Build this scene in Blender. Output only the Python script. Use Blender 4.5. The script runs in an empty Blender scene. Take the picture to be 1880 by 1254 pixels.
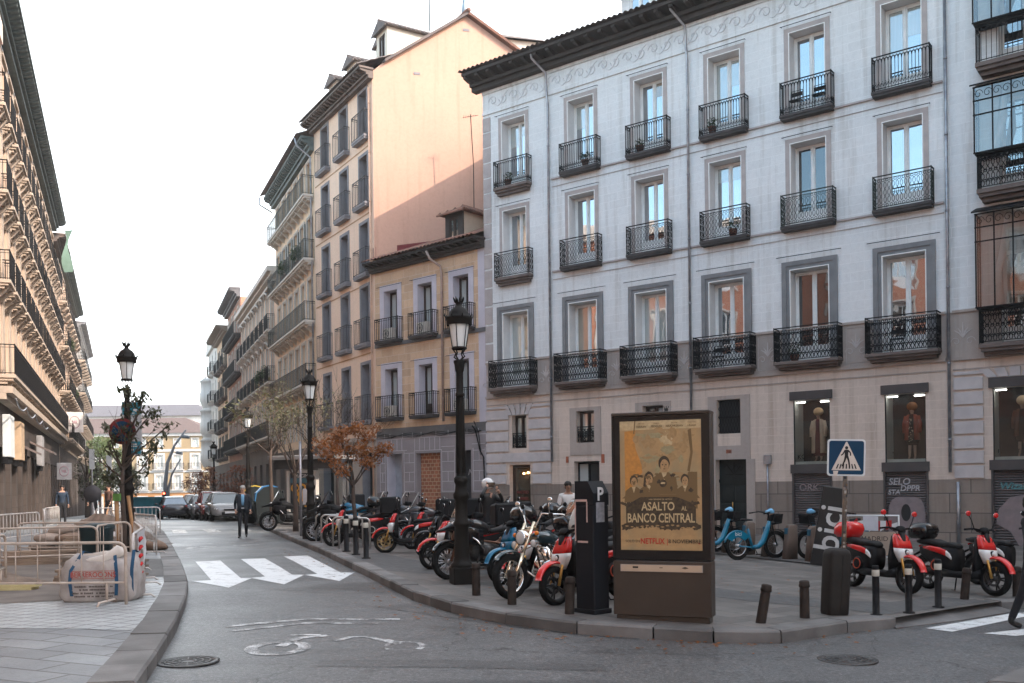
import bpy, bmesh, math, random
from mathutils import Vector, Matrix, Quaternion
PI = math.pi
R = random.Random(7)
SC = bpy.context.scene
COL = SC.collection

# ------------------------------------------------------------------ camera, sky, sun, exposure
EYE = 1.7
cam_d = bpy.data.cameras.new('camera')
cam_d.sensor_width = 36.0
cam_d.lens = 36.0 * 1750 / 1880
cam_d.shift_y = (889 - 627) / 1880
cam_d.clip_start = 0.1
cam_d.clip_end = 2500
cam = bpy.data.objects.new('camera', cam_d)
COL.objects.link(cam)
cam.matrix_world = Matrix.Translation((0, 0, EYE)) @ Matrix.Rotation(PI / 2, 4, 'X') @ Matrix.Rotation(-0.0125, 4, 'Z')
SC.camera = cam

SUN_AZ = math.radians(120)      # clockwise from +Y (the view direction)
SUN_EL = math.radians(37)
world = bpy.data.worlds.new('World')
SC.world = world
world.use_nodes = True
wn = world.node_tree
wn.nodes.clear()
w_out = wn.nodes.new('ShaderNodeOutputWorld')
w_bg = wn.nodes.new('ShaderNodeBackground')
w_sky = wn.nodes.new('ShaderNodeTexSky')
w_sky.sky_type = 'NISHITA'
w_sky.sun_disc = False
w_sky.sun_elevation = SUN_EL
w_sky.sun_rotation = SUN_AZ
w_sky.altitude = 600
w_sky.air_density = 1.0
w_sky.dust_density = 4.0
w_sky.ozone_density = 1.0
w_bg.inputs['Strength'].default_value = 0.15
# pale glare of the hazy evening side of the sky (down the street), clearer blue behind
w_tc = wn.nodes.new('ShaderNodeTexCoord')
w_dot = wn.nodes.new('ShaderNodeVectorMath'); w_dot.operation = 'DOT_PRODUCT'; w_dot.inputs[1].default_value = (-0.15, 0.95, 0.28)
wn.links.new(w_tc.outputs['Generated'], w_dot.inputs[0])
def w_map(a, b, c, d):
    n = wn.nodes.new('ShaderNodeMapRange'); wn.links.new(w_dot.outputs['Value'], n.inputs['Value'])
    for k, v in (('From Min', a), ('From Max', b), ('To Min', c), ('To Max', d)): n.inputs[k].default_value = v
    return n.outputs[0]
w_hs = wn.nodes.new('ShaderNodeHueSaturation')
wn.links.new(w_map(-0.15, 0.5, 1.0, 0.24), w_hs.inputs['Saturation']); wn.links.new(w_map(-0.15, 0.6, 1.35, 1.7), w_hs.inputs['Value'])
w_hs.inputs['Hue'].default_value = 0.475
wn.links.new(w_sky.outputs[0], w_hs.inputs['Color']); wn.links.new(w_hs.outputs[0], w_bg.inputs['Color'])
wn.links.new(w_bg.outputs[0], w_out.inputs['Surface'])

sun_d = bpy.data.lights.new('sun', 'SUN')
sun_d.energy = 2.0
sun_d.angle = math.radians(0.5)
sun_d.color = (1.0, 0.86, 0.72)
sun = bpy.data.objects.new('sun', sun_d)
COL.objects.link(sun)
sdir = Vector((math.sin(SUN_AZ) * math.cos(SUN_EL), math.cos(SUN_AZ) * math.cos(SUN_EL), math.sin(SUN_EL)))
sun.rotation_euler = sdir.to_track_quat('Z', 'Y').to_euler()
sun.location = (40, 10, 60)
SC.view_settings.view_transform = 'Standard'
SC.view_settings.look = 'None'
SC.view_settings.exposure = 1.8
SC.view_settings.gamma = 1.0
SC.view_settings.use_curve_mapping = False

# ------------------------------------------------------------------ small helpers
def gz(x, y=0):
    """the plaza falls gently to the right, the street runs downhill beyond its crest"""
    return -0.025 * min(max(x + 5.0, 0.0), 25.0) - 0.0225 * min(max(y - 48.0, 0.0), 130.0)
PV = 0.14                       # height of the pavements above the road

def V(*a): return Vector(a)

class MB:
    """collects shapes and links them as ONE mesh object"""
    def __init__(s):
        s.v = []; s.f = []; s.mi = []; s.sm = []; s.mats = []; s.M = Matrix.Identity(4); s.cur = 0; s.smooth = False
    def mat(s, m):
        if m not in s.mats: s.mats.append(m)
        s.cur = s.mats.index(m); return s
    def add(s, vs, fs, smooth=None):
        n = len(s.v); M = s.M
        s.v.extend([M @ Vector(p) for p in vs])
        sm = s.smooth if smooth is None else smooth
        for f in fs:
            s.f.append([i + n for i in f]); s.mi.append(s.cur); s.sm.append(sm)
        return s
    def box(s, x0, x1, y0, y1, z0, z1):
        vs = [(x0,y0,z0),(x1,y0,z0),(x1,y1,z0),(x0,y1,z0),(x0,y0,z1),(x1,y0,z1),(x1,y1,z1),(x0,y1,z1)]
        return s.add(vs, [(0,3,2,1),(4,5,6,7),(0,1,5,4),(1,2,6,5),(2,3,7,6),(3,0,4,7)], False)
    def bbox(s, x0, x1, y0, y1, z0, z1, b=0.01):
        """box with chamfered vertical and top edges"""
        b = min(b, (x1-x0)/2.01, (y1-y0)/2.01, (z1-z0)/1.01)
        def ring(d, z): return [(x0+b+d*0,y0+d,z),(x1-b,y0+d,z),(x1-d,y0+b,z),(x1-d,y1-b,z),(x1-b,y1-d,z),(x0+b,y1-d,z),(x0+d,y1-b,z),(x0+d,y0+b,z)]
        def ring2(z): return [(x0+b,y0+b,z),(x1-b,y0+b,z),(x1-b,y0+b,z),(x1-b,y1-b,z),(x1-b,y1-b,z),(x0+b,y1-b,z),(x0+b,y1-b,z),(x0+b,y0+b,z)]
        rs = [ring(0, z0), ring(0, z1-b), ring2(z1)]
        vs = sum(rs, []); fs = []
        for k in range(2):
            for i in range(8):
                j = (i+1) % 8; fs.append((k*8+i, k*8+j, k*8+8+j, k*8+8+i))
        fs.append(tuple(range(16, 24))); fs.append(tuple(reversed(range(8))))
        return s.add(vs, fs, False)
    def quad(s, a, b, c, d): return s.add([a, b, c, d], [(0,1,2,3)], False)
    def poly(s, pts): return s.add(pts, [tuple(range(len(pts)))], False)
    def prism(s, pts, y0, y1, axis='y'):
        """polygon in (x,z) extruded along y (or other axes)"""
        n = len(pts)
        def P(a, b, t):
            return (a, t, b) if axis == 'y' else (t, a, b) if axis == 'x' else (a, b, t)
        vs = [P(a, b, y0) for a, b in pts] + [P(a, b, y1) for a, b in pts]
        fs = [tuple(range(n)), tuple(reversed(range(n, 2*n)))]
        for i in range(n):
            j = (i+1) % n; fs.append((i, j, n+j, n+i))
        return s.add(vs, fs, False)
    def cyl(s, p, q, r0, r1=None, n=10, caps=True, smooth=True):
        p = Vector(p); q = Vector(q); r1 = r0 if r1 is None else r1
        d = q - p
        if d.length < 1e-7: return s
        qd = d.to_track_quat('Z', 'Y'); vs = []
        for c, r in ((p, r0), (q, r1)):
            for i in range(n):
                a = 2*PI*i/n + PI/n; vs.append(c + qd @ Vector((r*math.cos(a), r*math.sin(a), 0)))
        s.add(vs, [(i, (i+1) % n, n+(i+1) % n, n+i) for i in range(n)], smooth)
        if caps:
            m = len(s.v)
            s.f.append([m-2*n+i for i in reversed(range(n))]); s.mi.append(s.cur); s.sm.append(False)
            s.f.append([m-n+i for i in range(n)]); s.mi.append(s.cur); s.sm.append(False)
        return s
    def tube(s, pts, r, n=6, closed=False, smooth=True):
        pts = [Vector(p) for p in pts]; m = len(pts)
        rs = r if isinstance(r, (list, tuple)) else [r]*m
        vs = []; prev = None
        for i, p in enumerate(pts):
            if closed: t = pts[(i+1) % m] - pts[i-1]
            else: t = pts[min(i+1, m-1)] - pts[max(i-1, 0)]
            if t.length < 1e-9: t = Vector((0,0,1))
            t.normalize()
            if prev is None:
                u = t.orthogonal().normalized()
            else:
                u = prev - t*prev.dot(t)
                u = u.normalized() if u.length > 1e-6 else t.orthogonal().normalized()
            prev = u; w = t.cross(u)
            for k in range(n):
                a = 2*PI*k/n; vs.append(p + (u*math.cos(a) + w*math.sin(a))*rs[i])
        fs = []
        for i in range(m if closed else m-1):
            j = (i+1) % m
            for k in range(n):
                l = (k+1) % n; fs.append((i*n+k, i*n+l, j*n+l, j*n+k))
        if not closed:
            fs.append(tuple(reversed(range(n)))); fs.append(tuple(range((m-1)*n, m*n)))
        return s.add(vs, fs, smooth)
    def lathe(s, prof, n=16, c=(0,0,0), axis='z', smooth=True, a0=0, a1=2*PI):
        full = abs(a1-a0-2*PI) < 1e-6; m = n if full else n+1
        vs = []
        for r, h in prof:
            for i in range(m):
                a = a0 + (a1-a0)*i/n; x, y = r*math.cos(a), r*math.sin(a)
                p = (x, y, h) if axis == 'z' else (x, h, y) if axis == 'y' else (h, x, y)
                vs.append((p[0]+c[0], p[1]+c[1], p[2]+c[2]))
        fs = []
        for k in range(len(prof)-1):
            for i in range(m if full else m-1):
                j = (i+1) % m; fs.append((k*m+i, k*m+j, (k+1)*m+j, (k+1)*m+i))
        return s.add(vs, fs, smooth)
    def ball(s, c, r, n=12, m=8):
        rr = r if isinstance(r, (tuple, list)) else (r, r, r)
        vs = []; fs = []
        for k in range(m+1):
            t = PI*k/m
            for i in range(n):
                a = 2*PI*i/n
                vs.append((c[0]+rr[0]*math.sin(t)*math.cos(a), c[1]+rr[1]*math.sin(t)*math.sin(a), c[2]+rr[2]*math.cos(t)))
        for k in range(m):
            for i in range(n):
                j = (i+1) % n; fs.append((k*n+i, (k+1)*n+i, (k+1)*n+j, k*n+j))
        return s.add(vs, fs, True)
    def loft(s, secs, n=16, axis='x', e=2.6, smooth=True):
        """secs: (t, a_centre, b_centre, half_a, half_b[, exponent]) rounded-box sections along an axis"""
        vs = []; fs = []
        for q in secs:
            t, ac, bc, ha, hb = q[:5]; ee = q[5] if len(q) > 5 else e
            for i in range(n):
                an = 2*PI*i/n + PI/n; cx, sy = math.cos(an), math.sin(an)
                a = ac + ha*math.copysign(abs(cx)**(2/ee), cx); b = bc + hb*math.copysign(abs(sy)**(2/ee), sy)
                vs.append((t, a, b) if axis == 'x' else (a, t, b) if axis == 'y' else (a, b, t))
        m = len(secs)
        for k in range(m-1):
            for i in range(n):
                j = (i+1) % n; fs.append((k*n+i, k*n+j, (k+1)*n+j, (k+1)*n+i))
        fs.append(tuple(reversed(range(n)))); fs.append(tuple(range((m-1)*n, m*n)))
        return s.add(vs, fs, smooth)
    def fender(s, c, r, a0, a1, w, th=0.02, n=12, crown=0.3):
        """mudguard: a curved strip round a wheel centre in the x-z plane"""
        vs = []; m = 5
        for i in range(n+1):
            a = a0 + (a1-a0)*i/n; k = 0.35 + 0.65*math.sin(PI*(0.12+0.76*i/n))
            for j in range(m):
                y = (j/(m-1)-0.5)*2; rr = r + crown*w*(1-y*y)*k
                vs.append((c[0]+rr*math.cos(a), c[1]+y*w*(0.6+0.4*k), c[2]+rr*math.sin(a)))
            for j in range(m):
                y = (j/(m-1)-0.5)*2; rr = r - th + crown*w*(1-y*y)*k
                vs.append((c[0]+rr*math.cos(a), c[1]+y*w*(0.6+0.4*k)*0.94, c[2]+rr*math.sin(a)))
        fs = []; q = 2*m
        for i in range(n):
            for j in range(m-1):
                fs.append((i*q+j, i*q+j+1, (i+1)*q+j+1, (i+1)*q+j)); fs.append((i*q+m+j, (i+1)*q+m+j, (i+1)*q+m+j+1, i*q+m+j+1))
            fs.append((i*q, (i+1)*q, (i+1)*q+m, i*q+m)); fs.append((i*q+m-1, i*q+2*m-1, (i+1)*q+2*m-1, (i+1)*q+m-1))
        for i in (0, n):
            for j in range(m-1): fs.append((i*q+j, i*q+j+1, i*q+m+j+1, i*q+m+j))
        return s.add(vs, fs, True)
    def mesh(s, name):
        me = bpy.data.meshes.new(name)
        me.from_pydata([tuple(p) for p in s.v], [], s.f)
        for m in s.mats: me.materials.append(m)
        me.polygons.foreach_set('material_index', s.mi)
        me.polygons.foreach_set('use_smooth', s.sm)
        me.update()
        return me
    def build(s, name, m=None, parent=None, loc=None, rot=None):
        if m is not None and not s.mats: s.mats.append(m)
        return obj(name, s.mesh(name), parent, loc, rot)

def obj(name, data, parent=None, loc=None, rot=None):
    o = bpy.data.objects.new(name, data); COL.objects.link(o)
    if parent is not None: o.parent = parent
    if loc is not None: o.location = loc
    if rot is not None: o.rotation_euler = rot
    return o
def tag(o, label=None, cat=None, group=None, kind=None):
    if label: o['label'] = label
    if cat: o['category'] = cat
    if group: o['group'] = group
    if kind: o['kind'] = kind
    return o
def thing(name, label, cat, loc=(0,0,0), rz=0, group=None):
    o = obj(name, None, None, loc, (0, 0, rz)); o.empty_display_size = 0.2
    return tag(o, label, cat, group)
def copy_tree(o, parent=None):
    c = o.copy(); COL.objects.link(c)
    if parent is not None: c.parent = parent
    for ch in list(o.children): copy_tree(ch, c)
    return c
def dup(o, loc, rz, label=None, group=None):
    c = copy_tree(o); c.location = loc; c.rotation_euler = (0, 0, rz)
    if label: c['label'] = label
    if group: c['group'] = group
    return c
def text_mesh(s, size, depth=0.002, align='CENTER', shear=0, bold=0, squash=1):
    cu = bpy.data.curves.new('lettering', 'FONT'); cu.body = s; cu.size = size; cu.extrude = depth/2
    cu.align_x = align; cu.align_y = 'CENTER'; cu.shear = shear; cu.offset = bold; cu.resolution_u = 3
    o = bpy.data.objects.new('lettering', cu); COL.objects.link(o)
    dg = bpy.context.evaluated_depsgraph_get()
    me = bpy.data.meshes.new_from_object(o.evaluated_get(dg)); bpy.data.objects.remove(o)
    if squash != 1:
        for v in me.vertices: v.co.x *= squash
    return me
def lettering(s, size, m, parent, loc, rot=(PI/2, 0, 0), name='lettering', **k):
    """letters stand upright facing local -y"""
    me = text_mesh(s, size, **k); me.materials.clear(); me.materials.append(m)
    return obj(name, me, parent, loc, rot)

# ------------------------------------------------------------------ materials
def nt(name):
    m = bpy.data.materials.new(name); m.use_nodes = True
    t = m.node_tree; b = t.nodes['Principled BSDF']
    return m, t, b
def N(t, typ, **k):
    n = t.nodes.new(typ)
    for a, v in k.items():
        if a.startswith('i_'): n.inputs[a[2:].replace('_', ' ')].default_value = v
        else: setattr(n, a, v)
    return n
def c4(c): return (c[0], c[1], c[2], 1)
def mixc(t, fac, a, b, blend='MIX'):
    n = t.nodes.new('ShaderNodeMix'); n.data_type = 'RGBA'; n.blend_type = blend
    for sock, v in ((n.inputs[0], fac), (n.inputs[6], a), (n.inputs[7], b)):
        if hasattr(v, 'is_output'): t.links.new(v, sock)
        elif isinstance(v, (int, float)): sock.default_value = v
        else: sock.default_value = c4(v)
    return n.outputs[2]
def ramp(t, src, lo, hi):
    n = t.nodes.new('ShaderNodeMapRange'); n.inputs['From Min'].default_value = lo; n.inputs['From Max'].default_value = hi
    t.links.new(src, n.inputs['Value']); return n.outputs[0]
def coords(t, space='Object', scale=(1,1,1)):
    tc = t.nodes.new('ShaderNodeTexCoord'); mp = t.nodes.new('ShaderNodeMapping'); mp.inputs['Scale'].default_value = scale
    t.links.new(tc.outputs[space], mp.inputs['Vector']); return mp.outputs[0]
def noise(t, vec, scale, detail=4, rough=0.55):
    n = N(t, 'ShaderNodeTexNoise', i_Scale=scale, i_Detail=detail, i_Roughness=rough)
    t.links.new(vec, n.inputs['Vector']); return n.outputs['Fac']
def bump(t, b, h, strength=0.3, dist=0.01):
    n = N(t, 'ShaderNodeBump', i_Strength=strength, i_Distance=dist); t.links.new(h, n.inputs['Height']); t.links.new(n.outputs[0], b.inputs['Normal'])
MATS = {}
def pm(name, c1, c2=None, scale=3.0, rough=0.7, bmp=0.0, bscale=None, metal=0.0, spec=0.3, coat=0.0, space='Object', stretch=(1,1,1), em=None, rvar=0.0):
    """plain procedural material: two colours mixed by a soft noise, optional fine bump"""
    if name in MATS: return MATS[name]
    m, t, b = nt(name); vec = coords(t, space, stretch)
    if c2 is None: c2 = tuple(x*0.78 for x in c1)
    f = noise(t, vec, scale)
    t.links.new(mixc(t, ramp(t, f, 0.34, 0.66), c1, c2), b.inputs['Base Color'])
    b.inputs['Roughness'].default_value = rough; b.inputs['Metallic'].default_value = metal
    b.inputs['Specular IOR Level'].default_value = spec
    if rvar:
        f2 = noise(t, vec, scale*2.3); mr = N(t, 'ShaderNodeMapRange'); t.links.new(f2, mr.inputs['Value'])
        mr.inputs['From Min'].default_value = 0.3; mr.inputs['From Max'].default_value = 0.7
        mr.inputs['To Min'].default_value = max(rough-rvar, 0.02); mr.inputs['To Max'].default_value = min(rough+rvar, 1)
        t.links.new(mr.outputs[0], b.inputs['Roughness'])
    if coat: b.inputs['Coat Weight'].default_value = coat; b.inputs['Coat Roughness'].default_value = 0.06
    if bmp: bump(t, b, noise(t, vec, bscale or scale*12, 3), bmp, 0.01)
    if em: b.inputs['Emission Color'].default_value = c4(em[0]); b.inputs['Emission Strength'].default_value = em[1]
    MATS[name] = m
    return m
def wallmat(name, c1, c2, joint=None, bw=0.7, bh=0.35, jw=0.012, streak=0.5, bmp=0.15, off=0.5, dirt=(0.55,0.5,0.45), flip=False, rough=0.85, var=0.25, jfac=1.0):
    """plaster or stone of a facade (object x-z plane): blocks, blotches, rain streaks"""
    m, t, b = nt(name)
    tc = t.nodes.new('ShaderNodeTexCoord'); sx = t.nodes.new('ShaderNodeSeparateXYZ'); cb = t.nodes.new('ShaderNodeCombineXYZ')
    t.links.new(tc.outputs['Object'], sx.inputs[0])
    add = N(t, 'ShaderNodeMath', operation='ADD'); t.links.new(sx.outputs['X'], add.inputs[0]); t.links.new(sx.outputs['Y'], add.inputs[1])
    t.links.new(add.outputs[0], cb.inputs['X']); t.links.new(sx.outputs['Z'], cb.inputs['Y'])
    big = noise(t, tc.outputs['Object'], 0.35, 5)
    fine = noise(t, tc.outputs['Object'], 7.0, 5, 0.65)
    col = mixc(t, ramp(t, big, 0.3, 0.7), c1, c2)
    mp = t.nodes.new('ShaderNodeMapping'); mp.inputs['Scale'].default_value = (2.2, 2.2, 0.12); t.links.new(tc.outputs['Object'], mp.inputs['Vector'])
    st = noise(t, mp.outputs[0], 1.6, 4)
    mul = N(t, 'ShaderNodeMath', operation='MULTIPLY'); t.links.new(ramp(t, st, 0.52, 0.78), mul.inputs[0]); mul.inputs[1].default_value = streak
    col = mixc(t, mul.outputs[0], col, mixc(t, 1.0, col, dirt, 'MULTIPLY'))
    mul2 = N(t, 'ShaderNodeMath', operation='MULTIPLY'); t.links.new(ramp(t, fine, 0.45, 0.75), mul2.inputs[0]); mul2.inputs[1].default_value = 0.35
    col = mixc(t, mul2.outputs[0], col, mixc(t, 1.0, col, (0.72,0.7,0.7), 'MULTIPLY'))
    h = fine
    if joint is not None:
        br = t.nodes.new('ShaderNodeTexBrick'); t.links.new(cb.outputs[0], br.inputs['Vector'])
        br.offset = off
        for k, v in (('Scale', 1.0), ('Brick Width', bw), ('Row Height', bh), ('Mortar Size', jw), ('Mortar Smooth', 0.2), ('Bias', 0.0)): br.inputs[k].default_value = v
        br.inputs['Color1'].default_value = (1,1,1,1); br.inputs['Color2'].default_value = (1-var,)*3 + (1,); br.inputs['Mortar'].default_value = (1,1,1,1)
        col = mixc(t, 1.0, col, br.outputs['Color'], 'MULTIPLY')
        jm = N(t, 'ShaderNodeMath', operation='MULTIPLY'); t.links.new(br.outputs['Fac'], jm.inputs[0]); jm.inputs[1].default_value = jfac
        col = mixc(t, jm.outputs[0], col, joint)
        sub = N(t, 'ShaderNodeMath', operation='SUBTRACT'); t.links.new(fine, sub.inputs[0]); t.links.new(br.outputs['Fac'], sub.inputs[1]); h = sub.outputs[0]
    t.links.new(col, b.inputs['Base Color']); b.inputs['Roughness'].default_value = rough; b.inputs['Specular IOR Level'].default_value = 0.25
    if bmp: bump(t, b, h, bmp, 0.02)
    MATS[name] = m
    return m
def glassmat(name, tint=(0.015,0.018,0.02), refl=0.45, wob=0.02, blind=None):
    """old window pane: dark (or curtained) room behind, wavy reflection in front"""
    m, t, b = nt(name)
    b.inputs['Roughness'].default_value = 0.9; b.inputs['Specular IOR Level'].default_value = 0
    vec = coords(t)
    if blind:
        wv = N(t, 'ShaderNodeTexWave', i_Scale=3.0, i_Distortion=1.5); t.links.new(coords(t, 'Object', (2.4, 2.4, 0.15)), wv.inputs['Vector'])
        t.links.new(mixc(t, wv.outputs['Fac'], blind, tuple(x*0.7 for x in blind)), b.inputs['Base Color'])
    else: b.inputs['Base Color'].default_value = c4(tint)
    g = N(t, 'ShaderNodeBsdfGlossy', i_Roughness=0.02); g.inputs['Color'].default_value = (0.92, 0.96, 1, 1)
    bn = N(t, 'ShaderNodeBump', i_Strength=0.35, i_Distance=wob); t.links.new(noise(t, vec, 1.3, 1), bn.inputs['Height']); t.links.new(bn.outputs[0], g.inputs['Normal'])
    lw = N(t, 'ShaderNodeFresnel', i_IOR=1.5)
    mx = N(t, 'ShaderNodeMath', operation='MAXIMUM'); t.links.new(lw.outputs[0], mx.inputs[0]); mx.inputs[1].default_value = refl
    ms = t.nodes.new('ShaderNodeMixShader'); t.links.new(mx.outputs[0], ms.inputs[0]); t.links.new(b.outputs[0], ms.inputs[1]); t.links.new(g.outputs[0], ms.inputs[2])
    t.links.new(ms.outputs[0], t.nodes['Material Output'].inputs['Surface'])
    MATS[name] = m
    return m
def clearglass(name, tint=(0.9,0.95,0.95), refl=0.12):
    m, t, b = nt(name)
    tr = t.nodes.new('ShaderNodeBsdfTransparent'); tr.inputs[0].default_value = c4(tint)
    g = N(t, 'ShaderNodeBsdfGlossy', i_Roughness=0.02)
    lw = N(t, 'ShaderNodeFresnel', i_IOR=1.5); mx = N(t, 'ShaderNodeMath', operation='MAXIMUM'); t.links.new(lw.outputs[0], mx.inputs[0]); mx.inputs[1].default_value = refl
    ms = t.nodes.new('ShaderNodeMixShader'); t.links.new(mx.outputs[0], ms.inputs[0]); t.links.new(tr.outputs[0], ms.inputs[1]); t.links.new(g.outputs[0], ms.inputs[2])
    t.links.new(ms.outputs[0], t.nodes['Material Output'].inputs['Surface'])
    MATS[name] = m
    return m
def leafmat(name, c1, c2, trans=0.35):
    m, t, b = nt(name)
    vec = coords(t); f = noise(t, vec, 2.2, 3)
    rnd = N(t, 'ShaderNodeTexWhiteNoise'); geo = t.nodes.new('ShaderNodeNewGeometry'); t.links.new(geo.outputs['Random Per Island'], rnd.inputs['Vector'])
    col = mixc(t, ramp(t, f, 0.35, 0.65), c1, c2); col = mixc(t, 0.5, col, mixc(t, rnd.outputs['Value'], c1, c2))
    t.links.new(col, b.inputs['Base Color']); b.inputs['Roughness'].default_value = 0.6
    tl = t.nodes.new('ShaderNodeBsdfTranslucent'); t.links.new(col, tl.inputs[0])
    ms = t.nodes.new('ShaderNodeMixShader'); ms.inputs[0].default_value = trans
    t.links.new(b.outputs[0], ms.inputs[1]); t.links.new(tl.outputs[0], ms.inputs[2]); t.links.new(ms.outputs[0], t.nodes['Material Output'].inputs['Surface'])
    MATS[name] = m
    return m
def asphaltmat(name):
    m, t, b = nt(name); vec = coords(t)
    f1 = noise(t, vec, 95, 2, 0.7); f2 = noise(t, vec, 0.45, 5, 0.6); f3 = noise(t, vec, 12, 4, 0.65)
    col = mixc(t, ramp(t, f2, 0.34, 0.66), (0.027,0.029,0.031), (0.058,0.059,0.060))
    col = mixc(t, ramp(t, f1, 0.42, 0.72), col, (0.18,0.183,0.185))
    f4 = noise(t, vec, 26, 3, 0.8); col = mixc(t, ramp(t, f4, 0.50, 0.72), col, (0.25,0.25,0.25))
    col = mixc(t, ramp(t, f3, 0.52, 0.78), col, (0.018,0.019,0.02))
    fp = noise(t, coords(t, 'Object', (0.5,1,1)), 0.22, 3, 0.5); col = mixc(t, ramp(t, fp, 0.54, 0.57), col, mixc(t, 1.0, col, (0.52,0.52,0.53), 'MULTIPLY'))
    fs = noise(t, vec, 1.1, 4, 0.6); col = mixc(t, ramp(t, fs, 0.60, 0.72), col, mixc(t, 1.0, col, (0.55,0.54,0.53), 'MULTIPLY'))
    vo = N(t, 'ShaderNodeTexVoronoi', feature='DISTANCE_TO_EDGE', i_Scale=0.16)
    wv = N(t, 'ShaderNodeVectorMath', operation='ADD'); ns = N(t, 'ShaderNodeTexNoise', i_Scale=1.3, i_Detail=5); t.links.new(vec, ns.inputs['Vector'])
    t.links.new(vec, wv.inputs[0]); t.links.new(ns.outputs['Color'], wv.inputs[1]); t.links.new(wv.outputs[0], vo.inputs['Vector'])
    crk = N(t, 'ShaderNodeMath', operation='LESS_THAN'); t.links.new(vo.outputs['Distance'], crk.inputs[0]); crk.inputs[1].default_value = 0.0014
    col = mixc(t, crk.outputs[0], col, (0.02,0.02,0.02))
    t.links.new(col, b.inputs['Base Color'])
    mr = N(t, 'ShaderNodeMapRange'); t.links.new(f2, mr.inputs['Value'])
    for k, v in (('From Min', 0.3), ('From Max', 0.7), ('To Min', 0.30), ('To Max', 0.52)): mr.inputs[k].default_value = v
    t.links.new(mr.outputs[0], b.inputs['Roughness'])
    ad = N(t, 'ShaderNodeMath', operation='ADD'); t.links.new(f1, ad.inputs[0]); t.links.new(f3, ad.inputs[1])
    bump(t, b, ad.outputs[0], 0.5, 0.012)
    MATS[name] = m
    return m
def pavemat(name, c1, c2, joint, bw, bh, jw=0.012, rot=0.0, rough=0.6, var=0.2, off=0.5, bmp=0.3):
    m, t, b = nt(name)
    tc = t.nodes.new('ShaderNodeTexCoord'); mp = t.nodes.new('ShaderNodeMapping'); mp.inputs['Rotation'].default_value = (0, 0, rot); t.links.new(tc.outputs['Object'], mp.inputs['Vector'])
    f2 = noise(t, tc.outputs['Object'], 0.6, 5, 0.6); f1 = noise(t, tc.outputs['Object'], 30, 4, 0.7)
    col = mixc(t, ramp(t, f2, 0.3, 0.7), c1, c2)
    col = mixc(t, ramp(t, f1, 0.5, 0.85), col, tuple(x*0.62 for x in c2))
    br = t.nodes.new('ShaderNodeTexBrick'); t.links.new(mp.outputs[0], br.inputs['Vector']); br.offset = off
    for k, v in (('Scale', 1.0), ('Brick Width', bw), ('Row Height', bh), ('Mortar Size', jw), ('Mortar Smooth', 0.3), ('Bias', 0.0)): br.inputs[k].default_value = v
    br.inputs['Color1'].default_value = (1,1,1,1); br.inputs['Color2'].default_value = (1-var,)*3+(1,); br.inputs['Mortar'].default_value = (1,1,1,1)
    col = mixc(t, 1.0, col, br.outputs['Color'], 'MULTIPLY'); col = mixc(t, br.outputs['Fac'], col, joint)
    t.links.new(col, b.inputs['Base Color'])
    mr = N(t, 'ShaderNodeMapRange'); t.links.new(f2, mr.inputs['Value'])
    for k, v in (('From Min', 0.3), ('From Max', 0.7), ('To Min', rough-0.1), ('To Max', rough+0.12)): mr.inputs[k].default_value = v
    t.links.new(mr.outputs[0], b.inputs['Roughness'])
    sb = N(t, 'ShaderNodeMath', operation='SUBTRACT'); t.links.new(f1, sb.inputs[0]); t.links.new(br.outputs['Fac'], sb.inputs[1])
    bump(t, b, sb.outputs[0], bmp, 0.008)
    MATS[name] = m
    return m
def wornpaint(name, base=(0.72,0.72,0.70), wear=0.45, under=(0.09,0.09,0.09)):
    m, t, b = nt(name); vec = coords(t)
    f = noise(t, vec, 3.5, 6, 0.75); f1 = noise(t, vec, 60, 2, 0.7)
    ad = N(t, 'ShaderNodeMath', operation='ADD'); t.links.new(f, ad.inputs[0])
    mu = N(t, 'ShaderNodeMath', operation='MULTIPLY'); t.links.new(f1, mu.inputs[0]); mu.inputs[1].default_value = 0.5; t.links.new(mu.outputs[0], ad.inputs[1])
    fac = ramp(t, ad.outputs[0], 1.15-wear, 1.32-wear)
    t.links.new(mixc(t, fac, base, under), b.inputs['Base Color']); b.inputs['Roughness'].default_value = 0.5
    bump(t, b, f1, 0.3, 0.006); MATS[name] = m
    return m

iron = pm('black_iron', (0.006,0.006,0.007), (0.010,0.010,0.011), 6, 0.6, 0.1, spec=0.10)
iron_green = pm('dark_green_iron', (0.014,0.024,0.02), (0.028,0.034,0.03), 6, 0.6, 0.1, spec=0.15)
lampiron = pm('lamp_iron', (0.008,0.007,0.006), (0.014,0.012,0.010), 5, 0.6, 0.2, spec=0.15)
zinc = pm('zinc_pipe', (0.36,0.37,0.39), (0.22,0.22,0.24), 4, 0.4, metal=0.7)
white_wood = pm('white_window_wood', (0.78,0.78,0.76), (0.68,0.68,0.66), 4, 0.5)
dark_wood = pm('dark_brown_wood', (0.045,0.028,0.02), (0.03,0.02,0.016), 5, 0.5, spec=0.2)
brown_eave = pm('dark_eave_wood', (0.04,0.03,0.026), (0.025,0.02,0.018), 3, 0.7, 0.3)
tile_red = pm('clay_roof_tile', (0.22,0.10,0.065), (0.12,0.07,0.055), 2.2, 0.85, 0.4, 20)
tile_grey = pm('weathered_roof_tile', (0.16,0.125,0.11), (0.09,0.085,0.085), 2.2, 0.85, 0.4, 20)
rubber = pm('tyre_rubber', (0.006,0.006,0.006), (0.011,0.011,0.011), 12, 0.8, 0.25, 60, spec=0.12)
black_pl = pm('black_plastic', (0.007,0.007,0.008), (0.012,0.012,0.013), 8, 0.5, 0.1, 80, spec=0.12)
black_gl = pm('glossy_black_paint', (0.005,0.005,0.006), (0.008,0.008,0.009), 5, 0.2, coat=0.45)
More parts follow.
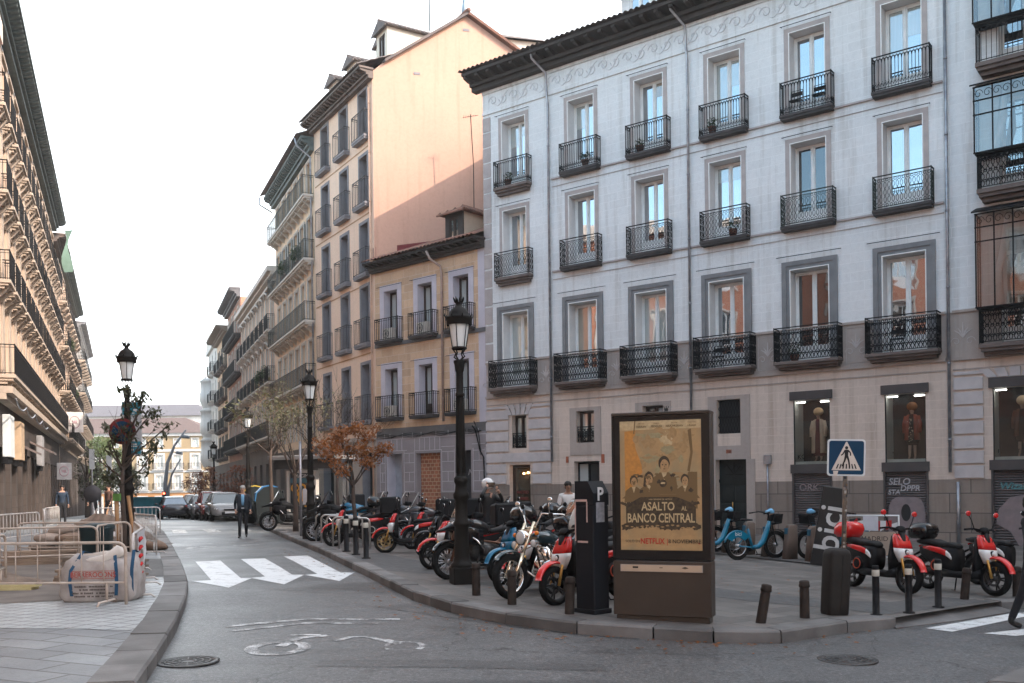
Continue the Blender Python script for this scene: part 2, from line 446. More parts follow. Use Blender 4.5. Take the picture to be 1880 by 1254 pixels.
seat_m = pm('black_vinyl', (0.009,0.009,0.01), (0.016,0.016,0.017), 14, 0.6, 0.3, 60, spec=0.2)
red_paint = pm('red_scooter_paint', (0.62,0.02,0.018), (0.50,0.015,0.015), 3, 0.25, coat=0.6)
white_pl = pm('white_scooter_paint', (0.72,0.72,0.72), (0.62,0.62,0.61), 3, 0.3, coat=0.4)
teal_paint = pm('teal_blue_paint', (0.0,0.14,0.26), (0.0,0.10,0.2), 3, 0.22, coat=0.6)
chrome = pm('chrome', (0.85,0.83,0.8), (0.7,0.68,0.65), 3, 0.12, metal=1.0)
alu = pm('cast_aluminium', (0.45,0.45,0.46), (0.3,0.3,0.31), 8, 0.35, metal=0.9)
gold_fork = pm('gold_anodised_metal', (0.72,0.42,0.12), (0.6,0.34,0.1), 5, 0.3, metal=0.9)
head_glass = pm('headlamp_glass', (0.7,0.7,0.68), (0.5,0.5,0.5), 6, 0.08, coat=1.0)
amber = pm('amber_lens', (0.75,0.22,0.03), (0.6,0.16,0.02), 6, 0.15)
redlens = pm('red_lens', (0.45,0.01,0.01), (0.35,0.01,0.01), 6, 0.15)
glass_sky = glassmat('window_glass', refl=0.5)
glass_dark = glassmat('dark_window_glass', (0.012,0.012,0.012), refl=0.16)
glass_blind = glassmat('curtained_window_glass', refl=0.3, blind=(0.42,0.44,0.40))
glass_veh = glassmat('vehicle_glass', (0.01,0.012,0.012), refl=0.2)
# ------------------------------------------------------------------ ground, road, pavements, kerbs
asph = asphaltmat('asphalt')
plaza_m = pavemat('plaza_stone_slabs', (0.172,0.157,0.143), (0.126,0.115,0.106), (0.06,0.056,0.054), 0.62, 0.42, 0.016, rot=0.92, rough=0.55, var=0.4)
left_slab = pavemat('grey_paving_slabs', (0.25,0.265,0.275), (0.185,0.195,0.205), (0.07,0.07,0.07), 0.80, 0.40, 0.018, rot=0.35, rough=0.5, var=0.4)
left_sett = pavemat('small_pale_setts', (0.42,0.445,0.45), (0.34,0.36,0.365), (0.15,0.15,0.15), 0.24, 0.24, 0.018, rot=0.35, rough=0.5, var=0.15, off=0.0)
tactile_m = pavemat('ribbed_dark_tiles', (0.135,0.13,0.125), (0.10,0.10,0.095), (0.05,0.05,0.05), 0.4, 0.1, 0.012, rot=0.35, rough=0.7)
patch_m = pavemat('dark_crossing_setts', (0.105,0.105,0.105), (0.075,0.075,0.075), (0.045,0.045,0.045), 0.2, 0.1, 0.012, rot=0.92, rough=0.65, var=0.3)
kerb_m = pm('granite_kerb', (0.20,0.195,0.19), (0.125,0.12,0.117), 2.0, 0.65, 0.35, 40)
def kerbmat(m):
    t = m.node_tree; b = t.nodes['Principled BSDF']; src = b.inputs['Base Color'].links[0].from_socket
    geo = t.nodes.new('ShaderNodeNewGeometry'); mr = t.nodes.new('ShaderNodeMapRange'); t.links.new(geo.outputs['Random Per Island'], mr.inputs['Value'])
    mr.inputs['To Min'].default_value = 0.55; mr.inputs['To Max'].default_value = 1.15; t.links.new(mixc(t, 1.0, src, mr.outputs[0], 'MULTIPLY'), b.inputs['Base Color'])
kerbmat(kerb_m)
dirt_m = pm('loose_earth', (0.19,0.165,0.145), (0.115,0.10,0.09), 1.6, 0.95, 0.9, 9)
paint_w = wornpaint('white_road_paint', (0.66,0.68,0.68), 0.36)
paint_old = wornpaint('worn_road_paint', (0.62,0.63,0.63), 0.52)

def sheet(name, pts, dz, m, thick=0):
    """flat piece of ground that follows the gentle fall of the street"""
    bm = bmesh.new()
    vs = [bm.verts.new((x, y, 0)) for x, y in pts]
    bm.faces.new(vs)
    for x in (-5.0, 20.0):
        bmesh.ops.bisect_plane(bm, geom=bm.verts[:]+bm.edges[:]+bm.faces[:], plane_co=(x,0,0), plane_no=(1,0,0))
    for y in (48.0, 178.0):
        bmesh.ops.bisect_plane(bm, geom=bm.verts[:]+bm.edges[:]+bm.faces[:], plane_co=(0,y,0), plane_no=(0,1,0))
    bmesh.ops.triangulate(bm, faces=bm.faces[:])
    bm.normal_update()
    for f in bm.faces:
        if f.normal.z < 0: f.normal_flip()
    for v in bm.verts: v.co.z = gz(v.co.x, v.co.y) + dz
    me = bpy.data.meshes.new(name); bm.to_mesh(me); bm.free(); me.materials.append(m)
    o = obj(name, me); o['kind'] = 'structure'
    return o
sheet('ground', [(-600,-300),(600,-300),(600,900),(-600,900)], 0.0, asph)

KR = [(-48,124),(-34.5,92),(-24,69.5),(-17.0,54.5),(-13.34,47.4),(-11.08,41.7),(-7.9,32.6),(-5.9,27.0),(-4.0,21.8),(-2.4,17.3),(-1.54,14.8),(-0.87,13.45),(-0.09,12.4),(0.78,11.68),(1.66,11.33),(2.33,11.13),(3.12,11.16),(4.2,12.05),(5.0,12.5)]
KR2 = [(7.38,14.45),(7.9,14.72),(12,15.4),(22,16.4),(60,18)]
KL = [(-1.6,2.0),(-2.45,5.4),(-3.16,7.9),(-3.54,9.4),(-4.06,11.4),(-4.78,13.85),(-5.46,15.95),(-6.61,19.05),(-9.0,25.25),(-12.82,35.0),(-23.6,60),(-40,98),(-51,124)]
sheet('plaza_pavement', KR + [(6.2,13.5)] + KR2 + [(60,60),(40,130),(-40,130)], PV, plaza_m)
sheet('left_pavement', KL + [(-80,124),(-80,2)], PV, left_slab)

def kerb(name, line, side, w=0.28, top=PV+0.016, blk=1.0):
    """row of separate granite kerb stones along a line; side=+1: the pavement lies to the left of the line's direction"""
    P = [Vector((x, y, 0)) for x, y in line]; mb = MB().mat(kerb_m); rr = random.Random(3)
    seg = []
    for a, b in zip(P[:-1], P[1:]):
        n = max(1, int((b-a).length/blk + 0.5))
        for i in range(n): seg.append((a.lerp(b, i/n), a.lerp(b, (i+1)/n)))
    def nrm(a, b):
        d = (b-a).normalized(); return Vector((-d.y, d.x, 0))*side
    ns = [nrm(a, b) for a, b in seg]
    for i, (a, b) in enumerate(seg):
        if b.y > 100: continue
        na = (ns[i] + ns[max(i-1,0)]).normalized() if (seg[i-1][1]-a).length < 1e-5 and i else ns[i]
        nb = (ns[i] + ns[min(i+1,len(ns)-1)]).normalized()
        d = (b-a).normalized()*0.011; t = top + rr.uniform(-0.010, 0.003)
        o = -0.02; a2, b2 = a+d, b-d
        ring = [(a2 + na*o, 0), (b2 + nb*o, 0), (b2 + nb*w, 0), (a2 + na*w, 0)]
        vs = []
        for z, inset in ((-0.06, -0.0), (t-0.025, 0.0), (t, 0.022)):
            for k, (p, _) in enumerate(ring):
                q = p + (na if k in (0,3) else nb)*(inset if k < 2 else 0)
                vs.append((q.x, q.y, gz(q.x, q.y) + z))
        fs = []
        for k in range(2):
            for j in range(4):
                l = (j+1) % 4; fs.append((k*4+j, k*4+l, k*4+4+l, k*4+4+j))
        fs.append((8,9,10,11)); mb.add(vs, fs, False)
    o = mb.build(name); o['kind'] = 'structure'
    return o
kerb('plaza_kerb', KR, 1)
kerb('street_corner_kerb', KR2, 1)
kerb('left_kerb', KL, 1, w=0.36)
# dropped crossing at the corner, darker setts and patches laid in the paving
def ramp_kerb(P, Q):
    mb = MB().mat(kerb_m)
    for i in range(len(P)-1):
        a, b, c, d = P[i], P[i+1], Q[i+1], Q[i]
        mb.add([(a[0],a[1],gz(a[0])+0.015),(b[0],b[1],gz(b[0])+0.015),(c[0],c[1],gz(c[0])+PV+0.006),(d[0],d[1],gz(d[0])+PV+0.006),(a[0],a[1],gz(a[0])-0.1),(b[0],b[1],gz(b[0])-0.1)], [(0,1,2,3),(4,5,1,0)], False)
    o = mb.build('dropped_kerb'); o['kind'] = 'structure'
ramp_kerb([(4.98,12.42),(6.25,13.28),(7.5,14.28)], [(4.9,12.75),(6.0,13.75),(7.15,14.75)])
sheet('crossing_path', [(2.75,15.0),(3.5,14.05),(4.6,13.2),(5.02,12.75),(6.2,13.62),(7.3,14.5),(6.6,15.0),(5.6,14.15),(4.9,14.3),(4.0,15.0),(3.0,16.3)], PV+0.004, patch_m)
sheet('bike_lane_paving', [(-3.85,22.2),(-2.6,18.3),(-1.2,17.4),(0.2,18.0),(-0.2,19.0),(-1.5,18.9),(-2.0,20.6),(-3.2,22.8)], PV+0.004, patch_m)
sheet('tactile_paving', [(-6.25,16.9),(-5.98,17.25),(-7.4,21.2),(-8.5,21.2),(-7.1,16.9)], PV+0.004, tactile_m)
sheet('sett_paving', [(-4.1,10.6),(-4.35,11.35),(-5.05,13.75),(-5.72,15.85),(-6.2,16.8),(-12.0,16.8),(-12.0,11.4)], PV+0.004, left_sett)
sheet('loose_earth', [(-6.35,13.35),(-7.0,13.1),(-8.6,13.25),(-12,14.2),(-14,21),(-11.5,30),(-9.6,27),(-8.6,22),(-7.6,18),(-6.6,15.6),(-6.2,14.3)], PV+0.008, dirt_m)

# painted marks on the road
def marks(name, polys, m):
    for k, p in enumerate(polys):
        o = sheet(name, p, 0.005, m)
def L2(a, b, t): return (a[0]+(b[0]-a[0])*t, a[1]+(b[1]-a[1])*t)
marks('crossing_arrow_marking', [
    [(-7.33,22.0),(-6.83,22.25),(-5.10,17.85),(-4.90,17.9),(-4.84,16.2),(-5.86,17.4),(-5.56,17.55)],
    [(-6.45,22.6),(-5.92,22.75),(-4.31,18.6),(-4.08,18.62),(-4.05,16.85),(-4.93,17.9),(-4.74,18.2)],
    [(-5.60,23.3),(-5.06,23.5),(-3.46,19.15),(-3.20,19.3),(-3.20,17.55),(-4.06,18.6),(-3.87,18.85)]], paint_w)
def stroke(pts, w):
    a = [Vector((x, y, 0)) for x, y in pts]; l = []; r = []
    for i, p in enumerate(a):
        d = (a[min(i+1,len(a)-1)] - a[max(i-1,0)]).normalized(); n = Vector((-d.y, d.x, 0))*w/2
        l.append(((p+n).x, (p+n).y)); r.append(((p-n).x, (p-n).y))
    return l + r[::-1]
marks('double_line_marking', [stroke([(-3.6,11.9),(-2.75,12.62),(-1.52,12.72)], 0.13), stroke([(-3.4,11.55),(-2.68,12.27),(-1.75,12.32)], 0.10)], paint_old)
def oval(cx, cy, rx, ry, w, a0=0, a1=2*PI, n=28):
    return stroke([(cx+rx*math.cos(a0+(a1-a0)*i/n), cy+ry*math.sin(a0+(a1-a0)*i/n)) for i in range(n+1)], w)
marks('bicycle_marking', [oval(-2.58,10.42,0.28,0.40,0.14), oval(-1.22,10.62,0.20,0.30,0.07,-0.6,3.9),
    stroke([(-2.58,10.5),(-2.5,11.1),(-2.2,11.3)],0.13), stroke([(-2.65,11.3),(-2.3,11.35)],0.08), stroke([(-2.05,10.92),(-1.93,11.2),(-1.75,11.25),(-1.5,11.0)],0.09), stroke([(-1.5,11.05),(-1.3,10.75)],0.12)], paint_old)
marks('old_street_marking', [oval(-8.9,27.2,0.3,0.5,0.2), stroke([(-8.2,28.0),(-7.5,28.2)],0.3), stroke([(-9.3,29.0),(-7.9,29.6)],0.12)], paint_old)
marks('far_crossing_marking', [stroke([(-12.6+1.15*i,36.2+0.45*i),(-13.6+1.1*i,38.8+0.4*i)],0.5) for i in range(3)], paint_old)
marks('zebra_marking', [[(5.40,12.5),(5.62,12.22),(7.42,13.8),(9.8,15.0),(9.4,15.2),(7.3,14.05)], [(5.98,12.12),(6.28,11.93),(8.2,13.0),(11,14.4),(10.6,14.6),(7.7,13.1)]], paint_w)
sheet('corner_pavement', [(4.15,8.35),(4.95,9.15),(9,12.2),(30,13.5),(30,2),(4.6,2)], PV, left_slab)
kerb('corner_kerb', [(30,13.5),(9,12.2),(4.95,9.15),(4.15,8.35),(4.6,2)], 1, w=0.3)
cover_m = pm('cast_iron_cover', (0.10,0.10,0.10), (0.055,0.055,0.055), 9, 0.45, 0.5, 40, metal=0.5)
def manhole(x, y, label):
    t = thing('manhole_cover', label, 'manhole cover', (x, y, gz(x)+0.006), 0.3, 'manhole covers in the road')
    mb = MB().mat(cover_m); mb.lathe([(0.31,0.0),(0.31,0.008),(0.27,0.010),(0.265,0.004),(0.0,0.004)], 32)
    mb.build('cover', parent=t)
    mb = MB().mat(cover_m)
    for r in (0.08, 0.15, 0.22): mb.lathe([(r-0.012,0.004),(r-0.012,0.010),(r+0.012,0.010),(r+0.012,0.004)], 28)
    for i in range(12):
        a = i*PI/6; mb.M = Matrix.Rotation(a, 4, 'Z'); mb.box(0.09, 0.25, -0.006, 0.006, 0.004, 0.0095)
    mb.M = Matrix.Identity(4); mb.build('raised_ribs', parent=t)
manhole(-3.27, 9.55, 'round iron manhole cover by the left kerb near the bicycle marking')
manhole(3.54, 10.12, 'round iron manhole cover on the dark road below the leaning bollard')

# ------------------------------------------------------------------ building kit
def wall_sheet(mb, Ln, z0, z1, holes, matf, rev, xs=(), zs=(), depth=0.45):
    """facade plane y=0 (outside is -y) with openings and their reveals"""
    X = sorted(set([0, Ln] + list(xs) + [h[0] for h in holes] + [h[1] for h in holes]))
    Z = sorted(set([z0, z1] + list(zs) + [h[2] for h in holes] + [h[3] for h in holes]))
    for i in range(len(X)-1):
        for j in range(len(Z)-1):
            cx, cz = (X[i]+X[i+1])/2, (Z[j]+Z[j+1])/2
            if any(h[0] < cx < h[1] and h[2] < cz < h[3] for h in holes): continue
            mb.mat(matf(cx, cz)); mb.quad((X[i],0,Z[j]),(X[i+1],0,Z[j]),(X[i+1],0,Z[j+1]),(X[i],0,Z[j+1]))
    for h in holes:
        d = h[4] if len(h) > 4 else depth; a, b, c, e = h[:4]
        mb.mat(h[5] if len(h) > 5 else rev)
        mb.quad((a,0,c),(a,d,c),(a,d,e),(a,0,e)); mb.quad((b,0,e),(b,d,e),(b,d,c),(b,0,c))
        mb.quad((a,0,e),(a,d,e),(b,d,e),(b,0,e)); mb.quad((a,0,c),(b,0,c),(b,d,c),(a,d,c))

def win_meshes(w, h, fm, gm, kick=0.0, transom=None, fr=0.06, mull=0.07, two=True, lmat=None):
    """(frame mesh, pane mesh) of a two-leaf window; origin bottom left of the opening, at the glazing plane"""
    f = MB().mat(fm); g = MB().mat(gm); y0, y1 = -0.04, 0.03
    f.box(0, fr, y0, y1, 0, h); f.box(w-fr, w, y0, y1, 0, h); f.box(fr, w-fr, y0, y1, h-fr, h); f.box(fr, w-fr, y0, y1, 0, fr)
    top = h-fr
    if transom: f.box(fr, w-fr, y0-0.01, y1, transom-0.03, transom+0.03)
    xs = [(fr, w/2-mull/2), (w/2+mull/2, w-fr)] if two else [(fr, w-fr)]
    if two: f.box(w/2-mull/2, w/2+mull/2, y0-0.015, y1, fr, top)
    for a, b in xs:
        for (c, e) in ([(fr, transom-0.03), (transom+0.03, top)] if transom else [(fr, top)]):
            l = 0.045; f.box(a, a+l, -0.02, 0.02, c, e); f.box(b-l, b, -0.02, 0.02, c, e); f.box(a+l, b-l, -0.02, 0.02, e-l, e)
            kz = c + (kick if c < kick+0.1 and kick else l)
            f.box(a+l, b-l, -0.02, 0.02, c, kz)
            g.quad((a+l,0,kz),(b-l,0,kz),(b-l,0,e-l),(a+l,0,e-l))
    return f.mesh('window'), g.mesh('pane')

_wc = {}
def put_window(parent, x, z, w, h, d, fm, gm, **k):
    key = (round(w,3), round(h,3), fm.name, gm.name, tuple(sorted(k.items())))
    if key not in _wc: _wc[key] = win_meshes(w, h, fm, gm, **k)
    a, b = _wc[key]
    o = obj('window', a, parent, (x, d, z)); obj('pane', b, o)
    return o

def railing_mesh(w, d, h, style, m, sp=0.115):
    """three-sided iron balcony railing; origin: bottom left corner at the wall plane, front at y=-d"""
    mb = MB().mat(m); path = [(0,0),(0,-d),(w,-d),(w,0)]
    def run(a, b):
        a = Vector((a[0],a[1],0)); b = Vector((b[0],b[1],0)); L = (b-a).length; e = (b-a)/L
        n = max(1, int(round(L/sp))); t = 0.012
        P = lambda s, z: a + e*s + Vector((0,0,z))
        for z, r in ((h, 0.024), (0.05, 0.016), (h-0.10, 0.012)): mb.tube([P(0,z), P(L,z)], r, 4, smooth=False)
        for i in range(n+1):
            s = L*i/n
            if style == 'bars': mb.tube([P(s,0.02), P(s,h)], t, 4, smooth=False)
            elif style == 'arch':
                mb.tube([P(s,0.02), P(s,h-0.1)], t, 4, smooth=False)
                if i < n:
                    q = L/n; mb.tube([P(s,h-0.22), P(s+q*0.15,h-0.12), P(s+q*0.5,h-0.05), P(s+q*0.85,h-0.12), P(s+q,h-0.22)], 0.011, 4, smooth=False)
                    mb.tube([P(s,0.24), P(s+q*0.5,0.10), P(s+q,0.24)], 0.011, 4, smooth=False)
                    mb.tube([P(s+q*0.5,0.10), P(s+q*0.5,0.2), P(s+q*0.2,0.28)], 0.007, 4, smooth=False)
            elif style == 'wavy':
                for sg in (1,-1):
                    mb.tube([P(min(max(s+sg*0.045*math.sin(2*PI*k/6),0),L), 0.16+(h-0.36)*k/9) for k in range(10)], 0.010, 4, smooth=False)
                if i < n:
                    q = L/n
                    for zc in (0.10, h-0.15): mb.tube([P(min(s+q*0.5+0.045*math.cos(k*PI/3),L), zc+0.045*math.sin(k*PI/3)) for k in range(6)], 0.011, 4, closed=True, smooth=False)
            elif style == 'scroll':
                for sg in (1,-1):
                    mb.tube([P(min(max(s+sg*(0.05*math.sin(2*PI*k/5)+0.02*math.cos(5*k)),0),L), 0.06+(h-0.14)*k/11) for k in range(12)], 0.015, 4, smooth=False)
                if i < n:
                    q = L/n
                    for zc, r in ((0.22, 0.055), (h*0.5, 0.06), (h-0.22, 0.05)):
                        mb.tube([P(min(max(s+q*0.5+r*(1-k*0.06)*math.cos(k*PI/4),0),L), zc+r*(1-k*0.06)*math.sin(k*PI/4)) for k in range(12)], 0.013, 4, smooth=False)
        for s in (0, L): mb.tube([P(s,0), P(s,h+0.03)], 0.018, 4, smooth=False)
    for a, b in zip(path[:-1], path[1:]):
        if (Vector(a)-Vector(b)).length > 0.02: run(a, b)
    return mb.mesh('railing')
_bc = {}
def put_balcony(parent, x, z, w, d, h, style, rm, sm, slab=0.14, moulded=False, sp=0.115, consoles=0):
    """slab whose top is at z, railing above"""
    key = (round(w,3), d, h, style, rm.name, sm.name, slab, moulded, sp, consoles)
    if key not in _bc:
        s = MB().mat(sm)
        s.bbox(-0.03, w+0.03, -d-0.03, -0.003, -slab*0.55, 0, 0.012)
        if moulded: s.box(0.02, w-0.02, -d+0.05, -0.003, -slab, -slab*0.55-0.002); s.box(0.08, w-0.08, -d*0.6, -0.003, -slab*1.5, -slab-0.002)
        else: s.box(0.0, w, -d, -0.003, -slab, -slab*0.55-0.002)
        for i in range(consoles):
            cx = w*(i+0.5)/consoles; s.prism([(-d*0.9,-slab-0.002),(-0.003,-slab-0.002),(-0.003,-slab-0.45),(-d*0.35,-slab-0.30)], cx-0.07, cx+0.07, 'x')
        _bc[key] = (s.mesh('balcony'), railing_mesh(w, d, h, style, rm, sp))
    a, b = _bc[key]
    o = obj('balcony', a, parent, (x, 0, z)); obj('railing', b, o)
    return o
_sc = {}
def put_surround(parent, x0, x1, z0, z1, b, m, proud=0.03, step=True, inner=None):
    """moulded band round an opening (x0..x1, z0..z1), open at the bottom"""
    key = (round(x1-x0,3), round(z1-z0,3), b, m.name, proud, step, inner.name if inner else '')
    if key not in _sc:
        s = MB().mat(m); w, h = x1-x0, z1-z0; e = 0.003
        def band(o, i, p):
            s.box(-o, -i, -p, -e, 0, h+o); s.box(w+i, w+o, -p, -e, 0, h+o); s.box(-i, w+i, -p, -e, h+i, h+o)
        if step: band(b, b*0.5, proud*1.5); band(b*0.5-0.001, 0.03, proud*0.8)
        else: band(b, 0.03, proud)
        s.mat(inner or white_wood); band(0.03, 0.0, proud*1.1+0.004)
        _sc[key] = s.mesh('window_surround')
    return obj('window_surround', _sc[key], parent, (x0, 0, z0))
def put_rod(parent, x0, x1, z):
    mb = MB().mat(iron); mb.tube([(x0,-0.2,z-0.04),(x0,-0.02,z)], 0.009, 4); mb.tube([(x1,-0.2,z-0.04),(x1,-0.02,z)], 0.009, 4); mb.tube([(x0-0.03,-0.13,z-0.02),(x1+0.03,-0.13,z-0.02)], 0.013, 5)
    return mb.build('awning_rod', parent=parent)
def put_pipe(parent, x, z0, z1, m=zinc, r=0.05, top=None):
    mb = MB().mat(m); pts = [(x,-0.09,z0),(x,-0.09,z1)]
    if top: pts = [(x,-0.09,z0),(x,-0.09,z1-0.0)] + top
    mb.tube(pts, r, 8)
    z = z0+1.0
    while z < z1:
        mb.tube([(x,-0.09,z),(x,-0.09,z+0.06)], r*1.25, 8); z += 2.4
    return mb.build('downpipe', parent=parent)
def eave(parent, x0, x1, z, d, h, m, mod=0.55, mw=0.14):
    """timber eave: soffit board, fascia steps and brackets; top at z+h, projects d"""
    mb = MB().mat(m); e = 0.003
    mb.box(x0, x1, -d*0.35, -e, z, z+h*0.28); mb.box(x0, x1, -d*0.5, -e, z+h*0.28+e, z+h*0.5)
    mb.box(x0-0.05, x1+0.05, -d, -e, z+h*0.8, z+h)
    n = max(1, int((x1-x0)/mod))
    for i in range(n+1):
        x = x0 + (x1-x0-mw)*i/n
        mb.prism([(-d*0.93,z+h*0.8-e),(-0.01,z+h*0.8-e),(-0.01,z+h*0.5+e),(-d*0.62,z+h*0.5+e),(-d*0.93,z+h*0.64)], x, x+mw, 'x')
    return mb.build('eave', parent=parent)
def tile_slope(mb, x0, x1, y0, z0, y1, z1, m, sp=0.24, r=0.05):
    """rows of curved tiles running up a slope"""
    mb.mat(m); n = max(2, int((x1-x0)/sp)); vs = []; fs = []; k = n*6; rows = 8
    for j in range(rows+1):
        t = j/rows
        for i in range(k+1):
            x = x0+(x1-x0)*i/k; b = abs(math.sin(PI*i/6))*r*1.6 + (0.025 if j % 2 else 0)
            vs.append((x, y0+(y1-y0)*t, z0+(z1-z0)*t + b))
    for j in range(rows):
        for i in range(k):
            a = j*(k+1)+i; fs.append((a, a+1, a+k+2, a+k+1))
    mb.add(vs, fs, False)
def shell(parent, Ln, depth, z0, z1, m, name='side_wall', roof_m=None):
    """the walls one does not look at, and a flat lid"""
    mb = MB().mat(m)
    mb.quad((0,0,z0),(0,0,z1),(0,depth,z1),(0,depth,z0)); mb.quad((Ln,0,z0),(Ln,depth,z0),(Ln,depth,z1),(Ln,0,z1)); mb.quad((0,depth,z0),(0,depth,z1),(Ln,depth,z1),(Ln,depth,z0))
    mb.quad((0,0,z1),(Ln,0,z1),(Ln,depth,z1),(0,depth,z1))
    return mb.build(name, parent=parent)
def dormer(parent, x, y, z, w, h, dp, wm, rm, wh=0.6, side_m=None, ov=0.22, hip=True, fm=None, gm=None):
    """roof window with its own little tiled roof; front faces -y"""
    mb = MB().mat(wm); hw = w*0.28
    b = z; top = z+h
    mb.box(x, x+w/2-hw, y, y+0.08, b, top); mb.box(x+w/2+hw, x+w, y, y+0.08, b, top); mb.box(x+w/2-hw, x+w/2+hw, y, y+0.08, b, b+0.15); mb.box(x+w/2-hw, x+w/2+hw, y, y+0.08, top-0.2, top)
    mb.mat(side_m or wm); mb.box(x, x+0.08, y+0.083, y+dp, b, top); mb.box(x+w-0.08, x+w, y+0.083, y+dp, b, top)
    o = mb.build('dormer', parent=parent)
    r = MB().mat(rm); ri = w*0.26; y0 = y-ov; yr = y+(w*0.5 if hip else -ov)
    vs = [(x-ov,y0,top),(x+w+ov,y0,top),(x+w+ov,y+dp,top),(x-ov,y+dp,top),(x+w/2,yr,top+ri+0.15),(x+w/2,y+dp,top+ri+0.15)]
    r.add(vs, [(0,1,4),(1,2,5,4),(3,0,4,5),(2,3,5),(0,3,2,1)], False)
    r.box(x-ov, x+w+ov, y0, y0+0.06, top-0.07, top-0.002)
    r.tube([(x+w/2,yr,top+ri+0.17),(x+w/2,y+dp,top+ri+0.17)], 0.07, 6)
    k = int(dp/0.25)
    for sgn in (0,1):
        for i in range(k):
            yy = y0+0.15+i*0.25; tt = min(1.0, max(0.05,(yy-y0)/(yr-y0+1e-6))) if hip else 1.0
            ex = x-ov if not sgn else x+w+ov
            r.tube([(ex,yy,top+0.03),(ex+(x+w/2-ex)*tt,yy,top+0.03+(ri+0.15)*tt)], 0.05, 5)
    obj('dormer_roof', r.mesh('dormer_roof'), o)
    f, g = win_meshes(2*hw, h-0.35, fm or dark_wood, gm or glass_dark)
    q = obj('dormer_window', f, o, (x+w/2-hw, y+0.06, b+0.15)); obj('dormer_pane', g, o, (x+w/2-hw, y+0.06, b+0.15))
    return o
def bld(name, label, ox, oy, dx, dy, cat='building', group=None):
    return thing(name, label, cat, (ox, oy, 0), math.atan2(dy, dx), group)

def darker(m0, name, f):
    m = m0.copy(); m.name = name; t = m.node_tree; b = t.nodes['Principled BSDF']; src = b.inputs['Base Color'].links[0].from_socket
    t.links.new(mixc(t, 1.0, src, (f, f, f), 'MULTIPLY'), b.inputs['Base Color']); return m
asph_d = darker(asph, 'repaired_asphalt', 0.72)
for pts in ([(-2.0,9.75),(-0.6,9.85),(0.9,9.7),(0.95,9.35),(-0.6,9.45),(-1.95,9.4)], [(0.6,8.6),(2.9,9.0),(3.1,8.35),(0.8,7.9)], [(-2.05,14.0),(-1.5,14.5),(-0.75,13.2),(0.3,12.2),(1.5,11.4),(1.48,11.25),(0.2,12.0),(-0.9,12.95)]):
    sheet('asphalt_repair', pts, 0.003, asph_d)
# ------------------------------------------------------------------ pale corner building
A_up = wallmat('pale_lavender_plaster', (0.69,0.695,0.69), (0.62,0.625,0.62), (0.74,0.74,0.735), 0.9, 0.32, 0.012, streak=0.7, bmp=0.12, var=0.05, jfac=0.45)
A_low = wallmat('pinkish_stone_plaster', (0.62,0.51,0.43), (0.55,0.45,0.385), (0.66,0.56,0.48), 1.1, 0.30, 0.010, streak=0.7, bmp=0.15, var=0.06, jfac=0.5)
A_gran = wallmat('brown_granite_blocks', (0.29,0.235,0.195), (0.22,0.18,0.155), (0.10,0.085,0.075), 1.25, 0.62, 0.016, streak=0.8, bmp=0.4, var=0.22)
A_band = wallmat('taupe_plaster_band', (0.40,0.34,0.30), (0.335,0.285,0.255), None, streak=0.6)
A_rust = pm('rusticated_blocks', (0.50,0.46,0.45), (0.42,0.385,0.38), 2.5, 0.85, 0.3, 20)
A_rev = pm('white_plaster_reveal', (0.64,0.64,0.64), (0.57,0.57,0.57), 2, 0.8)
A_gray = pm('grey_stone_surround', (0.20,0.20,0.203), (0.16,0.16,0.163), 2.5, 0.8, 0.2, 25)
A_pink = pm('taupe_surround', (0.40,0.35,0.33), (0.33,0.29,0.275), 2.5, 0.8, 0.2, 25)
A_line = pm('painted_ornament', (0.52,0.46,0.44), (0.45,0.40,0.38), 3, 0.8)
slab_dk = pm('dark_balcony_slab', (0.06,0.053,0.052), (0.04,0.036,0.036), 3, 0.8, 0.2, 20)
slab_br = pm('brown_stone_slab', (0.15,0.118,0.104), (0.105,0.084,0.075), 3, 0.85, 0.2, 20)
lintel_m = pm('dark_taupe_metal', (0.07,0.06,0.058), (0.055,0.048,0.046), 2, 0.6, 0.1)
shop_in = pm('shop_interior', (0.45,0.46,0.44), (0.40,0.41,0.39), 1, 0.8)
shop_dark = pm('shop_dark_back', (0.02,0.02,0.022), (0.03,0.03,0.03), 1, 0.7)
vitrine = clearglass('shop_window_glass', (0.85,0.88,0.86), 0.05)
door_gr = pm('dark_green_door', (0.009,0.015,0.015), (0.014,0.02,0.02), 5, 0.4, 0.1)
shutm = None
def shutter_mat():
    m, t, b = nt('roller_shutter'); tc = t.nodes.new('ShaderNodeTexCoord')
    f = noise(t, tc.outputs['Object'], 1.6, 4)
    t.links.new(mixc(t, ramp(t, f, 0.35, 0.65), (0.125,0.095,0.088), (0.085,0.066,0.062)), b.inputs['Base Color'])
    b.inputs['Roughness'].default_value = 0.55; b.inputs['Metallic'].default_value = 0.2
    return m
shutm = shutter_mat()
graf_w = pm('white_graffiti_paint', (0.42,0.40,0.40), (0.34,0.32,0.32), 9, 0.7)
graf_p = pm('pale_mauve_graffiti_paint', (0.24,0.19,0.19), (0.19,0.155,0.155), 5, 0.7)
graf_c = pm('cyan_graffiti_paint', (0.10,0.24,0.25), (0.08,0.19,0.2), 6, 0.7)
graf_k = pm('black_graffiti_paint', (0.015,0.014,0.014), (0.022,0.02,0.02), 6, 0.7)

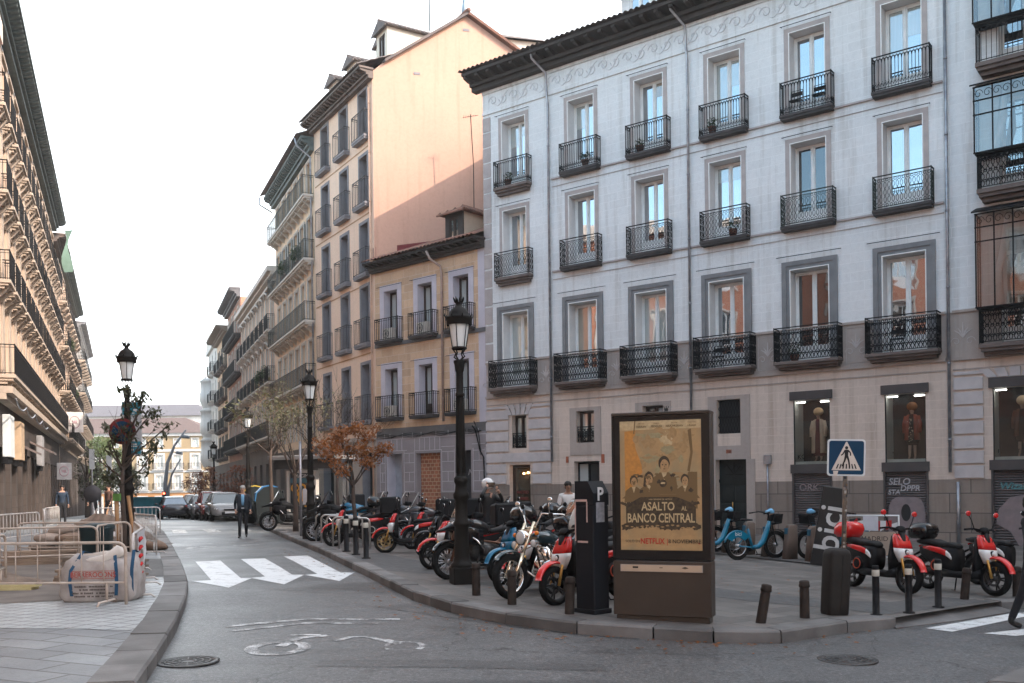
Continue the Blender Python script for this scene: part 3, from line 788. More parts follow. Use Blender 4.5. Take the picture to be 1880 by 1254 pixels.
LA = 27.0
bA = bld('apartment_building', 'pale lavender corner apartment building with iron balconies and shops below', -1.07, 41.5, .7933, -.6089)
AC = [1.655, 5.06, 8.17, 11.28, 14.35, 17.46]
holes = []
for c in AC:
    for z in (14.35, 10.5): holes.append((c-0.61, c+0.61, z, z+2.88, 0.55, A_rev))
    holes.append((c-0.66, c+0.66, 5.8, 9.0, 0.55, A_rev))
c7 = 21.0
for z in (14.35, 10.5): holes.append((c7-0.7, c7+0.7, z, z+2.9, 0.4, A_rev))
holes.append((c7-0.7, c7+0.7, 5.8, 9.0, 0.4, A_rev))
C8 = [24.4]
for c8 in C8:
    for z, w, h in ((14.35,0.61,2.88),(10.5,0.61,2.88),(5.8,0.66,3.2)): holes.append((c8-w, c8+w, z, z+h, 0.55, A_rev))
GF = [(1.38,2.15,3.22,4.62,0.35,A_low),(1.22,2.33,-1,2.53,0.35,A_low),(4.69,5.54,3.34,4.62,0.35,A_low),(4.54,5.75,-1,2.59,0.4,A_low),
      (7.75,8.65,3.34,4.65,0.35,A_low),(7.6,8.8,-1,2.6,0.4,A_low),(10.85,11.77,3.44,4.68,0.25,A_low),(10.78,11.97,-1,2.66,0.35,A_low)]
SH = [13.72, 16.80, 20.02, 23.6]
for s in SH:
    GF.append((s, s+1.27, 2.24, 4.47, 0.95, shop_in)); GF.append((s, s+1.27, -1, 1.95, 0.12, lintel_m))
holes += GF
def A_mat(x, z):
    return A_gran if z < 1.68 else A_low if z < 5.4 else A_band if z < 6.93 else A_up
mb = MB(); wall_sheet(mb, LA, -1.2, 18.75, holes, A_mat, A_rev, zs=(1.68, 5.4, 6.93, 10.4, 17.75))
mb.build('wall', parent=bA)
shell(bA, LA, 13, -1.2, 18.75, A_up)
# mouldings
mb = MB().mat(A_up)
e = 0.004
for z, p, h in ((17.72,0.05,0.09),(17.82,0.03,0.05),(18.62,0.06,0.12)): mb.box(0, LA, -p, -e, z, z+h)
mb.build('frieze_moulding', parent=bA)
mb = MB().mat(pm('frieze_relief', (0.595,0.59,0.60), (0.55,0.545,0.555), 3, 0.85)); n = 0
x = 0.3
while x < LA-0.4:                     # running scroll of the frieze
    zc = 18.24; pts = []
    sg = 1 if n % 2 else -1
    for k in range(17):
        a = k*0.42; r = 0.24*(1-k/20); pts.append((x+0.27+r*math.cos(a+PI), -0.008, zc+sg*r*math.sin(a+PI)))
    mb.tube(pts, 0.022, 4, smooth=False)
    mb.tube([(x+0.25*k/4*2.1, -0.008, zc-sg*0.26*math.cos(k*PI/4)) for k in range(5)], 0.018, 4, smooth=False)
    x += 0.56; n += 1
mb.build('frieze_scrollwork', parent=bA)
for z in (14.22, 10.40):
    mb = MB().mat(A_pink); mb.box(3.62, 18.7, -0.07, -e, z, z+0.06); mb.box(3.62, 18.7, -0.03, -e, z-0.30, z-0.285); mb.build('string_course', parent=bA)
mb = MB().mat(A_band)
for a, b in ((0,3.45),(3.58,18.7),(18.9,LA)):
    mb.box(a, b, -0.06, -e, 6.90, 6.98); mb.box(a, b, -0.09, -e, 5.40, 5.50); mb.box(a, b, -0.03, -e, 5.10, 5.14)
mb.build('balcony_band', parent=bA)
orn = MB().mat(A_line)
def palmette(cx, cz, s=1):
    for a in (-0.9,-0.45,0,0.45,0.9):
        orn.tube([(cx,-0.006,cz-0.1*s),(cx+0.16*s*math.sin(a),-0.006,cz+0.12*s*math.cos(a)),(cx+0.30*s*math.sin(a*1.25),-0.006,cz+(0.42 if a==0 else 0.26)*s*math.cos(a))], [0.012,0.03,0.008], 4, smooth=False)
    for sg in (1,-1): orn.tube([(cx+sg*(0.22+0.16*(1-k/14)*math.cos(k*0.55))*s, -0.006, cz-0.22*s+0.16*s*(1-k/14)*math.sin(k*0.55)) for k in range(12)], 0.014, 4, smooth=False)
for cx in (0.18*1+0.0, 3.2, 6.62, 9.55, 12.82, 15.9, 19.2): palmette(cx, 6.2, 0.95)
for a, b in ((6.1,7.05),(9.15,10.05),(12.4,13.25),(15.5,16.4)):
    orn.tube([(a+0.08,-0.005,5.62),(b-0.08,-0.005,5.62),(b-0.08,-0.005,6.78),(a+0.08,-0.005,6.78)], 0.010, 4, closed=True, smooth=False)
orn.build('painted_palmettes', parent=bA)
# quoins at the free corner, rusticated stone by the two house edges
mb = MB().mat(A_pink); z = 7.05; k = 0
while z < 17.5:
    mb.box(-0.012, 0.42, -0.02, -e, z, z+(0.60 if z > 10.5 else 0.72)); z += 0.66 if z > 10.5 else 0.80
mb.build('quoins', parent=bA)
mb = MB().mat(A_rust)
def rust(x0, x1, hs):
    z = 1.72
    while z < 5.05:
        zt = min(z+0.42, 5.08); cuts = [x0]
        for h in hs:
            if h[2] < zt and h[3] > z: cuts += [h[0]-0.16, h[1]+0.16]
        cuts.append(x1)
        for a, b in zip(cuts[::2], cuts[1::2]): mb.prism([(a,z),(b,z),(b,zt-0.07),(a,zt-0.07)], -0.06, -e); mb.prism([(a+0.0,zt-0.069),(b-0.0,zt-0.069),(b-0.0,zt-0.04),(a+0.0,zt-0.04)], -0.035, -e)
        z += 0.46
rust(0.0, 3.42, GF[:2]); rust(18.92, 26.9, [(s-0.1,s+1.37,1.6,5.2) for s in SH[2:]])
for (x0, x1) in ((1.38,2.15),(20.02,21.29)):
    for i in range(5):
        a = (i-2)*0.13; c = (x0+x1)/2 + (x1-x0+0.3)*(i-2)/5; w = (x1-x0+0.3)/10
        zb = 4.64 if x0 < 5 else 4.80
        mb.prism([(c-w+0.012,zb),(c+w-0.012,zb),(c+w+a*0.9-0.01,5.08),(c-w+a*0.9+0.01,5.08)], -0.075, -e-0.001)
mb.build('rustication', parent=bA)
mb = MB().mat(A_band)
for x0, x1, z0, z1, b in ((4.69,5.54,3.34,4.62,0.32),(7.75,8.65,3.34,4.65,0.32),(10.85,11.77,3.0,4.68,0.36)):
    mb.box(x0-b, x0, -0.03, -e, z0-0.5, z1+0.14); mb.box(x1, x1+b, -0.03, -e, z0-0.5, z1+0.14); mb.box(x0, x1, -0.03, -e, z1, z1+0.14); mb.box(x0, x1, -0.03, -e, z0-0.5, z0)
mb.box(10.42, 10.78, -0.034, -e, -0.8, 2.5); mb.box(11.97, 12.3, -0.034, -e, -0.8, 2.5)
mb.build('stone_door_frame', parent=bA)
# windows, surrounds, balconies, rods
rowA = [(14.35, 1.22, 2.88, 'arch', 1.77, 0.32, 1.10), (10.5, 1.22, 2.88, 'wavy', 1.80, 0.32, 1.06), (5.8, 1.32, 3.2, 'scroll', 2.20, 0.5, 1.16)]
rb = random.Random(31)
for r, (z, w, h, sty, bwid, bd, bh) in enumerate(rowA):
    for i, c in enumerate(AC + C8):
        gm = glass_sky if r == 0 else (glass_blind if (r == 2 and i in (0,2)) else glass_sky)
        if r == 2 and i == 4: gm = glass_dark
        if r == 1 and i == 4: gm = glass_dark
        q = put_window(bA, c-w/2, z, w, h-0.02, 0.5, white_wood, gm, kick=0.55)
        if rb.random() < 0.55 and not (r == 2 and i == 4):
            bl = MB().mat(glass_blind if rb.random() < 0.6 else glassmat('ochre_blind_glass', refl=0.2, blind=(0.34,0.28,0.20)) if 'ochre_blind_glass' not in MATS else MATS['ochre_blind_glass'])
            for a, b in rb.choice((((0.11,w/2-0.085),), ((0.11,w/2-0.085),(w/2+0.085,w-0.11)), ((w/2+0.085,w-0.11),))): bl.quad((a,-0.005,h-0.14-rb.choice((0.5,0.9,1.5,2.05))),(b,-0.005,h-0.14-0.9),(b,-0.005,h-0.14),(a,-0.005,h-0.14)) if False else bl.box(a, b, -0.008, -0.003, h-0.14-rb.choice((0.5,0.9,1.4,2.0)), h-0.14)
            bl.build('blind', parent=q)
        if r < 2: put_surround(bA, c-w/2, c+w/2, z, z+h, 0.19, A_pink, 0.02, step=False)
        else: put_surround(bA, c-w/2, c+w/2, z, z+h, 0.31, A_gray, 0.045)
        mo = i == 0
        rm = iron_green if (r == 1 and i >= 4) else iron
        put_balcony(bA, c-bwid/2+ (0.04 if r < 2 else 0.0), z, bwid, bd, bh, sty, rm, slab_br if (mo and r < 2) or r == 2 else slab_dk, 0.18 if not mo else 0.22, moulded=mo or r == 2, sp=0.105 if r == 0 else 0.125)
        put_rod(bA, c-0.86 if r < 2 else c-1.1, c+0.86 if r < 2 else c+1.1, z+h+0.27 if r < 2 else z+h+0.5)
# downpipes
put_pipe(bA, 3.51, 2.6, 17.4, top=[(3.51,-0.14,17.7),(3.5,-0.2,18.6),(3.2,-0.75,19.1),(3.2,-0.85,19.5)])
put_pipe(bA, 9.86, 2.5, 17.4, top=[(9.86,-0.14,17.7),(9.85,-0.2,18.6),(9.55,-0.75,19.1),(9.55,-0.85,19.5)])
put_pipe(bA, 18.8, 1.9, 18.0)
mb = MB().mat(zinc); mb.tube([(12.78,-0.05,-0.2),(12.78,-0.05,2.35)], 0.035, 7); mb.bbox(12.66, 12.92, -0.12, -0.006, 2.3, 2.62); mb.tube([(19.02,-0.05,-0.4),(19.02,-0.05,1.6)], 0.06, 7); mb.build('cable_duct', parent=bA)
eave(bA, -0.35, LA, 18.75, 0.95, 0.62, brown_eave, 0.62, 0.16)
mb = MB(); tile_slope(mb, -0.5, LA, -1.08, 19.40, 6.5, 20.9, tile_grey); tile_slope(mb, -0.5, LA, 13.5, 19.40, 6.5, 20.9, tile_grey); mb.build('roof', parent=bA)
dormer(bA, 6.1, 1.6, 19.9, 1.7, 1.75, 3.0, A_up, tile_grey, fm=white_wood, gm=glass_sky)
dormer(bA, 11.4, 1.6, 20.2, 1.7, 1.9, 3.0, A_up, tile_grey, fm=white_wood, gm=glass_sky)
# ground floor
put_window(bA, 1.38, 3.22, 0.77, 1.4, 0.3, dark_wood, glass_blind); put_window(bA, 4.69, 3.34, 0.85, 1.28, 0.3, dark_wood, glass_blind); put_window(bA, 7.75, 3.34, 0.9, 1.31, 0.3, dark_wood, glass_dark)
for x0, x1, z0 in ((1.40,2.13,3.24),(4.71,5.52,3.36)):
    o = obj('window_guard', railing_mesh(x1-x0, 0.0001, 0.62, 'scroll', iron, 0.16), bA, (x0, 0.05, z0))
put_window(bA, 1.22, -0.6, 1.11, 3.1, 0.28, dark_wood, glassmat('shop_door_glass', (0.05,0.035,0.02), 0.14), two=False)
lettering('MADRID', 0.17, pm('brown_red_lettering', (0.16,0.035,0.03)), bA, (1.74,0.235,1.35), bold=0.006); lettering('BARBER', 0.17, MATS['brown_red_lettering'], bA, (1.74,0.235,1.08), bold=0.006)
lampglow = pm('warm_bulb', (1,0.8,0.5), em=((1.0,0.55,0.2), 6))
mb = MB().mat(lampglow); mb.ball((2.05,0.22,2.18), 0.045); mb.ball((1.82,0.22,2.15), 0.04); mb.build('wall_light', parent=bA)
mb = MB().mat(shop_dark); mb.box(5.05, 5.75, 0.36, 0.42, -0.7, 2.5); mb.mat(shop_in); mb.box(4.54, 5.05, 0.34, 0.40, -0.7, 2.5); mb.mat(iron); mb.box(5.03, 5.10, 0.3, 0.4, -0.7, 2.5); mb.box(4.54, 4.60, 0.3, 0.4, -0.7, 2.55); mb.box(4.6, 5.7, 0.3, 0.4, 2.48, 2.55)
mb.build('shop_entrance', parent=bA)
mb = MB().mat(shop_dark); mb.box(7.6, 8.8, 0.36, 0.42, -0.7, 2.6); mb.build('shop_entrance', parent=bA)
mb = MB().mat(door_gr)
mb.box(10.78, 11.97, 0.30, 0.36, -0.8, 2.66)
for a, b in ((10.86,11.34),(11.41,11.89)):
    for c, d in ((-0.3,0.25),(0.35,0.9),(1.0,1.55)): mb.bbox(a, b, 0.262, 0.297, c, d, 0.02)
mb.box(10.78, 11.97, 0.24, 0.297, 1.66, 1.78)
d = mb.build('door', parent=bA)
mb = MB().mat(iron)
for k in range(5): mb.tube([(11.375+0.35*math.cos(k*PI/4)*t, 0.26, 1.95+0.45*math.sin(k*PI/4)*t) for t in (0.1,0.5,1.0)], 0.014, 4)
mb.tube([(11.0+0.09*k, 0.26, 2.2+0.12*math.sin(k*1.6)) for k in range(9)], 0.014, 4); mb.build('door_grille', parent=d)
mb = MB().mat(gold_fork); mb.tube([(11.32,0.22,0.7),(11.32,0.22,0.95)], 0.02, 6); mb.build('door_handle', parent=d)
mb = MB().mat(shop_dark); mb.box(10.85, 11.77, 0.2, 0.24, 3.44, 4.68); mb.mat(iron)
rr = random.Random(5)
for k in range(9):
    for sg in (1,-1): mb.tube([(10.86+0.112*k+0.05*sg*math.sin(j*1.05), 0.12, 3.46+j*0.1) for j in range(13)], 0.011, 4, smooth=False)
mb.box(10.85, 11.77, 0.10, 0.14, 4.02, 4.06); mb.build('grilled_window', parent=bA)
mb = MB().mat(pm('orange_plaque', (0.35,0.10,0.05))); mb.box(11.2, 11.42, -0.03, -0.006, 2.72, 2.86); mb.box(4.16, 4.28, -0.03, -0.006, 2.55, 2.8); mb.box(5.86, 6.0, -0.03, -0.006, 2.5, 2.85); mb.build('wall_plaque', parent=bA)
for s in SH:
    mb = MB().mat(lintel_m); mb.box(s-0.1, s+1.37, -0.10, -0.006, 4.48, 4.78); mb.build('shop_lintel', parent=bA); mb = MB().mat(lintel_m); mb.box(s-0.1, s+1.37, -0.08, -0.006, 1.95, 2.26)
    mb.box(s-0.06, s, -0.05, -0.006, -0.8, 1.948); mb.box(s+1.27, s+1.33, -0.05, -0.006, -0.8, 1.948)
    mb.build('shutter_frame', parent=bA)
    mb = MB().mat(shop_dark); mb.quad((s,0.94,2.24),(s+1.27,0.94,2.24),(s+1.27,0.94,4.47),(s,0.94,4.47))
    mb.quad((s+1.262,0.05,2.24),(s+1.262,0.94,2.24),(s+1.262,0.94,4.47),(s+1.262,0.05,4.47)); mb.quad((s,0.05,4.462),(s+1.27,0.05,4.462),(s+1.27,0.94,4.462),(s,0.94,4.462))
    mb.mat(pm('light_shop_plinth', (0.55,0.58,0.56))); mb.box(s+0.004, s+1.26, 0.12, 0.93, 2.243, 2.36)
    mb.mat(iron); mb.box(s, s+0.03, 0.02, 0.06, 2.24, 4.47); mb.box(s+1.24, s+1.27, 0.02, 0.06, 2.24, 4.47)
    q = mb.build('shop_window', parent=bA)
    mb = MB().mat(vitrine); mb.quad((s+0.03,0.045,2.25),(s+1.24,0.045,2.25),(s+1.24,0.045,4.46),(s+0.03,0.045,4.46)); mb.build('pane', parent=q)
    mb = MB().mat(pm('shop_strip_light', (0.9,0.9,0.9), em=((1,0.95,0.9), 6))); mb.box(s+0.05, s+0.35, 0.2, 0.24, 4.40, 4.43); mb.box(s+0.85, s+1.2, 0.3, 0.34, 4.40, 4.43); mb.build('strip_light', parent=q)
    mb = MB().mat(shutm); z = -0.75
    while z < 1.93:
        mb.prism([(0.115,z),(0.06,z+0.012),(0.045,z+0.04),(0.06,z+0.068),(0.115,z+0.08)], s+0.002, s+1.268, 'x'); z += 0.082
    q = mb.build('roller_shutter', parent=bA); y = 0.035
    if s < 14:
        lettering('ORK', 0.34, graf_p, q, (s+0.5,y,1.45), name='graffiti', shear=0.1, bold=0.004)
        mb = MB().mat(graf_k); mb.prism([(s+0.45,0.62),(s+0.62,0.75),(s+0.85,0.72),(s+0.9,0.56),(s+0.7,0.44),(s+0.5,0.42)], y-0.002, y+0.002); mb.build('graffiti', parent=q)
    elif s < 18:
        for tx, sz, px, pz in (('SELO', 0.30, 0.42, 1.62), ('DPPR', 0.26, 0.75, 1.40), ('STA', 0.22, 0.25, 1.28)): lettering(tx, sz, graf_w, q, (s+px,y,pz), name='graffiti', shear=0.15, bold=0.006)
        mb = MB().mat(graf_p); pts = [(s+0.64+0.58*math.copysign(abs(math.cos(a))**0.55,math.cos(a)), 0.34+0.80*math.copysign(abs(math.sin(a))**0.6,math.sin(a))) for a in [k*PI/20 for k in range(40)]]
        mb.prism(pts, y-0.001, y+0.002); mb.mat(graf_k); mb.prism([(s+0.62+0.15*math.cos(k*PI/10), 0.62+0.28*math.sin(k*PI/10)) for k in range(20)], y-0.006, y-0.002); mb.build('graffiti', parent=q)
    else:
        lettering('Wizard', 0.3, graf_c, q, (s+0.6,y,1.45), name='graffiti', shear=0.2, bold=0.008)
        mb = MB().mat(graf_p); mb.prism([(s+0.05,0.3),(s+0.12,0.75),(s+0.45,1.12),(s+0.95,1.2),(s+1.25,1.15),(s+1.25,-0.6),(s+0.75,-0.5),(s+0.45,0.05)], y-0.001, y+0.002); mb.build('graffiti', parent=q)
for tx, s in (('KOKER', SH[0]), ('YOU', SH[1]), ('PRESENT', SH[2])): lettering(tx, 0.2 if s != SH[2] else 0.16, graf_k, bA, (s+0.42,0.09,2.52), name='window_lettering', bold=0.003)
# glazed bays on the right-hand windows
bay_gl = clearglass('bay_window_glass', (0.72,0.74,0.72), 0.2)
for z, zt, full in ((14.35, 18.4, True), (10.5, 13.75, True), (5.8, 9.85, True)):
    put_window(bA, c7-0.7, z, 1.4, 2.88, 0.35, white_wood, glass_sky, kick=0.5)
    x0, x1, d = c7-1.28, c7+1.28, 0.62
    put_balcony(bA, x0+0.06, z, x1-x0-0.12, d-0.08, 1.06, 'scroll' if z < 14 else 'bars', iron, slab_br, 0.24, moulded=True, sp=0.14)
    zb, ztop = z+1.1, z+ (3.95 if z < 7 else 3.1)
    f = MB().mat(iron); g = MB().mat(bay_gl); n = 5
    if z > 12: zb, ztop = z+1.2, z+3.3
    xs = [x0+(x1-x0)*i/n for i in range(n+1)]
    for x in xs: f.box(x-0.02, x+0.02, -d-0.02, -d+0.02, zb, ztop)
    for x in (x0, x1):
        f.box(x-0.02, x+0.02, -d/2-0.02, -d/2+0.02, zb, ztop); f.box(x-0.02, x+0.02, -0.03, -0.004, zb, ztop)
        for zz in (zb, ztop-0.85, ztop-0.04): f.box(x-0.018, x+0.018, -d+0.021, -0.031, zz, zz+0.04)
        g.quad((x,-d,zb),(x,0,zb),(x,0,ztop),(x,-d,ztop))
    for zz in (zb-0.03, ztop-0.88, ztop-0.45, ztop-0.04): f.box(x0-0.03, x1+0.03, -d-0.025, -d+0.015, zz, zz+0.035)
    g.quad((x0,-d,zb),(x1,-d,zb),(x1,-d,ztop),(x0,-d,ztop))
    for i in range(n):
        for k2 in (0.25, 0.75):
            cx = xs[i]+(xs[i+1]-xs[i])*k2; f.tube([(cx+0.13*(1-k/16)*math.cos(k*0.6), -d-0.01, ztop-0.24+0.15*(1-k/16)*math.sin(k*0.6)) for k in range(13)], 0.010, 4, smooth=False)
    f.prism([(-d-0.12,ztop),(-0.004,ztop+0.28),(-0.004,ztop+0.32),(-d-0.12,ztop+0.05)], x0-0.1, x1+0.1, 'x')
    f.box(x0, x1, -d, -0.004, zb-0.06, zb-0.031)
    f.mat(white_wood); f.tube([(x0+0.8,-0.35,ztop-0.1),(x0+0.75,-0.35,ztop-1.0),(x0+0.55,-0.3,ztop-1.8),(x0+0.6,-0.3,zb+0.02)], [0.05,0.12,0.09,0.14], 7)
    q = f.build('glazed_bay', parent=bA); g.build('pane', parent=q)

# ------------------------------------------------------------------ low yellow house
C_up = wallmat('ochre_painted_ashlar', (0.62,0.42,0.27), (0.56,0.385,0.26), (0.56,0.43,0.33), 0.85, 0.36, 0.012, streak=0.4, bmp=0.12, var=0.2)
C_lav = pm('lavender_plaster', (0.50,0.46,0.50), (0.43,0.40,0.44), 1.5, 0.85, 0.15, 20)
C_low = pm('grey_mauve_plaster', (0.275,0.245,0.25), (0.225,0.20,0.205), 1.2, 0.9, 0.2, 20)
C_line = pm('pale_joint_paint', (0.46,0.43,0.44), (0.40,0.375,0.385), 3, 0.85)
C_band = pm('slate_grey_band', (0.13,0.125,0.125), (0.10,0.095,0.095), 2, 0.8, 0.2)
C_gran = pm('mauve_granite_base', (0.19,0.155,0.145), (0.15,0.125,0.12), 4, 0.9, 0.4, 30)
brick_fill = wallmat('brick_infill', (0.42,0.17,0.09), (0.34,0.125,0.07), (0.46,0.31,0.20), 0.27, 0.17, 0.016, streak=0.2, bmp=0.5, var=0.35)
LC = 7.42
bC = bld('house', 'low ochre house with tiled roof between pink block and pale building', -6.57, 46.45, .743, -.669)
holes = []
CC = [1.165, 3.57, 5.93]
for c in CC:
    holes.append((c-0.48, c+0.48, 8.65, 11.05, 0.5, C_lav)); holes.append((c-0.46, c+0.46, 4.95, 7.3, 0.5, C_lav))
holes += [(0.74,1.82,-1,3.22,0.6,C_lav),(2.84,4.46,-1,3.2,0.35,C_low),(5.5,6.42,-1,3.25,0.4,C_low)]
mb = MB(); wall_sheet(mb, LC, -1, 12.1, holes, lambda x, z: C_gran if z < 1.35 else C_low if z < 4.05 else C_band if z < 4.45 else (C_lav if x > 6.98 else C_up), C_lav, xs=(6.98,), zs=(1.35,4.05,4.45))
mb.build('wall', parent=bC)
shell(bC, LC, 6.5, -1, 12.1, C_up)
mb = MB().mat(C_line); t = 0.028; e = 0.004
def hl(x0, x1, z): mb.box(x0, x1, -0.012, -e, z-t/2, z+t/2)
def vl(x, z0, z1): mb.box(x-t/2, x+t/2, -0.0115, -e, z0+t/2, z1-t/2)
hl(0.55, LC, 3.97) if False else None
hl(0.55, LC, 3.92)
for x in (0.6,1.0,1.9,2.6,3.2,4.2,5.0,5.7,6.2,6.9): vl(x, 3.92, 4.2)
hl(0.55, 2.2, 3.36); hl(4.55, 5.4, 3.45); hl(6.5, 7.3, 3.5); hl(2.75, 4.55, 3.32)
for x in (0.75,1.1,1.5,1.85): vl(x, 3.36, 3.92)
for i in range(6): vl(2.75+i*0.34, 3.32, 3.92)
for z0 in (1.42,):
    z = z0; k = 0
    while z < 3.3:
        for a, b in ((0.25,0.62),(2.0,2.72),(4.56,5.38),(6.56,7.3)):
            hl(a, b, z)
            if k % 2: vl((a+b)/2, z, min(z+0.45, 3.3))
        z += 0.45; k += 1
for a in (0.25,0.62,2.0,2.72,4.56,5.38,6.56,7.3): vl(a, 1.4, 3.34)
mb.build('painted_joints', parent=bC)
mb = MB().mat(brick_fill); mb.box(2.84, 4.46, 0.30, 0.34, -0.8, 3.2); mb.build('bricked_up_doorway', parent=bC)
mb = MB().mat(pm('pale_blue_door', (0.36,0.38,0.42))); mb.box(0.74, 1.82, 0.55, 0.6, -0.8, 3.22); mb.mat(pm('grey_green_door', (0.16,0.20,0.21))); mb.box(1.35, 1.80, 0.5, 0.546, -0.8, 2.8); mb.build('door', parent=bC)
mb = MB().mat(shop_dark); mb.box(5.5, 6.42, 0.36, 0.4, -0.8, 3.25); q = mb.build('door', parent=bC); lettering('NP', 0.4, graf_w, q, (6.12,0.355,2.25), name='graffiti', shear=0.3)
mb = MB().mat(C_band)
mb.box(0.0, LC, -0.05, -e, 8.38, 8.56); mb.build('string_course', parent=bC)
for c in CC:
    for z, h, w in ((8.65,2.4,0.96),(4.95,2.35,0.92)):
        put_window(bC, c-w/2, z, w, h-0.02, 0.42, dark_wood, glass_blind, kick=0.5)
        put_surround(bC, c-w/2, c+w/2, z, z+h, 0.3, C_lav, 0.02, step=False, inner=C_lav)
        put_balcony(bC, c-0.80, z, 1.66, 0.34, 1.03, 'bars', iron, slab_dk, 0.16, sp=0.125)
        put_rod(bC, c-0.85, c+0.85, z+h+0.24)
put_pipe(bC, 4.78, 4.6, 11.2, pm('copper_pipe', (0.40,0.30,0.25), (0.3,0.22,0.2), 3, 0.4, metal=0.4), 0.055, top=[(4.78,-0.15,11.6),(4.45,-0.5,11.95),(4.35,-0.62,12.3)])
eave(bC, -0.15, LC, 12.02, 0.62, 0.42, brown_eave, 0.42, 0.13)
mb = MB(); tile_slope(mb, -0.2, LC, -0.72, 12.46, 6.4, 15.3, tile_red); mb.build('roof', parent=bC)
mb = MB().mat(pm('dark_red_flashing', (0.16,0.02,0.022))); mb.quad((0.05,0.05,12.6),(0.05,6.0,15.2),(0.05,6.0,15.9),(0.05,0.05,13.35)); mb.quad((-0.1,0.0,12.5),(1.7,2.3,13.6),(1.7,2.3,13.75),(-0.1,0,13.3)); mb.build('flashing', parent=bC)
dormer(bC, 4.05, 0.9, 12.9, 1.15, 1.35, 4.5, brown_eave, tile_red, side_m=pm('cream_plaster', (0.58,0.47,0.36), (0.5,0.41,0.32), 2, 0.85), hip=True, gm=glass_sky, ov=0.3)
mb = MB().mat(iron)
rr = random.Random(2)
for k in range(3):
    mb.tube([(0.1+0.5*j, -0.06+0.02*math.sin(j), 4.12-0.05*k+0.06*math.sin(j*1.7+k)) for j in range(15)], 0.016, 4)
mb.tube([(6.6,-0.08,4.3),(6.8,-0.1,4.1),(6.95,-0.06,3.5),(7.05,-0.08,3.2),(7.25,-0.06,2.9),(7.3,-0.06,1.5)], 0.03, 5); mb.tube([(6.7,-0.08,4.5),(7.0,-0.1,4.0),(7.1,-0.06,3.0)], 0.02, 5)
mb.build('facade_cable', parent=bC)
t = thing('roof_antenna', 'thin television aerial mast rising above the low tiled roof', 'antenna', (-6.57+.743*3.9+.669*3.0, 46.45-.669*3.9+.743*3.0, 13.6))
mb = MB().mat(iron); mb.tube([(0,0,0),(0.0,0,3.5),(-0.12,0,6.0)], 0.022, 5); mb.build('mast', parent=t)
mb = MB().mat(iron); mb.tube([(-0.5,0,5.85),(0.25,0,5.95)], 0.012, 4)
for k in range(8): mb.tube([(-0.45+0.08*k,-0.25+0.02*k,5.87+0.01*k),(-0.45+0.08*k,0.25-0.02*k,5.87+0.01*k)], 0.007, 4)
mb.build('aerial_head', parent=t)

# ------------------------------------------------------------------ tall pink block
P_wall = wallmat('salmon_plaster', (0.78,0.57,0.43), (0.73,0.52,0.39), (0.70,0.50,0.38), 1.6, 0.6, 0.008, streak=0.25, bmp=0.08, var=0.04, jfac=0.35)
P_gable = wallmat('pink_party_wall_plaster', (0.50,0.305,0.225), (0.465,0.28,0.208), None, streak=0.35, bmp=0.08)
P_grey = pm('grey_window_surround', (0.22,0.21,0.22), (0.18,0.17,0.18), 2, 0.8)
P_blind = pm('grey_roller_blind', (0.17,0.17,0.18), (0.13,0.13,0.14), 3, 0.6)
dx, dy = 4.33, -7.15; LP = math.hypot(dx, dy)
bP = bld('apartment_building', 'tall salmon pink block with bare party wall and roof dormers', -10.9, 53.6, dx, dy)
PC = [1.72, 4.5, 7.15]
fl = [18.95, 15.65, 12.2, 8.75, 4.95]
hh = [2.35, 2.45, 2.55, 2.85, 2.8]
holes = []
for z, h in zip(fl, hh):
    for c in PC: holes.append((c-0.5, c+0.5, z, z+h, 0.5, P_grey))
holes += [(0.9,2.5,-1,3.4,0.5,P_grey),(3.7,5.2,-1,3.4,0.5,P_grey),(6.5,7.8,-1,3.4,0.5,P_grey)]
P_base = pm('pale_stone_base', (0.40,0.34,0.29), (0.33,0.28,0.245), 2, 0.85, 0.2)
mb = MB(); wall_sheet(mb, LP, -1, 21.5, holes, lambda x, z: P_base if z < 4.0 else P_wall, P_grey, zs=(4.0,)); mb.build('wall', parent=bP)
inv = bP.matrix_basis.inverted()
gd = Vector((.97,.242,0)).normalized(); g0 = Vector((-6.57,46.45,0)); back = Vector((-dx,-dy,0)).normalized()
def GP(t, z, off=0.0): return g0 + gd*t + back*off + Vector((0,0,z))
mb = MB().mat(P_gable); mb.M = inv
prof = [(0,-1),(0,21.9),(0.86,22.66),(4.72,25.1),(8.9,22.5),(12,22.5),(12,-1)]
mb.poly([GP(t, z) for t, z in prof]); mb.quad(GP(12,-1),GP(12,22.5),GP(12,22.5,9),GP(12,-1,9)); mb.quad(GP(0,-1,LP),GP(12,-1,LP),GP(12,22,LP),GP(0,22,LP))
mb.build('party_wall', parent=bP)
mb = MB().mat(P_grey); mb.M = inv
for t, z in ((2.2,22.0),(4.7,24.4),(6.6,20.9)): mb.M = inv @ Matrix.Translation(GP(t, z)) @ Matrix.Rotation(math.atan2(gd.y, gd.x), 4, 'Z'); mb.box(-0.16, 0.16, -0.02, 0.02, -0.06, 0.06)
mb.M = Matrix.Identity(4); mb.build('wall_vent', parent=bP)
mb = MB().mat(tile_grey); mb.M = inv
def slope(a, b, m, th=0.14, over=0.25):
    (t0, z0), (t1, z1) = a, b; mb.mat(m)
    P = [GP(t0,z0,-over),GP(t1,z1,-over),GP(t1,z1,LP+0.1),GP(t0,z0,LP+0.1)]; Q = [p+Vector((0,0,th)) for p in P]
    mb.add(P+Q, [(0,1,2,3),(4,5,6,7),(0,1,5,4),(1,2,6,5),(2,3,7,6),(3,0,4,7)], False)
slope((0.55,22.35),(4.72,25.12), tile_grey); slope((4.72,25.12),(9.3,22.3), tile_red)
mb.mat(tile_red); mb.tube([GP(4.72,25.3,-0.3),GP(4.72,25.3,LP)], 0.12, 6)
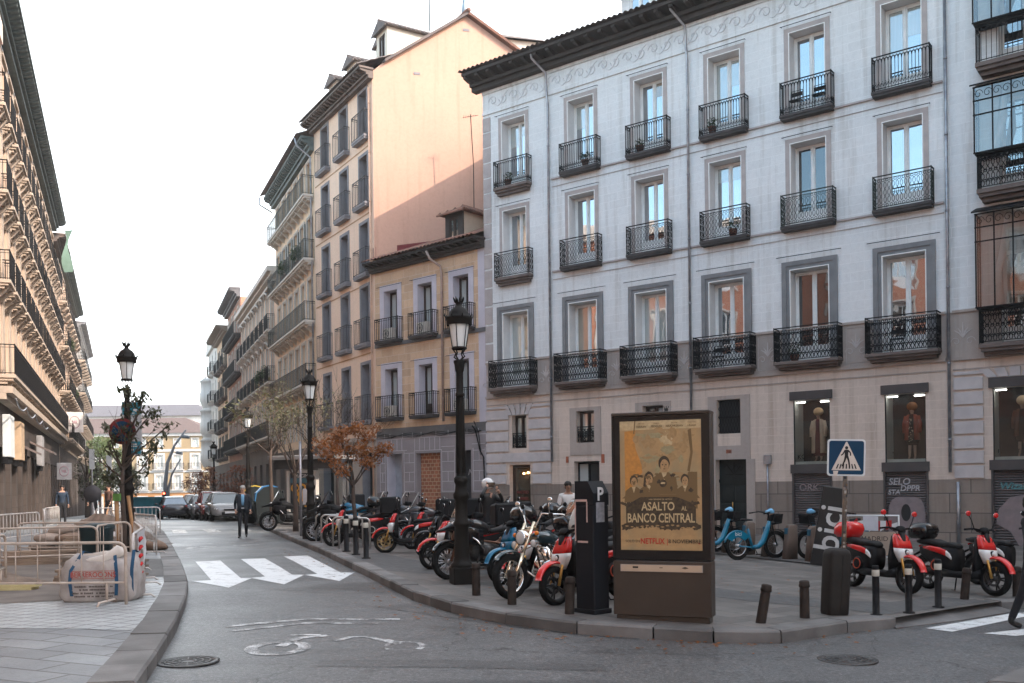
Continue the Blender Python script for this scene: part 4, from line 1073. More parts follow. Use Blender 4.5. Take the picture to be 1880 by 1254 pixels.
mb.build('roof', parent=bP)
eave(bP, -0.1, LP+0.15, 21.5, 0.75, 0.5, pm('brown_grey_eave', (0.15,0.115,0.10), (0.10,0.08,0.07), 3, 0.8), 0.4, 0.16)
mb = MB(); tile_slope(mb, -0.15, LP+0.2, -0.85, 22.02, 1.1, 22.9, tile_grey); mb.build('roof_edge', parent=bP)
P_cream = pm('cream_dormer_plaster', (0.66,0.60,0.50), (0.58,0.52,0.44), 2, 0.85)
for c in (1.2, 3.9): dormer(bP, c-0.6, 0.7, 22.3, 1.2, 1.75, 3.2, P_cream, tile_grey, hip=False)
dormer(bP, 6.9, 0.9, 22.5, 1.3, 1.9, 4.2, P_cream, tile_grey, hip=False)
mb = MB().mat(P_cream); mb.M = inv
for t0, t1, zb, zt, o0, o1 in ((6.2,10.4,23.0,24.7,1.2,3.2),(2.6,4.4,24.0,25.6,3.5,6.0)):
    P = [GP(t0,zb,o0),GP(t1,zb,o0),GP(t1,zb,o1),GP(t0,zb,o1)]; Q = [p+Vector((0,0,zt-zb)) for p in P]
    mb.mat(P_cream); mb.add(P+Q, [(0,1,5,4),(1,2,6,5),(2,3,7,6),(3,0,4,7)], False)
    C2 = [GP(t0-0.2,zt,o0-0.25),GP(t1+0.25,zt,o0-0.25),GP(t1+0.25,zt,o1+0.2),GP(t0-0.2,zt,o1+0.2)]; D2 = [GP(t0-0.2,zt+0.75,(o0+o1)/2),GP(t1+0.1,zt+0.6,(o0+o1)/2)]
    mb.mat(tile_grey); mb.add(C2+D2, [(0,1,5,4),(2,3,4,5),(1,2,5),(3,0,4)], False)
mb.build('roof_lantern', parent=bP)
mb = MB().mat(pm('steel_flue', (0.25,0.33,0.40), (0.2,0.26,0.32), 3, 0.4, metal=0.3)); mb.M = inv; mb.tube([GP(4.7,25.0,0.3),GP(4.85,26.6,0.3)], 0.11, 8); mb.mat(iron); mb.tube([GP(4.0,25.3,2.5),GP(4.0,28,2.5)], 0.03, 5); mb.build('chimney_pipe', parent=bP)
for k, (z, h) in enumerate(zip(fl, hh)):
    for c in PC:
        put_window(bP, c-0.5, z, 1.0, h-0.02, 0.44, P_blind, glass_dark if k % 2 else glassmat('grey_blind_glass', refl=0.12, blind=(0.13,0.13,0.14)) if 'grey_blind_glass' not in MATS else MATS['grey_blind_glass'])
        put_surround(bP, c-0.5, c+0.5, z, z+h, 0.16, P_grey, 0.03, step=False, inner=P_grey)
        put_balcony(bP, c-0.78, z, 1.6, 0.3, 1.22, 'bars', pm('thin_grey_rail', (0.06,0.055,0.055)), P_grey, 0.2, sp=0.2)
    if k < 4:
        mb = MB().mat(pm('ochre_string', (0.46,0.26,0.13))); mb.box(0.12, LP-0.3, -0.02, -0.004, z-0.52, z-0.46); mb.build('string_course', parent=bP)
for x0, x1 in ((0.9,2.5),(3.7,5.2),(6.5,7.8)):
    mb = MB().mat(door_gr); mb.box(x0, x1, 0.42, 0.48, -0.8, 3.4); mb.mat(iron); mb.box((x0+x1)/2-0.02, (x0+x1)/2+0.02, 0.38, 0.418, -0.8, 3.4); mb.build('shop_front', parent=bP)
mb = MB().mat(P_base); mb.box(0, LP, -0.08, -0.004, 3.95, 4.15); mb.build('string_course', parent=bP)
put_pipe(bP, LP-0.25, 0.2, 21.2, pm('painted_pipe', (0.55,0.36,0.26)), 0.05)
# ------------------------------------------------------------------ the other houses of the street
def rows_building(root, Ln, H, depth, wm, rows, base_m=None, base_z=4.2, z0=-5, gf=None, fm=dark_wood, rev=None, side=True, sw=True):
    """rows: dict(z, h, w, cols=[..], bal=None|'single'|'long', style, gm, sur, d, bw)"""
    holes = []
    for r in rows:
        for c in r['cols']: holes.append((c-r['w']/2, c+r['w']/2, r['z'], r['z']+r['h'], 0.3, rev or wm))
    for h in gf or []: holes.append(h)
    mb = MB(); wall_sheet(mb, Ln, z0, H, holes, lambda x, z: (base_m or wm) if z < base_z else wm, rev or wm, zs=(base_z,)); mb.build('wall', parent=root)
    shell(root, Ln, depth, z0, H, wm)
    for r in rows:
        for c in r['cols']:
            put_window(root, c-r['w']/2, r['z'], r['w'], r['h']-0.02, 0.25, r.get('fm', fm), r.get('gm', glass_dark), kick=r.get('kick', 0.4))
            if r.get('sur'): put_surround(root, c-r['w']/2, c+r['w']/2, r['z'], r['z']+r['h'], r.get('sb', 0.18), r['sur'], 0.05, step=True, inner=r['sur'])
            if r.get('bal') == 'single': put_balcony(root, c-r['bw']/2, r['z'], r['bw'], r['d'], 1.05, 'bars', r.get('rm', iron), r.get('sm', slab_br), 0.2, moulded=True, sp=0.14, consoles=r.get('con', 0))
            if r.get('shut'):
                mb = MB().mat(r['shut'])
                for sg in (-1, 1):
                    xa = c+sg*r['w']/2; xb = xa+sg*r['w']*0.42; mb.box(min(xa,xb), max(xa,xb), -0.07, -0.03, r['z'], r['z']+r['h'])
                mb.build('shutters', parent=root)
        if r.get('bal') == 'long': put_balcony(root, r.get('b0', 0.25), r['z'], r.get('b1', Ln-0.25)-r.get('b0', 0.25), r['d'], 1.05, 'bars', r.get('rm', iron), r.get('sm', slab_br), 0.22, moulded=True, sp=0.16, consoles=r.get('con', 0))
def even(n, L, m=0.0): return [m + (L-2*m)*(i+0.5)/n for i in range(n)]

cream1 = wallmat('cream_grey_plaster', (0.74,0.54,0.37), (0.65,0.475,0.33), None, streak=0.6)
cream2 = wallmat('peach_plaster', (0.72,0.51,0.365), (0.64,0.45,0.325), (0.63,0.52,0.43), 2.0, 0.45, 0.01, streak=0.5, var=0.05)
stone_w = pm('pale_carved_stone', (0.58,0.52,0.46), (0.47,0.42,0.37), 3, 0.85, 0.3, 15)
dgreen = pm('dark_green_shutter', (0.025,0.035,0.03), (0.035,0.045,0.04), 5, 0.6)
base_br = wallmat('dark_shop_stone', (0.14,0.11,0.09), (0.10,0.08,0.07), None, streak=0.8)
greeneave = pm('grey_green_eave', (0.11,0.14,0.135), (0.075,0.095,0.095), 3, 0.7)

def simple_gf(n, Ln, top=3.3):
    return [(c-0.75, c+0.75, -5, top, 0.5, base_br) for c in even(n, Ln)]
def shopfronts(root, n, Ln, top=3.3):
    for c in even(n, Ln):
        mb = MB().mat(shop_dark); mb.box(c-0.75, c+0.75, 0.42, 0.46, -4, top); mb.mat(dark_wood); mb.box(c-0.04, c+0.04, 0.36, 0.418, -4, top); mb.box(c-0.75, c+0.75, 0.36, 0.418, top-0.8, top-0.72); mb.build('shop_front', parent=root)

# narrow cream house with long green balconies
LG = 12.36
bG = bld('apartment_building', 'cream house with three long green balconies beside the tall pink block', -15.9, 64.9, 5.0, -11.3)
g5 = even(6, LG, 0.4)
rows_building(bG, LG, 20.6, 12, cream1, [
    dict(z=18.2, h=2.1, w=0.9, cols=g5, bal='long', d=0.6, rm=iron_green, sm=stone_w, con=10, sur=stone_w),
    dict(z=14.6, h=2.5, w=0.9, cols=g5, bal='long', d=0.6, rm=iron_green, sm=stone_w, con=10, sur=stone_w, shut=dgreen),
    dict(z=11.1, h=2.5, w=0.9, cols=g5, bal='long', d=0.6, rm=iron_green, sm=stone_w, con=10, sur=stone_w, shut=None),
    dict(z=7.6, h=2.5, w=0.9, cols=g5, bal='long', d=0.55, rm=iron, sm=stone_w, con=8, sur=stone_w),
    dict(z=4.5, h=2.2, w=0.9, cols=g5, sur=stone_w)], base_br, 4.0, gf=simple_gf(4, LG))
shopfronts(bG, 4, LG)
eave(bG, -0.1, LG+0.0, 20.6, 0.75, 0.75, greeneave, 0.45, 0.2)
mb = MB(); tile_slope(mb, -0.1, LG, -1.0, 21.4, 5.0, 23.6, tile_grey); mb.mat(zinc); mb.tube([(LG-0.4,-1.0,21.3),(LG-0.4,-0.9,20.9),(LG-0.3,-0.15,20.3),(LG-0.3,-0.1,4.2)], 0.06, 6); mb.tube([(0.05,-1.05,21.3),(0.05,-1.05,20.8),(0.2,-0.2,20.3)], 0.06, 6); mb.build('roof', parent=bG)
# ornate peach house
LD = 20.95
bD = bld('apartment_building', 'ornate peach house with white cornice and arched balconies down the street', -23.8, 84.3, 7.9, -19.4)
d8 = even(8, LD, 0.5)
rows_building(bD, LD, 16.2, 14, cream2, [
    dict(z=12.6, h=2.7, w=1.0, cols=d8, bal='single', bw=1.7, d=0.5, con=2, sur=stone_w, sm=stone_w, gm=glass_blind, fm=white_wood),
    dict(z=9.0, h=2.7, w=1.0, cols=d8, bal='single', bw=1.8, d=0.5, con=2, sur=stone_w, sm=stone_w),
    dict(z=5.2, h=2.8, w=1.0, cols=d8, bal='long', d=0.6, con=14, sur=stone_w, sm=stone_w)], base_br, 4.6, gf=simple_gf(6, LD, 3.4))
shopfronts(bD, 6, LD, 3.4)
mb = MB().mat(stone_w)
mb.box(-0.05, LD+0.05, -0.35, -0.004, 16.2, 16.4); mb.box(-0.1, LD+0.1, -0.6, -0.004, 16.404, 16.75); mb.box(-0.05, LD+0.05, -0.25, -0.004, 15.7, 15.85)
for c in d8:
    for z in (15.35, 11.8):
        mb.tube([(c-0.75,-0.12,z),(c-0.45,-0.18,z+0.22),(c,-0.22,z+0.32),(c+0.45,-0.18,z+0.22),(c+0.75,-0.12,z)], 0.09, 5)
mb.build('cornice', parent=bD)
mb = MB().mat(pm('attic_ochre_plaster', (0.62,0.45,0.30), (0.55,0.40,0.27), 2, 0.85)); mb.prism([(9.5,16.5),(20.6,16.5),(20.6,19.9),(9.5,18.6)], 2.0, 9.0); mb.mat(tile_grey); mb.prism([(9.2,18.62),(20.9,19.92),(20.9,20.1),(9.2,18.8)], 1.5, 9.3); mb.mat(brick_fill); mb.box(14.6, 15.6, 3, 4, 19.35, 20.9); mb.mat(dark_wood)
for i in range(3): mb.box(11+i*1.4, 11.8+i*1.4, 1.95, 1.996, 17.0, 18.3)
mb.build('attic', parent=bD)
# red house with dark eave, cream house with green shutters, white house with bow windows
redb = wallmat('red_brick_facade', (0.38,0.15,0.09), (0.31,0.12,0.075), (0.42,0.30,0.22), 0.25, 0.07, 0.01, streak=0.4)
bE = bld('apartment_building', 'narrow red brick house under a deep dark eave far down the street', -28.3, 95.6, 4.5, -11.3)
e4 = even(4, 12.16, 0.4)
rows_building(bE, 12.16, 18.6, 10, redb, [dict(z=z, h=2.5, w=1.0, cols=e4, bal='long', d=0.6, sm=slab_dk, sur=stone_w) for z in (15.4, 12.0, 8.6, 5.2)], base_br, 4.2, gf=simple_gf(3, 12.16)); shopfronts(bE, 3, 12.16)
eave(bE, -0.3, 12.3, 18.6, 1.0, 0.8, pm('grey_eave', (0.12,0.115,0.12), (0.08,0.08,0.085)), 0.6, 0.2)
bF = bld('apartment_building', 'cream house with dark green shutters behind the red brick house', -32.9, 107, 4.6, -11.4)
f3 = even(3, 12.29, 0.6)
rows_building(bF, 12.29, 17.4, 10, cream1, [dict(z=z, h=2.4, w=1.1, cols=f3, bal='single', bw=2.6, d=0.5, shut=dgreen) for z in (14.2, 11.0, 7.8, 4.8)], base_br, 4.2, gf=simple_gf(3, 12.29)); shopfronts(bF, 3, 12.29)
eave(bF, -0.3, 12.3, 17.4, 1.2, 0.6, pm('tan_eave', (0.24,0.19,0.15), (0.2,0.16,0.13)), 0.7, 0.2)
white_pla = wallmat('white_stucco', (0.66,0.63,0.58), (0.58,0.55,0.51), None, streak=0.5)
bH = bld('apartment_building', 'white corner house with rounded bow windows at the far end of the right side', -37.6, 118.6, 4.7, -11.6)
rows_building(bH, 12.5, 18.3, 10, white_pla, [dict(z=z, h=2.4, w=1.0, cols=even(3, 12.5, 0.5), bal='single', bw=1.6, d=0.6, sm=stone_w) for z in (15.0, 11.7, 8.4, 5.1)], base_br, 4.2)
mb = MB().mat(white_pla)
for z in (5, 8.6, 12.2): mb.lathe([(0.9,z-0.8),(1.25,z),(1.25,z+1.1),(1.15,z+1.12),(1.15,z+2.3),(1.3,z+2.4),(0.9,z+2.8)], 14, c=(2.5,0,0), a0=PI, a1=2*PI)
mb.box(-0.1, 12.6, -0.3, -0.004, 18.0, 18.6)
for x in (0.5, 2.5, 4.5): mb.lathe([(0.3,18.6),(0.5,19.0),(0.35,19.6),(0.5,20.0),(0.0,20.5)], 10, c=(x,0.2,0))
mb.build('bow_window', parent=bH)

# ------------------------------------------------------------------ left side of the street
LX, LY = -0.4086, 1.0
ln = math.hypot(LX, LY)
def lp(s, off=0.0):
    """point on the left building line, s metres along, off metres out into the street"""
    return (-4.4+LX/ln*s*1.0 + off*LY/ln, LY/ln*s - off*LX/ln)
L_pl = wallmat('warm_peach_stucco', (0.55,0.41,0.31), (0.48,0.36,0.275), None, streak=0.6)
L_st = pm('grey_beige_stone', (0.40,0.33,0.265), (0.32,0.265,0.215), 3, 0.85, 0.3, 15)
L_base = wallmat('grimy_brown_stone', (0.09,0.072,0.064), (0.062,0.052,0.047), (0.05,0.04,0.035), 1.2, 0.5, 0.015, streak=0.9)
x, y = lp(33*ln)
def left_block(name, label, s0, s1, H, ncol, wm, floors, base_m, bal_m=L_st, pil=True, cat='building'):
    x, y = lp(s0*ln); Ln = (s1-s0)*ln
    b = bld(name, label, x, y, LX, LY, cat); cols = even(ncol, Ln, 0.3)
    rows_building(b, Ln, H, 12, wm, [dict(z=z, h=h, w=1.05, cols=cols, bal=bal, bw=1.7, d=d, con=con, sur=None, sm=bal_m, gm=glass_dark) for z, h, bal, d, con in floors], base_m, 5.2,
        gf=[(c-0.85, c+0.85, -5, 3.3, 0.5, base_m) for c in cols[::1]])
    for i, c in enumerate(cols):
        mb = MB().mat(shop_dark if i % 2 else door_gr); mb.box(c-0.85, c+0.85, 0.4, 0.45, -4, 3.3); mb.mat(dark_wood); mb.box(c-0.04, c+0.04, 0.34, 0.398, -4, 3.3); mb.box(c-0.85, c+0.85, 0.34, 0.398, 2.5, 2.6); mb.build('shop_front', parent=b)
    if pil:
        mb = MB().mat(L_st); pitch = cols[1]-cols[0]
        for c in cols:
            for z, h, *_ in floors:
                for sg in (-1, 1): mb.box(c+sg*pitch*0.42-0.14, c+sg*pitch*0.42+0.14, -0.05, -0.004, z+0.0, z+h+0.35)
                mb.box(c-0.8, c+0.8, -0.10, -0.004, z+h+0.22, z+h+0.36)
        mb.build('pilasters', parent=b)
    return b, Ln, cols
bL, LL, lc = left_block('apartment_building', 'sunlit peach building with rows of stone balconies at the left edge', 33.2, 67, 18.6, 16, L_pl,
    [(15.5, 2.4, 'single', 0.35, 2), (12.4, 2.5, 'single', 0.4, 2), (9.2, 2.6, 'single', 0.45, 2), (5.8, 2.8, 'long', 0.6, 30)], L_base)
eave(bL, -0.2, LL*0.86, 18.6, 0.85, 0.7, greeneave, 0.42, 0.2); eave(bL, LL*0.86+0.1, LL, 18.0, 0.8, 0.55, tile_grey, 0.42, 0.2)
mb = MB().mat(L_st); mb.box(0, LL, -0.55, -0.004, 5.12, 5.36); mb.box(0, LL, -0.35, -0.004, 4.9, 5.116); mb.mat(zinc)
mb.tube([(0.5+i*0.4,-0.6,4.95-0.25*math.sin(PI*((i%10)/10.0))) for i in range(40)], 0.03, 5); mb.build('shop_cornice', parent=bL)
pan = [(2.6,'tall_lightbox',(0.62,0.66,0.66)),(6.6,'tall_lightbox',(0.45,0.33,0.22)),(17.5,'tall_lightbox',(0.30,0.30,0.31))]
for sx, nm, col in pan:
    mb = MB().mat(pm('panel_%d' % int(sx*10), col)); mb.bbox(sx-0.75, sx+0.75, -0.28, -0.01, 2.95, 4.5, 0.02); mb.mat(iron); mb.box(sx-0.85, sx+0.85, -0.2, -0.012, 2.7, 2.92); mb.build('shop_sign', parent=bL)
mb = MB().mat(pm('canvas_awning', (0.14,0.11,0.10), (0.1,0.08,0.075))); mb.prism([(-1.0,3.45),(-0.01,3.95),(-0.01,4.05),(-1.0,3.55)], 13.2, 16.0, 'x'); mb.prism([(-0.6,3.3),(-0.01,3.6),(-0.01,3.7),(-0.6,3.4)], 9.5, 11.8, 'x'); mb.build('awning', parent=bL)
bL2, LL2, lc2 = left_block('apartment_building', 'cream building with plants on its balconies beyond the peach one on the left', 67.2, 92, 18.2, 10, cream2,
    [(15.2, 2.3, 'single', 0.5, 2), (12.0, 2.4, 'single', 0.6, 2), (8.8, 2.5, 'single', 0.7, 2), (5.4, 2.6, 'single', 0.8, 2)], L_base)
eave(bL2, -0.2, LL2, 18.2, 0.8, 0.5, greeneave, 0.5, 0.2)
bL3, LL3, lc3 = left_block('apartment_building', 'pale building with a projecting cornice farthest along the left side', 92.2, 116, 17.4, 9, white_pla,
    [(14.4, 2.3, 'single', 0.8, 0), (11.2, 2.4, 'single', 0.8, 0), (8.0, 2.5, 'single', 0.9, 0), (4.9, 2.5, 'single', 0.9, 0)], L_base, pil=False)
eave(bL3, -0.2, LL3, 17.4, 1.0, 0.6, zinc, 0.7, 0.2)
# shop sign boxes hanging over the left pavement
def hanging_sign(s, z, w, h, label, col, txt=None):
    x, y = lp(s*ln, 0.1); t = thing('shop_sign', label, 'shop sign', (x, y, z), math.atan2(LX, -LY)+PI, 'signs over the left pavement')
    t.rotation_euler.z = math.atan2(-LX, LY)
    mb = MB().mat(pm('sign_face_'+txt, col)); mb.bbox(0.15, 0.15+w, -0.09, 0.09, 0, h, 0.02); mb.build('sign_board', parent=t)
    mb = MB().mat(iron); mb.tube([(0,0,h*0.8),(0.2,0,h*0.8)], 0.03, 5); mb.tube([(0,0,h*0.2),(0.2,0,h*0.2)], 0.03, 5); mb.build('bracket', parent=t)
    mb = MB().mat(pm('sign_ring', (0.45,0.3,0.33))); mb.tube([(0.15+w/2+0.30*w*math.cos(k*PI/8),-0.1,h/2+0.3*h*math.sin(k*PI/8)) for k in range(16)], 0.03, 4, closed=True); mb.tube([(0.15+w*0.35+0.02*k*w,-0.1,h/2+0.1*h*math.sin(k*1.2)) for k in range(16)], 0.025, 4); mb.build('emblem', parent=t)
hanging_sign(71, 6.0, 1.15, 1.5, 'white square shop sign with a round emblem hanging high over the left pavement', (0.62,0.60,0.58), 'a')
hanging_sign(60, 2.35, 0.85, 1.05, 'small grey square sign low over the left pavement by the shops', (0.42,0.42,0.43), 'b')

# brick block beside the camera: only seen in the window panes of the pale building
brickL = wallmat('sunlit_red_brick', (0.50,0.17,0.09), (0.42,0.14,0.08), (0.45,0.30,0.22), 0.25, 0.07, 0.01, streak=0.3)
x, y = lp(-22*ln)
bB = bld('apartment_building', 'red brick building on the left street side, mirrored in the window panes opposite', x, y, LX, LY)
LB = 55*ln; bc = even(16, LB, 1)
rows_building(bB, LB, 17.5, 12, brickL, [dict(z=z, h=2.5, w=1.2, cols=bc, sur=stone_w, fm=white_wood) for z in (13.6, 9.9, 6.2)], cream2, 5.0)
mb = MB().mat(stone_w); mb.box(0, LB, -0.4, -0.004, 17.2, 17.9); mb.box(0, LB, -0.15, -0.004, 5.0, 5.3); mb.build('cornice', parent=bB)

# ------------------------------------------------------------------ houses closing the street
end_w = wallmat('cream_end_facade', (0.33,0.24,0.135), (0.30,0.22,0.125), None, streak=0.2)
end_o = wallmat('orange_end_base', (0.38,0.18,0.065), (0.34,0.16,0.06), None, streak=0.2)
end_wh = pm('white_trim', (0.50,0.485,0.455), (0.45,0.435,0.41), 2, 0.8)
roof_gr = pm('grey_slate_roof', (0.11,0.105,0.115), (0.085,0.08,0.09), 3, 0.7, 0.2)
bX = bld('apartment_building', 'cream house with white windows and orange ground floor closing the street', -75, 160, 1, 0)
LE = 24.3; ec = [2.5, 5.5, 8.5, 13.0, 15.9, 18.9, 21.9]
rows_building(bX, LE, 10.7, 14, end_w, [dict(z=8.6, h=1.4, w=1.0, cols=ec, sur=end_wh, fm=white_wood, gm=glass_blind), dict(z=4.9, h=2.4, w=1.15, cols=ec, sur=end_wh, sb=0.35, bal='single', bw=2.2, d=0.4, fm=white_wood, gm=glass_blind, sm=end_wh),
    dict(z=1.5, h=2.4, w=1.15, cols=ec, sur=end_wh, sb=0.35, bal='single', bw=2.2, d=0.4, fm=white_wood, gm=glass_blind, sm=end_wh), dict(z=-2.4, h=2.6, w=1.2, cols=ec, sur=end_wh, sb=0.3, fm=white_wood, gm=glass_blind)], end_o, 1.1, fm=white_wood)
mb = MB().mat(end_wh); mb.box(-0.1, LE+0.1, -0.35, -0.004, 10.5, 11.0); mb.box(0, LE, -0.12, -0.004, 7.9, 8.3); mb.box(0, LE, -0.12, -0.004, 4.4, 4.7); mb.box(0, LE, -0.12, -0.004, 1.0, 1.25); mb.build('cornice', parent=bX)
mb = MB().mat(pm('brown_slate_roof', (0.115,0.08,0.07), (0.09,0.065,0.06), 3, 0.8)); mb.add([(-0.5,-0.6,11),(LE+0.6,-0.6,11),(LE+0.6,14,11),(-0.5,14,11),(1,6,14.0),(LE-6,6,14.0)], [(0,1,5,4),(1,2,5),(2,3,4,5),(3,0,4)], False); mb.build('roof', parent=bX)
bY = bld('building', 'grey roofed taller building behind the cream house at the street end', -100, 185, 1, 0)
mb = MB().mat(white_pla); mb.box(0, 41, 0, 14, -5, 15.8); mb.build('wall', parent=bY)
mb = MB().mat(roof_gr); mb.add([(-0.5,-0.6,15.8),(41.6,-0.6,15.8),(41.6,14.6,15.8),(-0.5,14.6,15.8),(4,7,18.6),(37,7,18.6)], [(0,1,5,4),(1,2,5),(2,3,4,5),(3,0,4),(0,3,2,1)], False); mb.build('roof', parent=bY)
bZ = bld('building', 'orange brick building just visible at the right end of the street', -49.6, 176, 1, 0)
mb = MB().mat(pm('orange_brick_far', (0.50,0.20,0.10), (0.42,0.17,0.09), 1, 0.85)); mb.box(0, 12, 0, 10, -5, 8.8); mb.build('wall', parent=bZ)
mb = MB().mat(end_wh); mb.box(-0.1, 12, -0.3, -0.004, 5.6, 6.0); mb.box(-0.1, 12, -0.3, -0.004, 2.2, 2.5); mb.build('string_course', parent=bZ); mb = MB().mat(tile_grey); mb.prism([(-0.4,8.8),(12.4,8.8),(12.4,9.0),(6,11.2),(-0.4,10.8)], -0.4, 10); mb.build('roof', parent=bZ)

bT = bld('apartment_building', 'tall plain block continuing the plaza front beyond the right picture edge', -1.07+.7933*27.1, 41.5-.6089*27.1, .7933, -.6089)
tc_ = even(16, 50, 1)
rows_building(bT, 50, 21, 14, cream2, [dict(z=z, h=2.5, w=1.2, cols=tc_, sur=stone_w, fm=white_wood) for z in (17.6, 14.0, 10.4, 6.0)], base_br, 4.6)

bS = bld('apartment_building', 'peach block across the side street, outside the picture to the right of the camera', 90, 7, -1, 0)  # unseen block, its height and length set so its shadow covers the plaza
rows_building(bS, 76, 42, 18, cream2, [dict(z=z, h=2.5, w=1.2, cols=even(14, 76, 1), sur=stone_w, fm=white_wood) for z in (32.4, 28.4, 24.4, 20.4, 16.4, 12.4, 8.4, 4.8)], base_br, 4.2)
# ------------------------------------------------------------------ street furniture
def at(x, y, dz=PV): return (x, y, gz(x, y) + dz)
frost = pm('frosted_lamp_glass', (0.70,0.74,0.74), (0.60,0.65,0.65), 3, 0.25, coat=0.5)
def make_lamp():
    t = thing('street_lamp', 'x', 'street lamp', at(0, 0), 0, 'cast iron street lamps')
    mb = MB().mat(lampiron)
    mb.bbox(-0.19, 0.19, -0.19, 0.19, 0, 0.30, 0.02); mb.lathe([(0.20,0.30),(0.205,0.34),(0.16,0.38),(0.14,0.46),(0.13,0.80),(0.125,1.0),(0.15,1.02),(0.15,1.08),(0.115,1.12),(0.108,1.45),(0.14,1.52),(0.145,1.58),(0.115,1.62),(0.10,1.74),(0.125,1.80),(0.125,1.86),(0.088,1.9)], 12)
    mb.build('base', parent=t)
    mb = MB().mat(lampiron)
    mb.lathe([(0.085,1.88),(0.078,2.6),(0.068,3.30),(0.080,3.31),(0.080,3.35),(0.066,3.37),(0.062,3.72),(0.078,3.76),(0.09,3.86),(0.105,3.90),(0.105,3.93),(0.05,3.95)], 14)
    for k in range(14):
        a = k*2*PI/14; mb.tube([(0.083*math.cos(a),0.083*math.sin(a),1.95),(0.068*math.cos(a),0.068*math.sin(a),3.28)], 0.008, 4)
    mb.build('pole', parent=t)
    mb = MB().mat(lampiron)
    for k in range(4):
        a = k*PI/2+PI/4; c, s = math.cos(a), math.sin(a); mb.tube([(0.03*c,0.03*s,3.94),(0.11*c,0.11*s,4.0),(0.07*c,0.07*s,4.06),(0.13*c,0.13*s,4.14)], 0.014, 5)
    mb.lathe([(0.13,4.13),(0.14,4.15),(0.13,4.17),(0.0,4.17)], 16)
    for k in range(6):
        a = k*PI/3; c, s = math.cos(a), math.sin(a); mb.tube([(0.125*c,0.125*s,4.16),(0.19*c,0.19*s,4.58)], 0.009, 4)
    mb.lathe([(0.215,4.55),(0.225,4.58),(0.225,4.63),(0.24,4.66),(0.245,4.69),(0.20,4.70),(0.185,4.76),(0.14,4.83),(0.07,4.88),(0.05,4.90),(0.05,4.93),(0.07,4.96),(0.0,4.97)], 18)
    for k in range(8):
        a = k*PI/4; c, s = math.cos(a), math.sin(a); mb.tube([(0.06*c,0.06*s,4.95),(0.085*c,0.085*s,5.01),(0.10*c,0.10*s,5.05)], [0.016,0.018,0.004], 4); mb.tube([(0.235*c,0.235*s,4.68),(0.26*c,0.26*s,4.72),(0.255*c,0.255*s,4.76)], [0.014,0.014,0.004], 4)
    lan = mb.build('lantern', parent=t)
    mb = MB().mat(frost); mb.lathe([(0.115,4.171),(0.18,4.56)], 18); mb.build('lamp_glass', parent=lan)
    return t
lamp0 = make_lamp()
def lampn(x, y, s, label, first=False):
    o = lamp0 if first else copy_tree(lamp0)
    o.location = at(x, y); o['label'] = label; o.scale = (s, s, s); o.rotation_euler.z = 0.3 if first else 0.9
    return o
lampn(-0.86, 16.05, 0.955, 'tall black street lamp among the motorbikes, nearest and largest of the lamps', True)
lampn(-5.98, 28.3, 1.0, 'black street lamp with frosted lantern beside the bare tree at the bus shelter')
lampn(-11.4, 41.2, 1.0, 'black street lamp standing behind the dark rubbish container')
lampn(-20.0, 64.0, 1.0, 'small black street lamp above the row of parked cars by the orange shrubs')
lampn(-9.1, 22.6, 1.0, 'street lamp wrapped by the leafy tree, with a no parking sign, above the building site')
lampn(-36.5, 112, 1.0, 'thin distant street lamp in front of the cream house closing the street')
lampn(-39.5, 123, 0.95, 'smaller distant street lamp left of the other one before the cream house')
lampn(-42.5, 128, 0.85, 'smallest distant street lamp, low in front of an orange ground floor')
# bracket lamp on the pale building
def on_facade(b, x, y, z): return b.matrix_basis @ Vector((x, y, z))
p = on_facade(bA, 9.25, -0.9, 3.55)
t = thing('wall_lamp', 'black lantern on an iron bracket fixed to the pale facade above the advert pillar', 'wall lamp', p, bA.rotation_euler.z)
mb = MB().mat(lampiron); mb.tube([(0.35,0.88,0.0),(0.25,0.5,0.12),(0.1,0.2,-0.05),(0,0,0.0)], 0.03, 6); mb.tube([(0.35,0.88,-0.2),(0.3,0.7,-0.1),(0.2,0.45,-0.12),(0.25,0.5,0.1)], 0.022, 5); mb.build('bracket', parent=t)
mb = MB().mat(lampiron); mb.lathe([(0.10,0.02),(0.12,0.04),(0,0.05)], 12)
for k in range(6): a = k*PI/3; c, s = math.cos(a), math.sin(a); mb.tube([(0.10*c,0.10*s,0.04),(0.19*c,0.19*s,0.5)], 0.012, 4)
mb.lathe([(0.20,0.48),(0.24,0.52),(0.22,0.58),(0.18,0.66),(0.08,0.76),(0.06,0.8),(0.08,0.84),(0,0.9)], 12)
for k in range(6): a = k*PI/3; c, s = math.cos(a), math.sin(a); mb.tube([(0.06*c,0.06*s,0.85),(0.10*c,0.10*s,0.95)], 0.014, 4)
l = mb.build('lantern', parent=t); mb = MB().mat(frost); mb.lathe([(0.095,0.05),(0.185,0.49)], 12); mb.build('lamp_glass', parent=l)

# advertising pillar
def dirz(ax, ay, bx, by): return math.atan2(by-ay, bx-ax)
brown_met = pm('brown_painted_metal', (0.055,0.042,0.033), (0.043,0.033,0.026), 1.5, 0.45, 0.05)
black_fr = pm('black_glass_border', (0.008,0.008,0.009), (0.012,0.012,0.013), 2, 0.25, spec=0.3)
t = thing('advertising_pillar', 'brown advertising pillar with a golden film poster given a faint added glow standing on the plaza kerb', 'advert pillar', at(1.27, 12.1), dirz(1.26,12.1,2.41,11.65))
W = 1.235; D = 0.30
mb = MB().mat(brown_met); mb.bbox(0.03, W-0.03, 0.03, D-0.02, -0.12, 0.05, 0.01); mb.bbox(0, W, 0, D, 0.052, 0.735, 0.012); mb.mat(A_pink); mb.box(0.10, W-0.10, -0.012, -0.002, 0.60, 0.69); mb.mat(brown_met); mb.box(0.02,0.03,-0.004,-0.001,0.08,0.7)
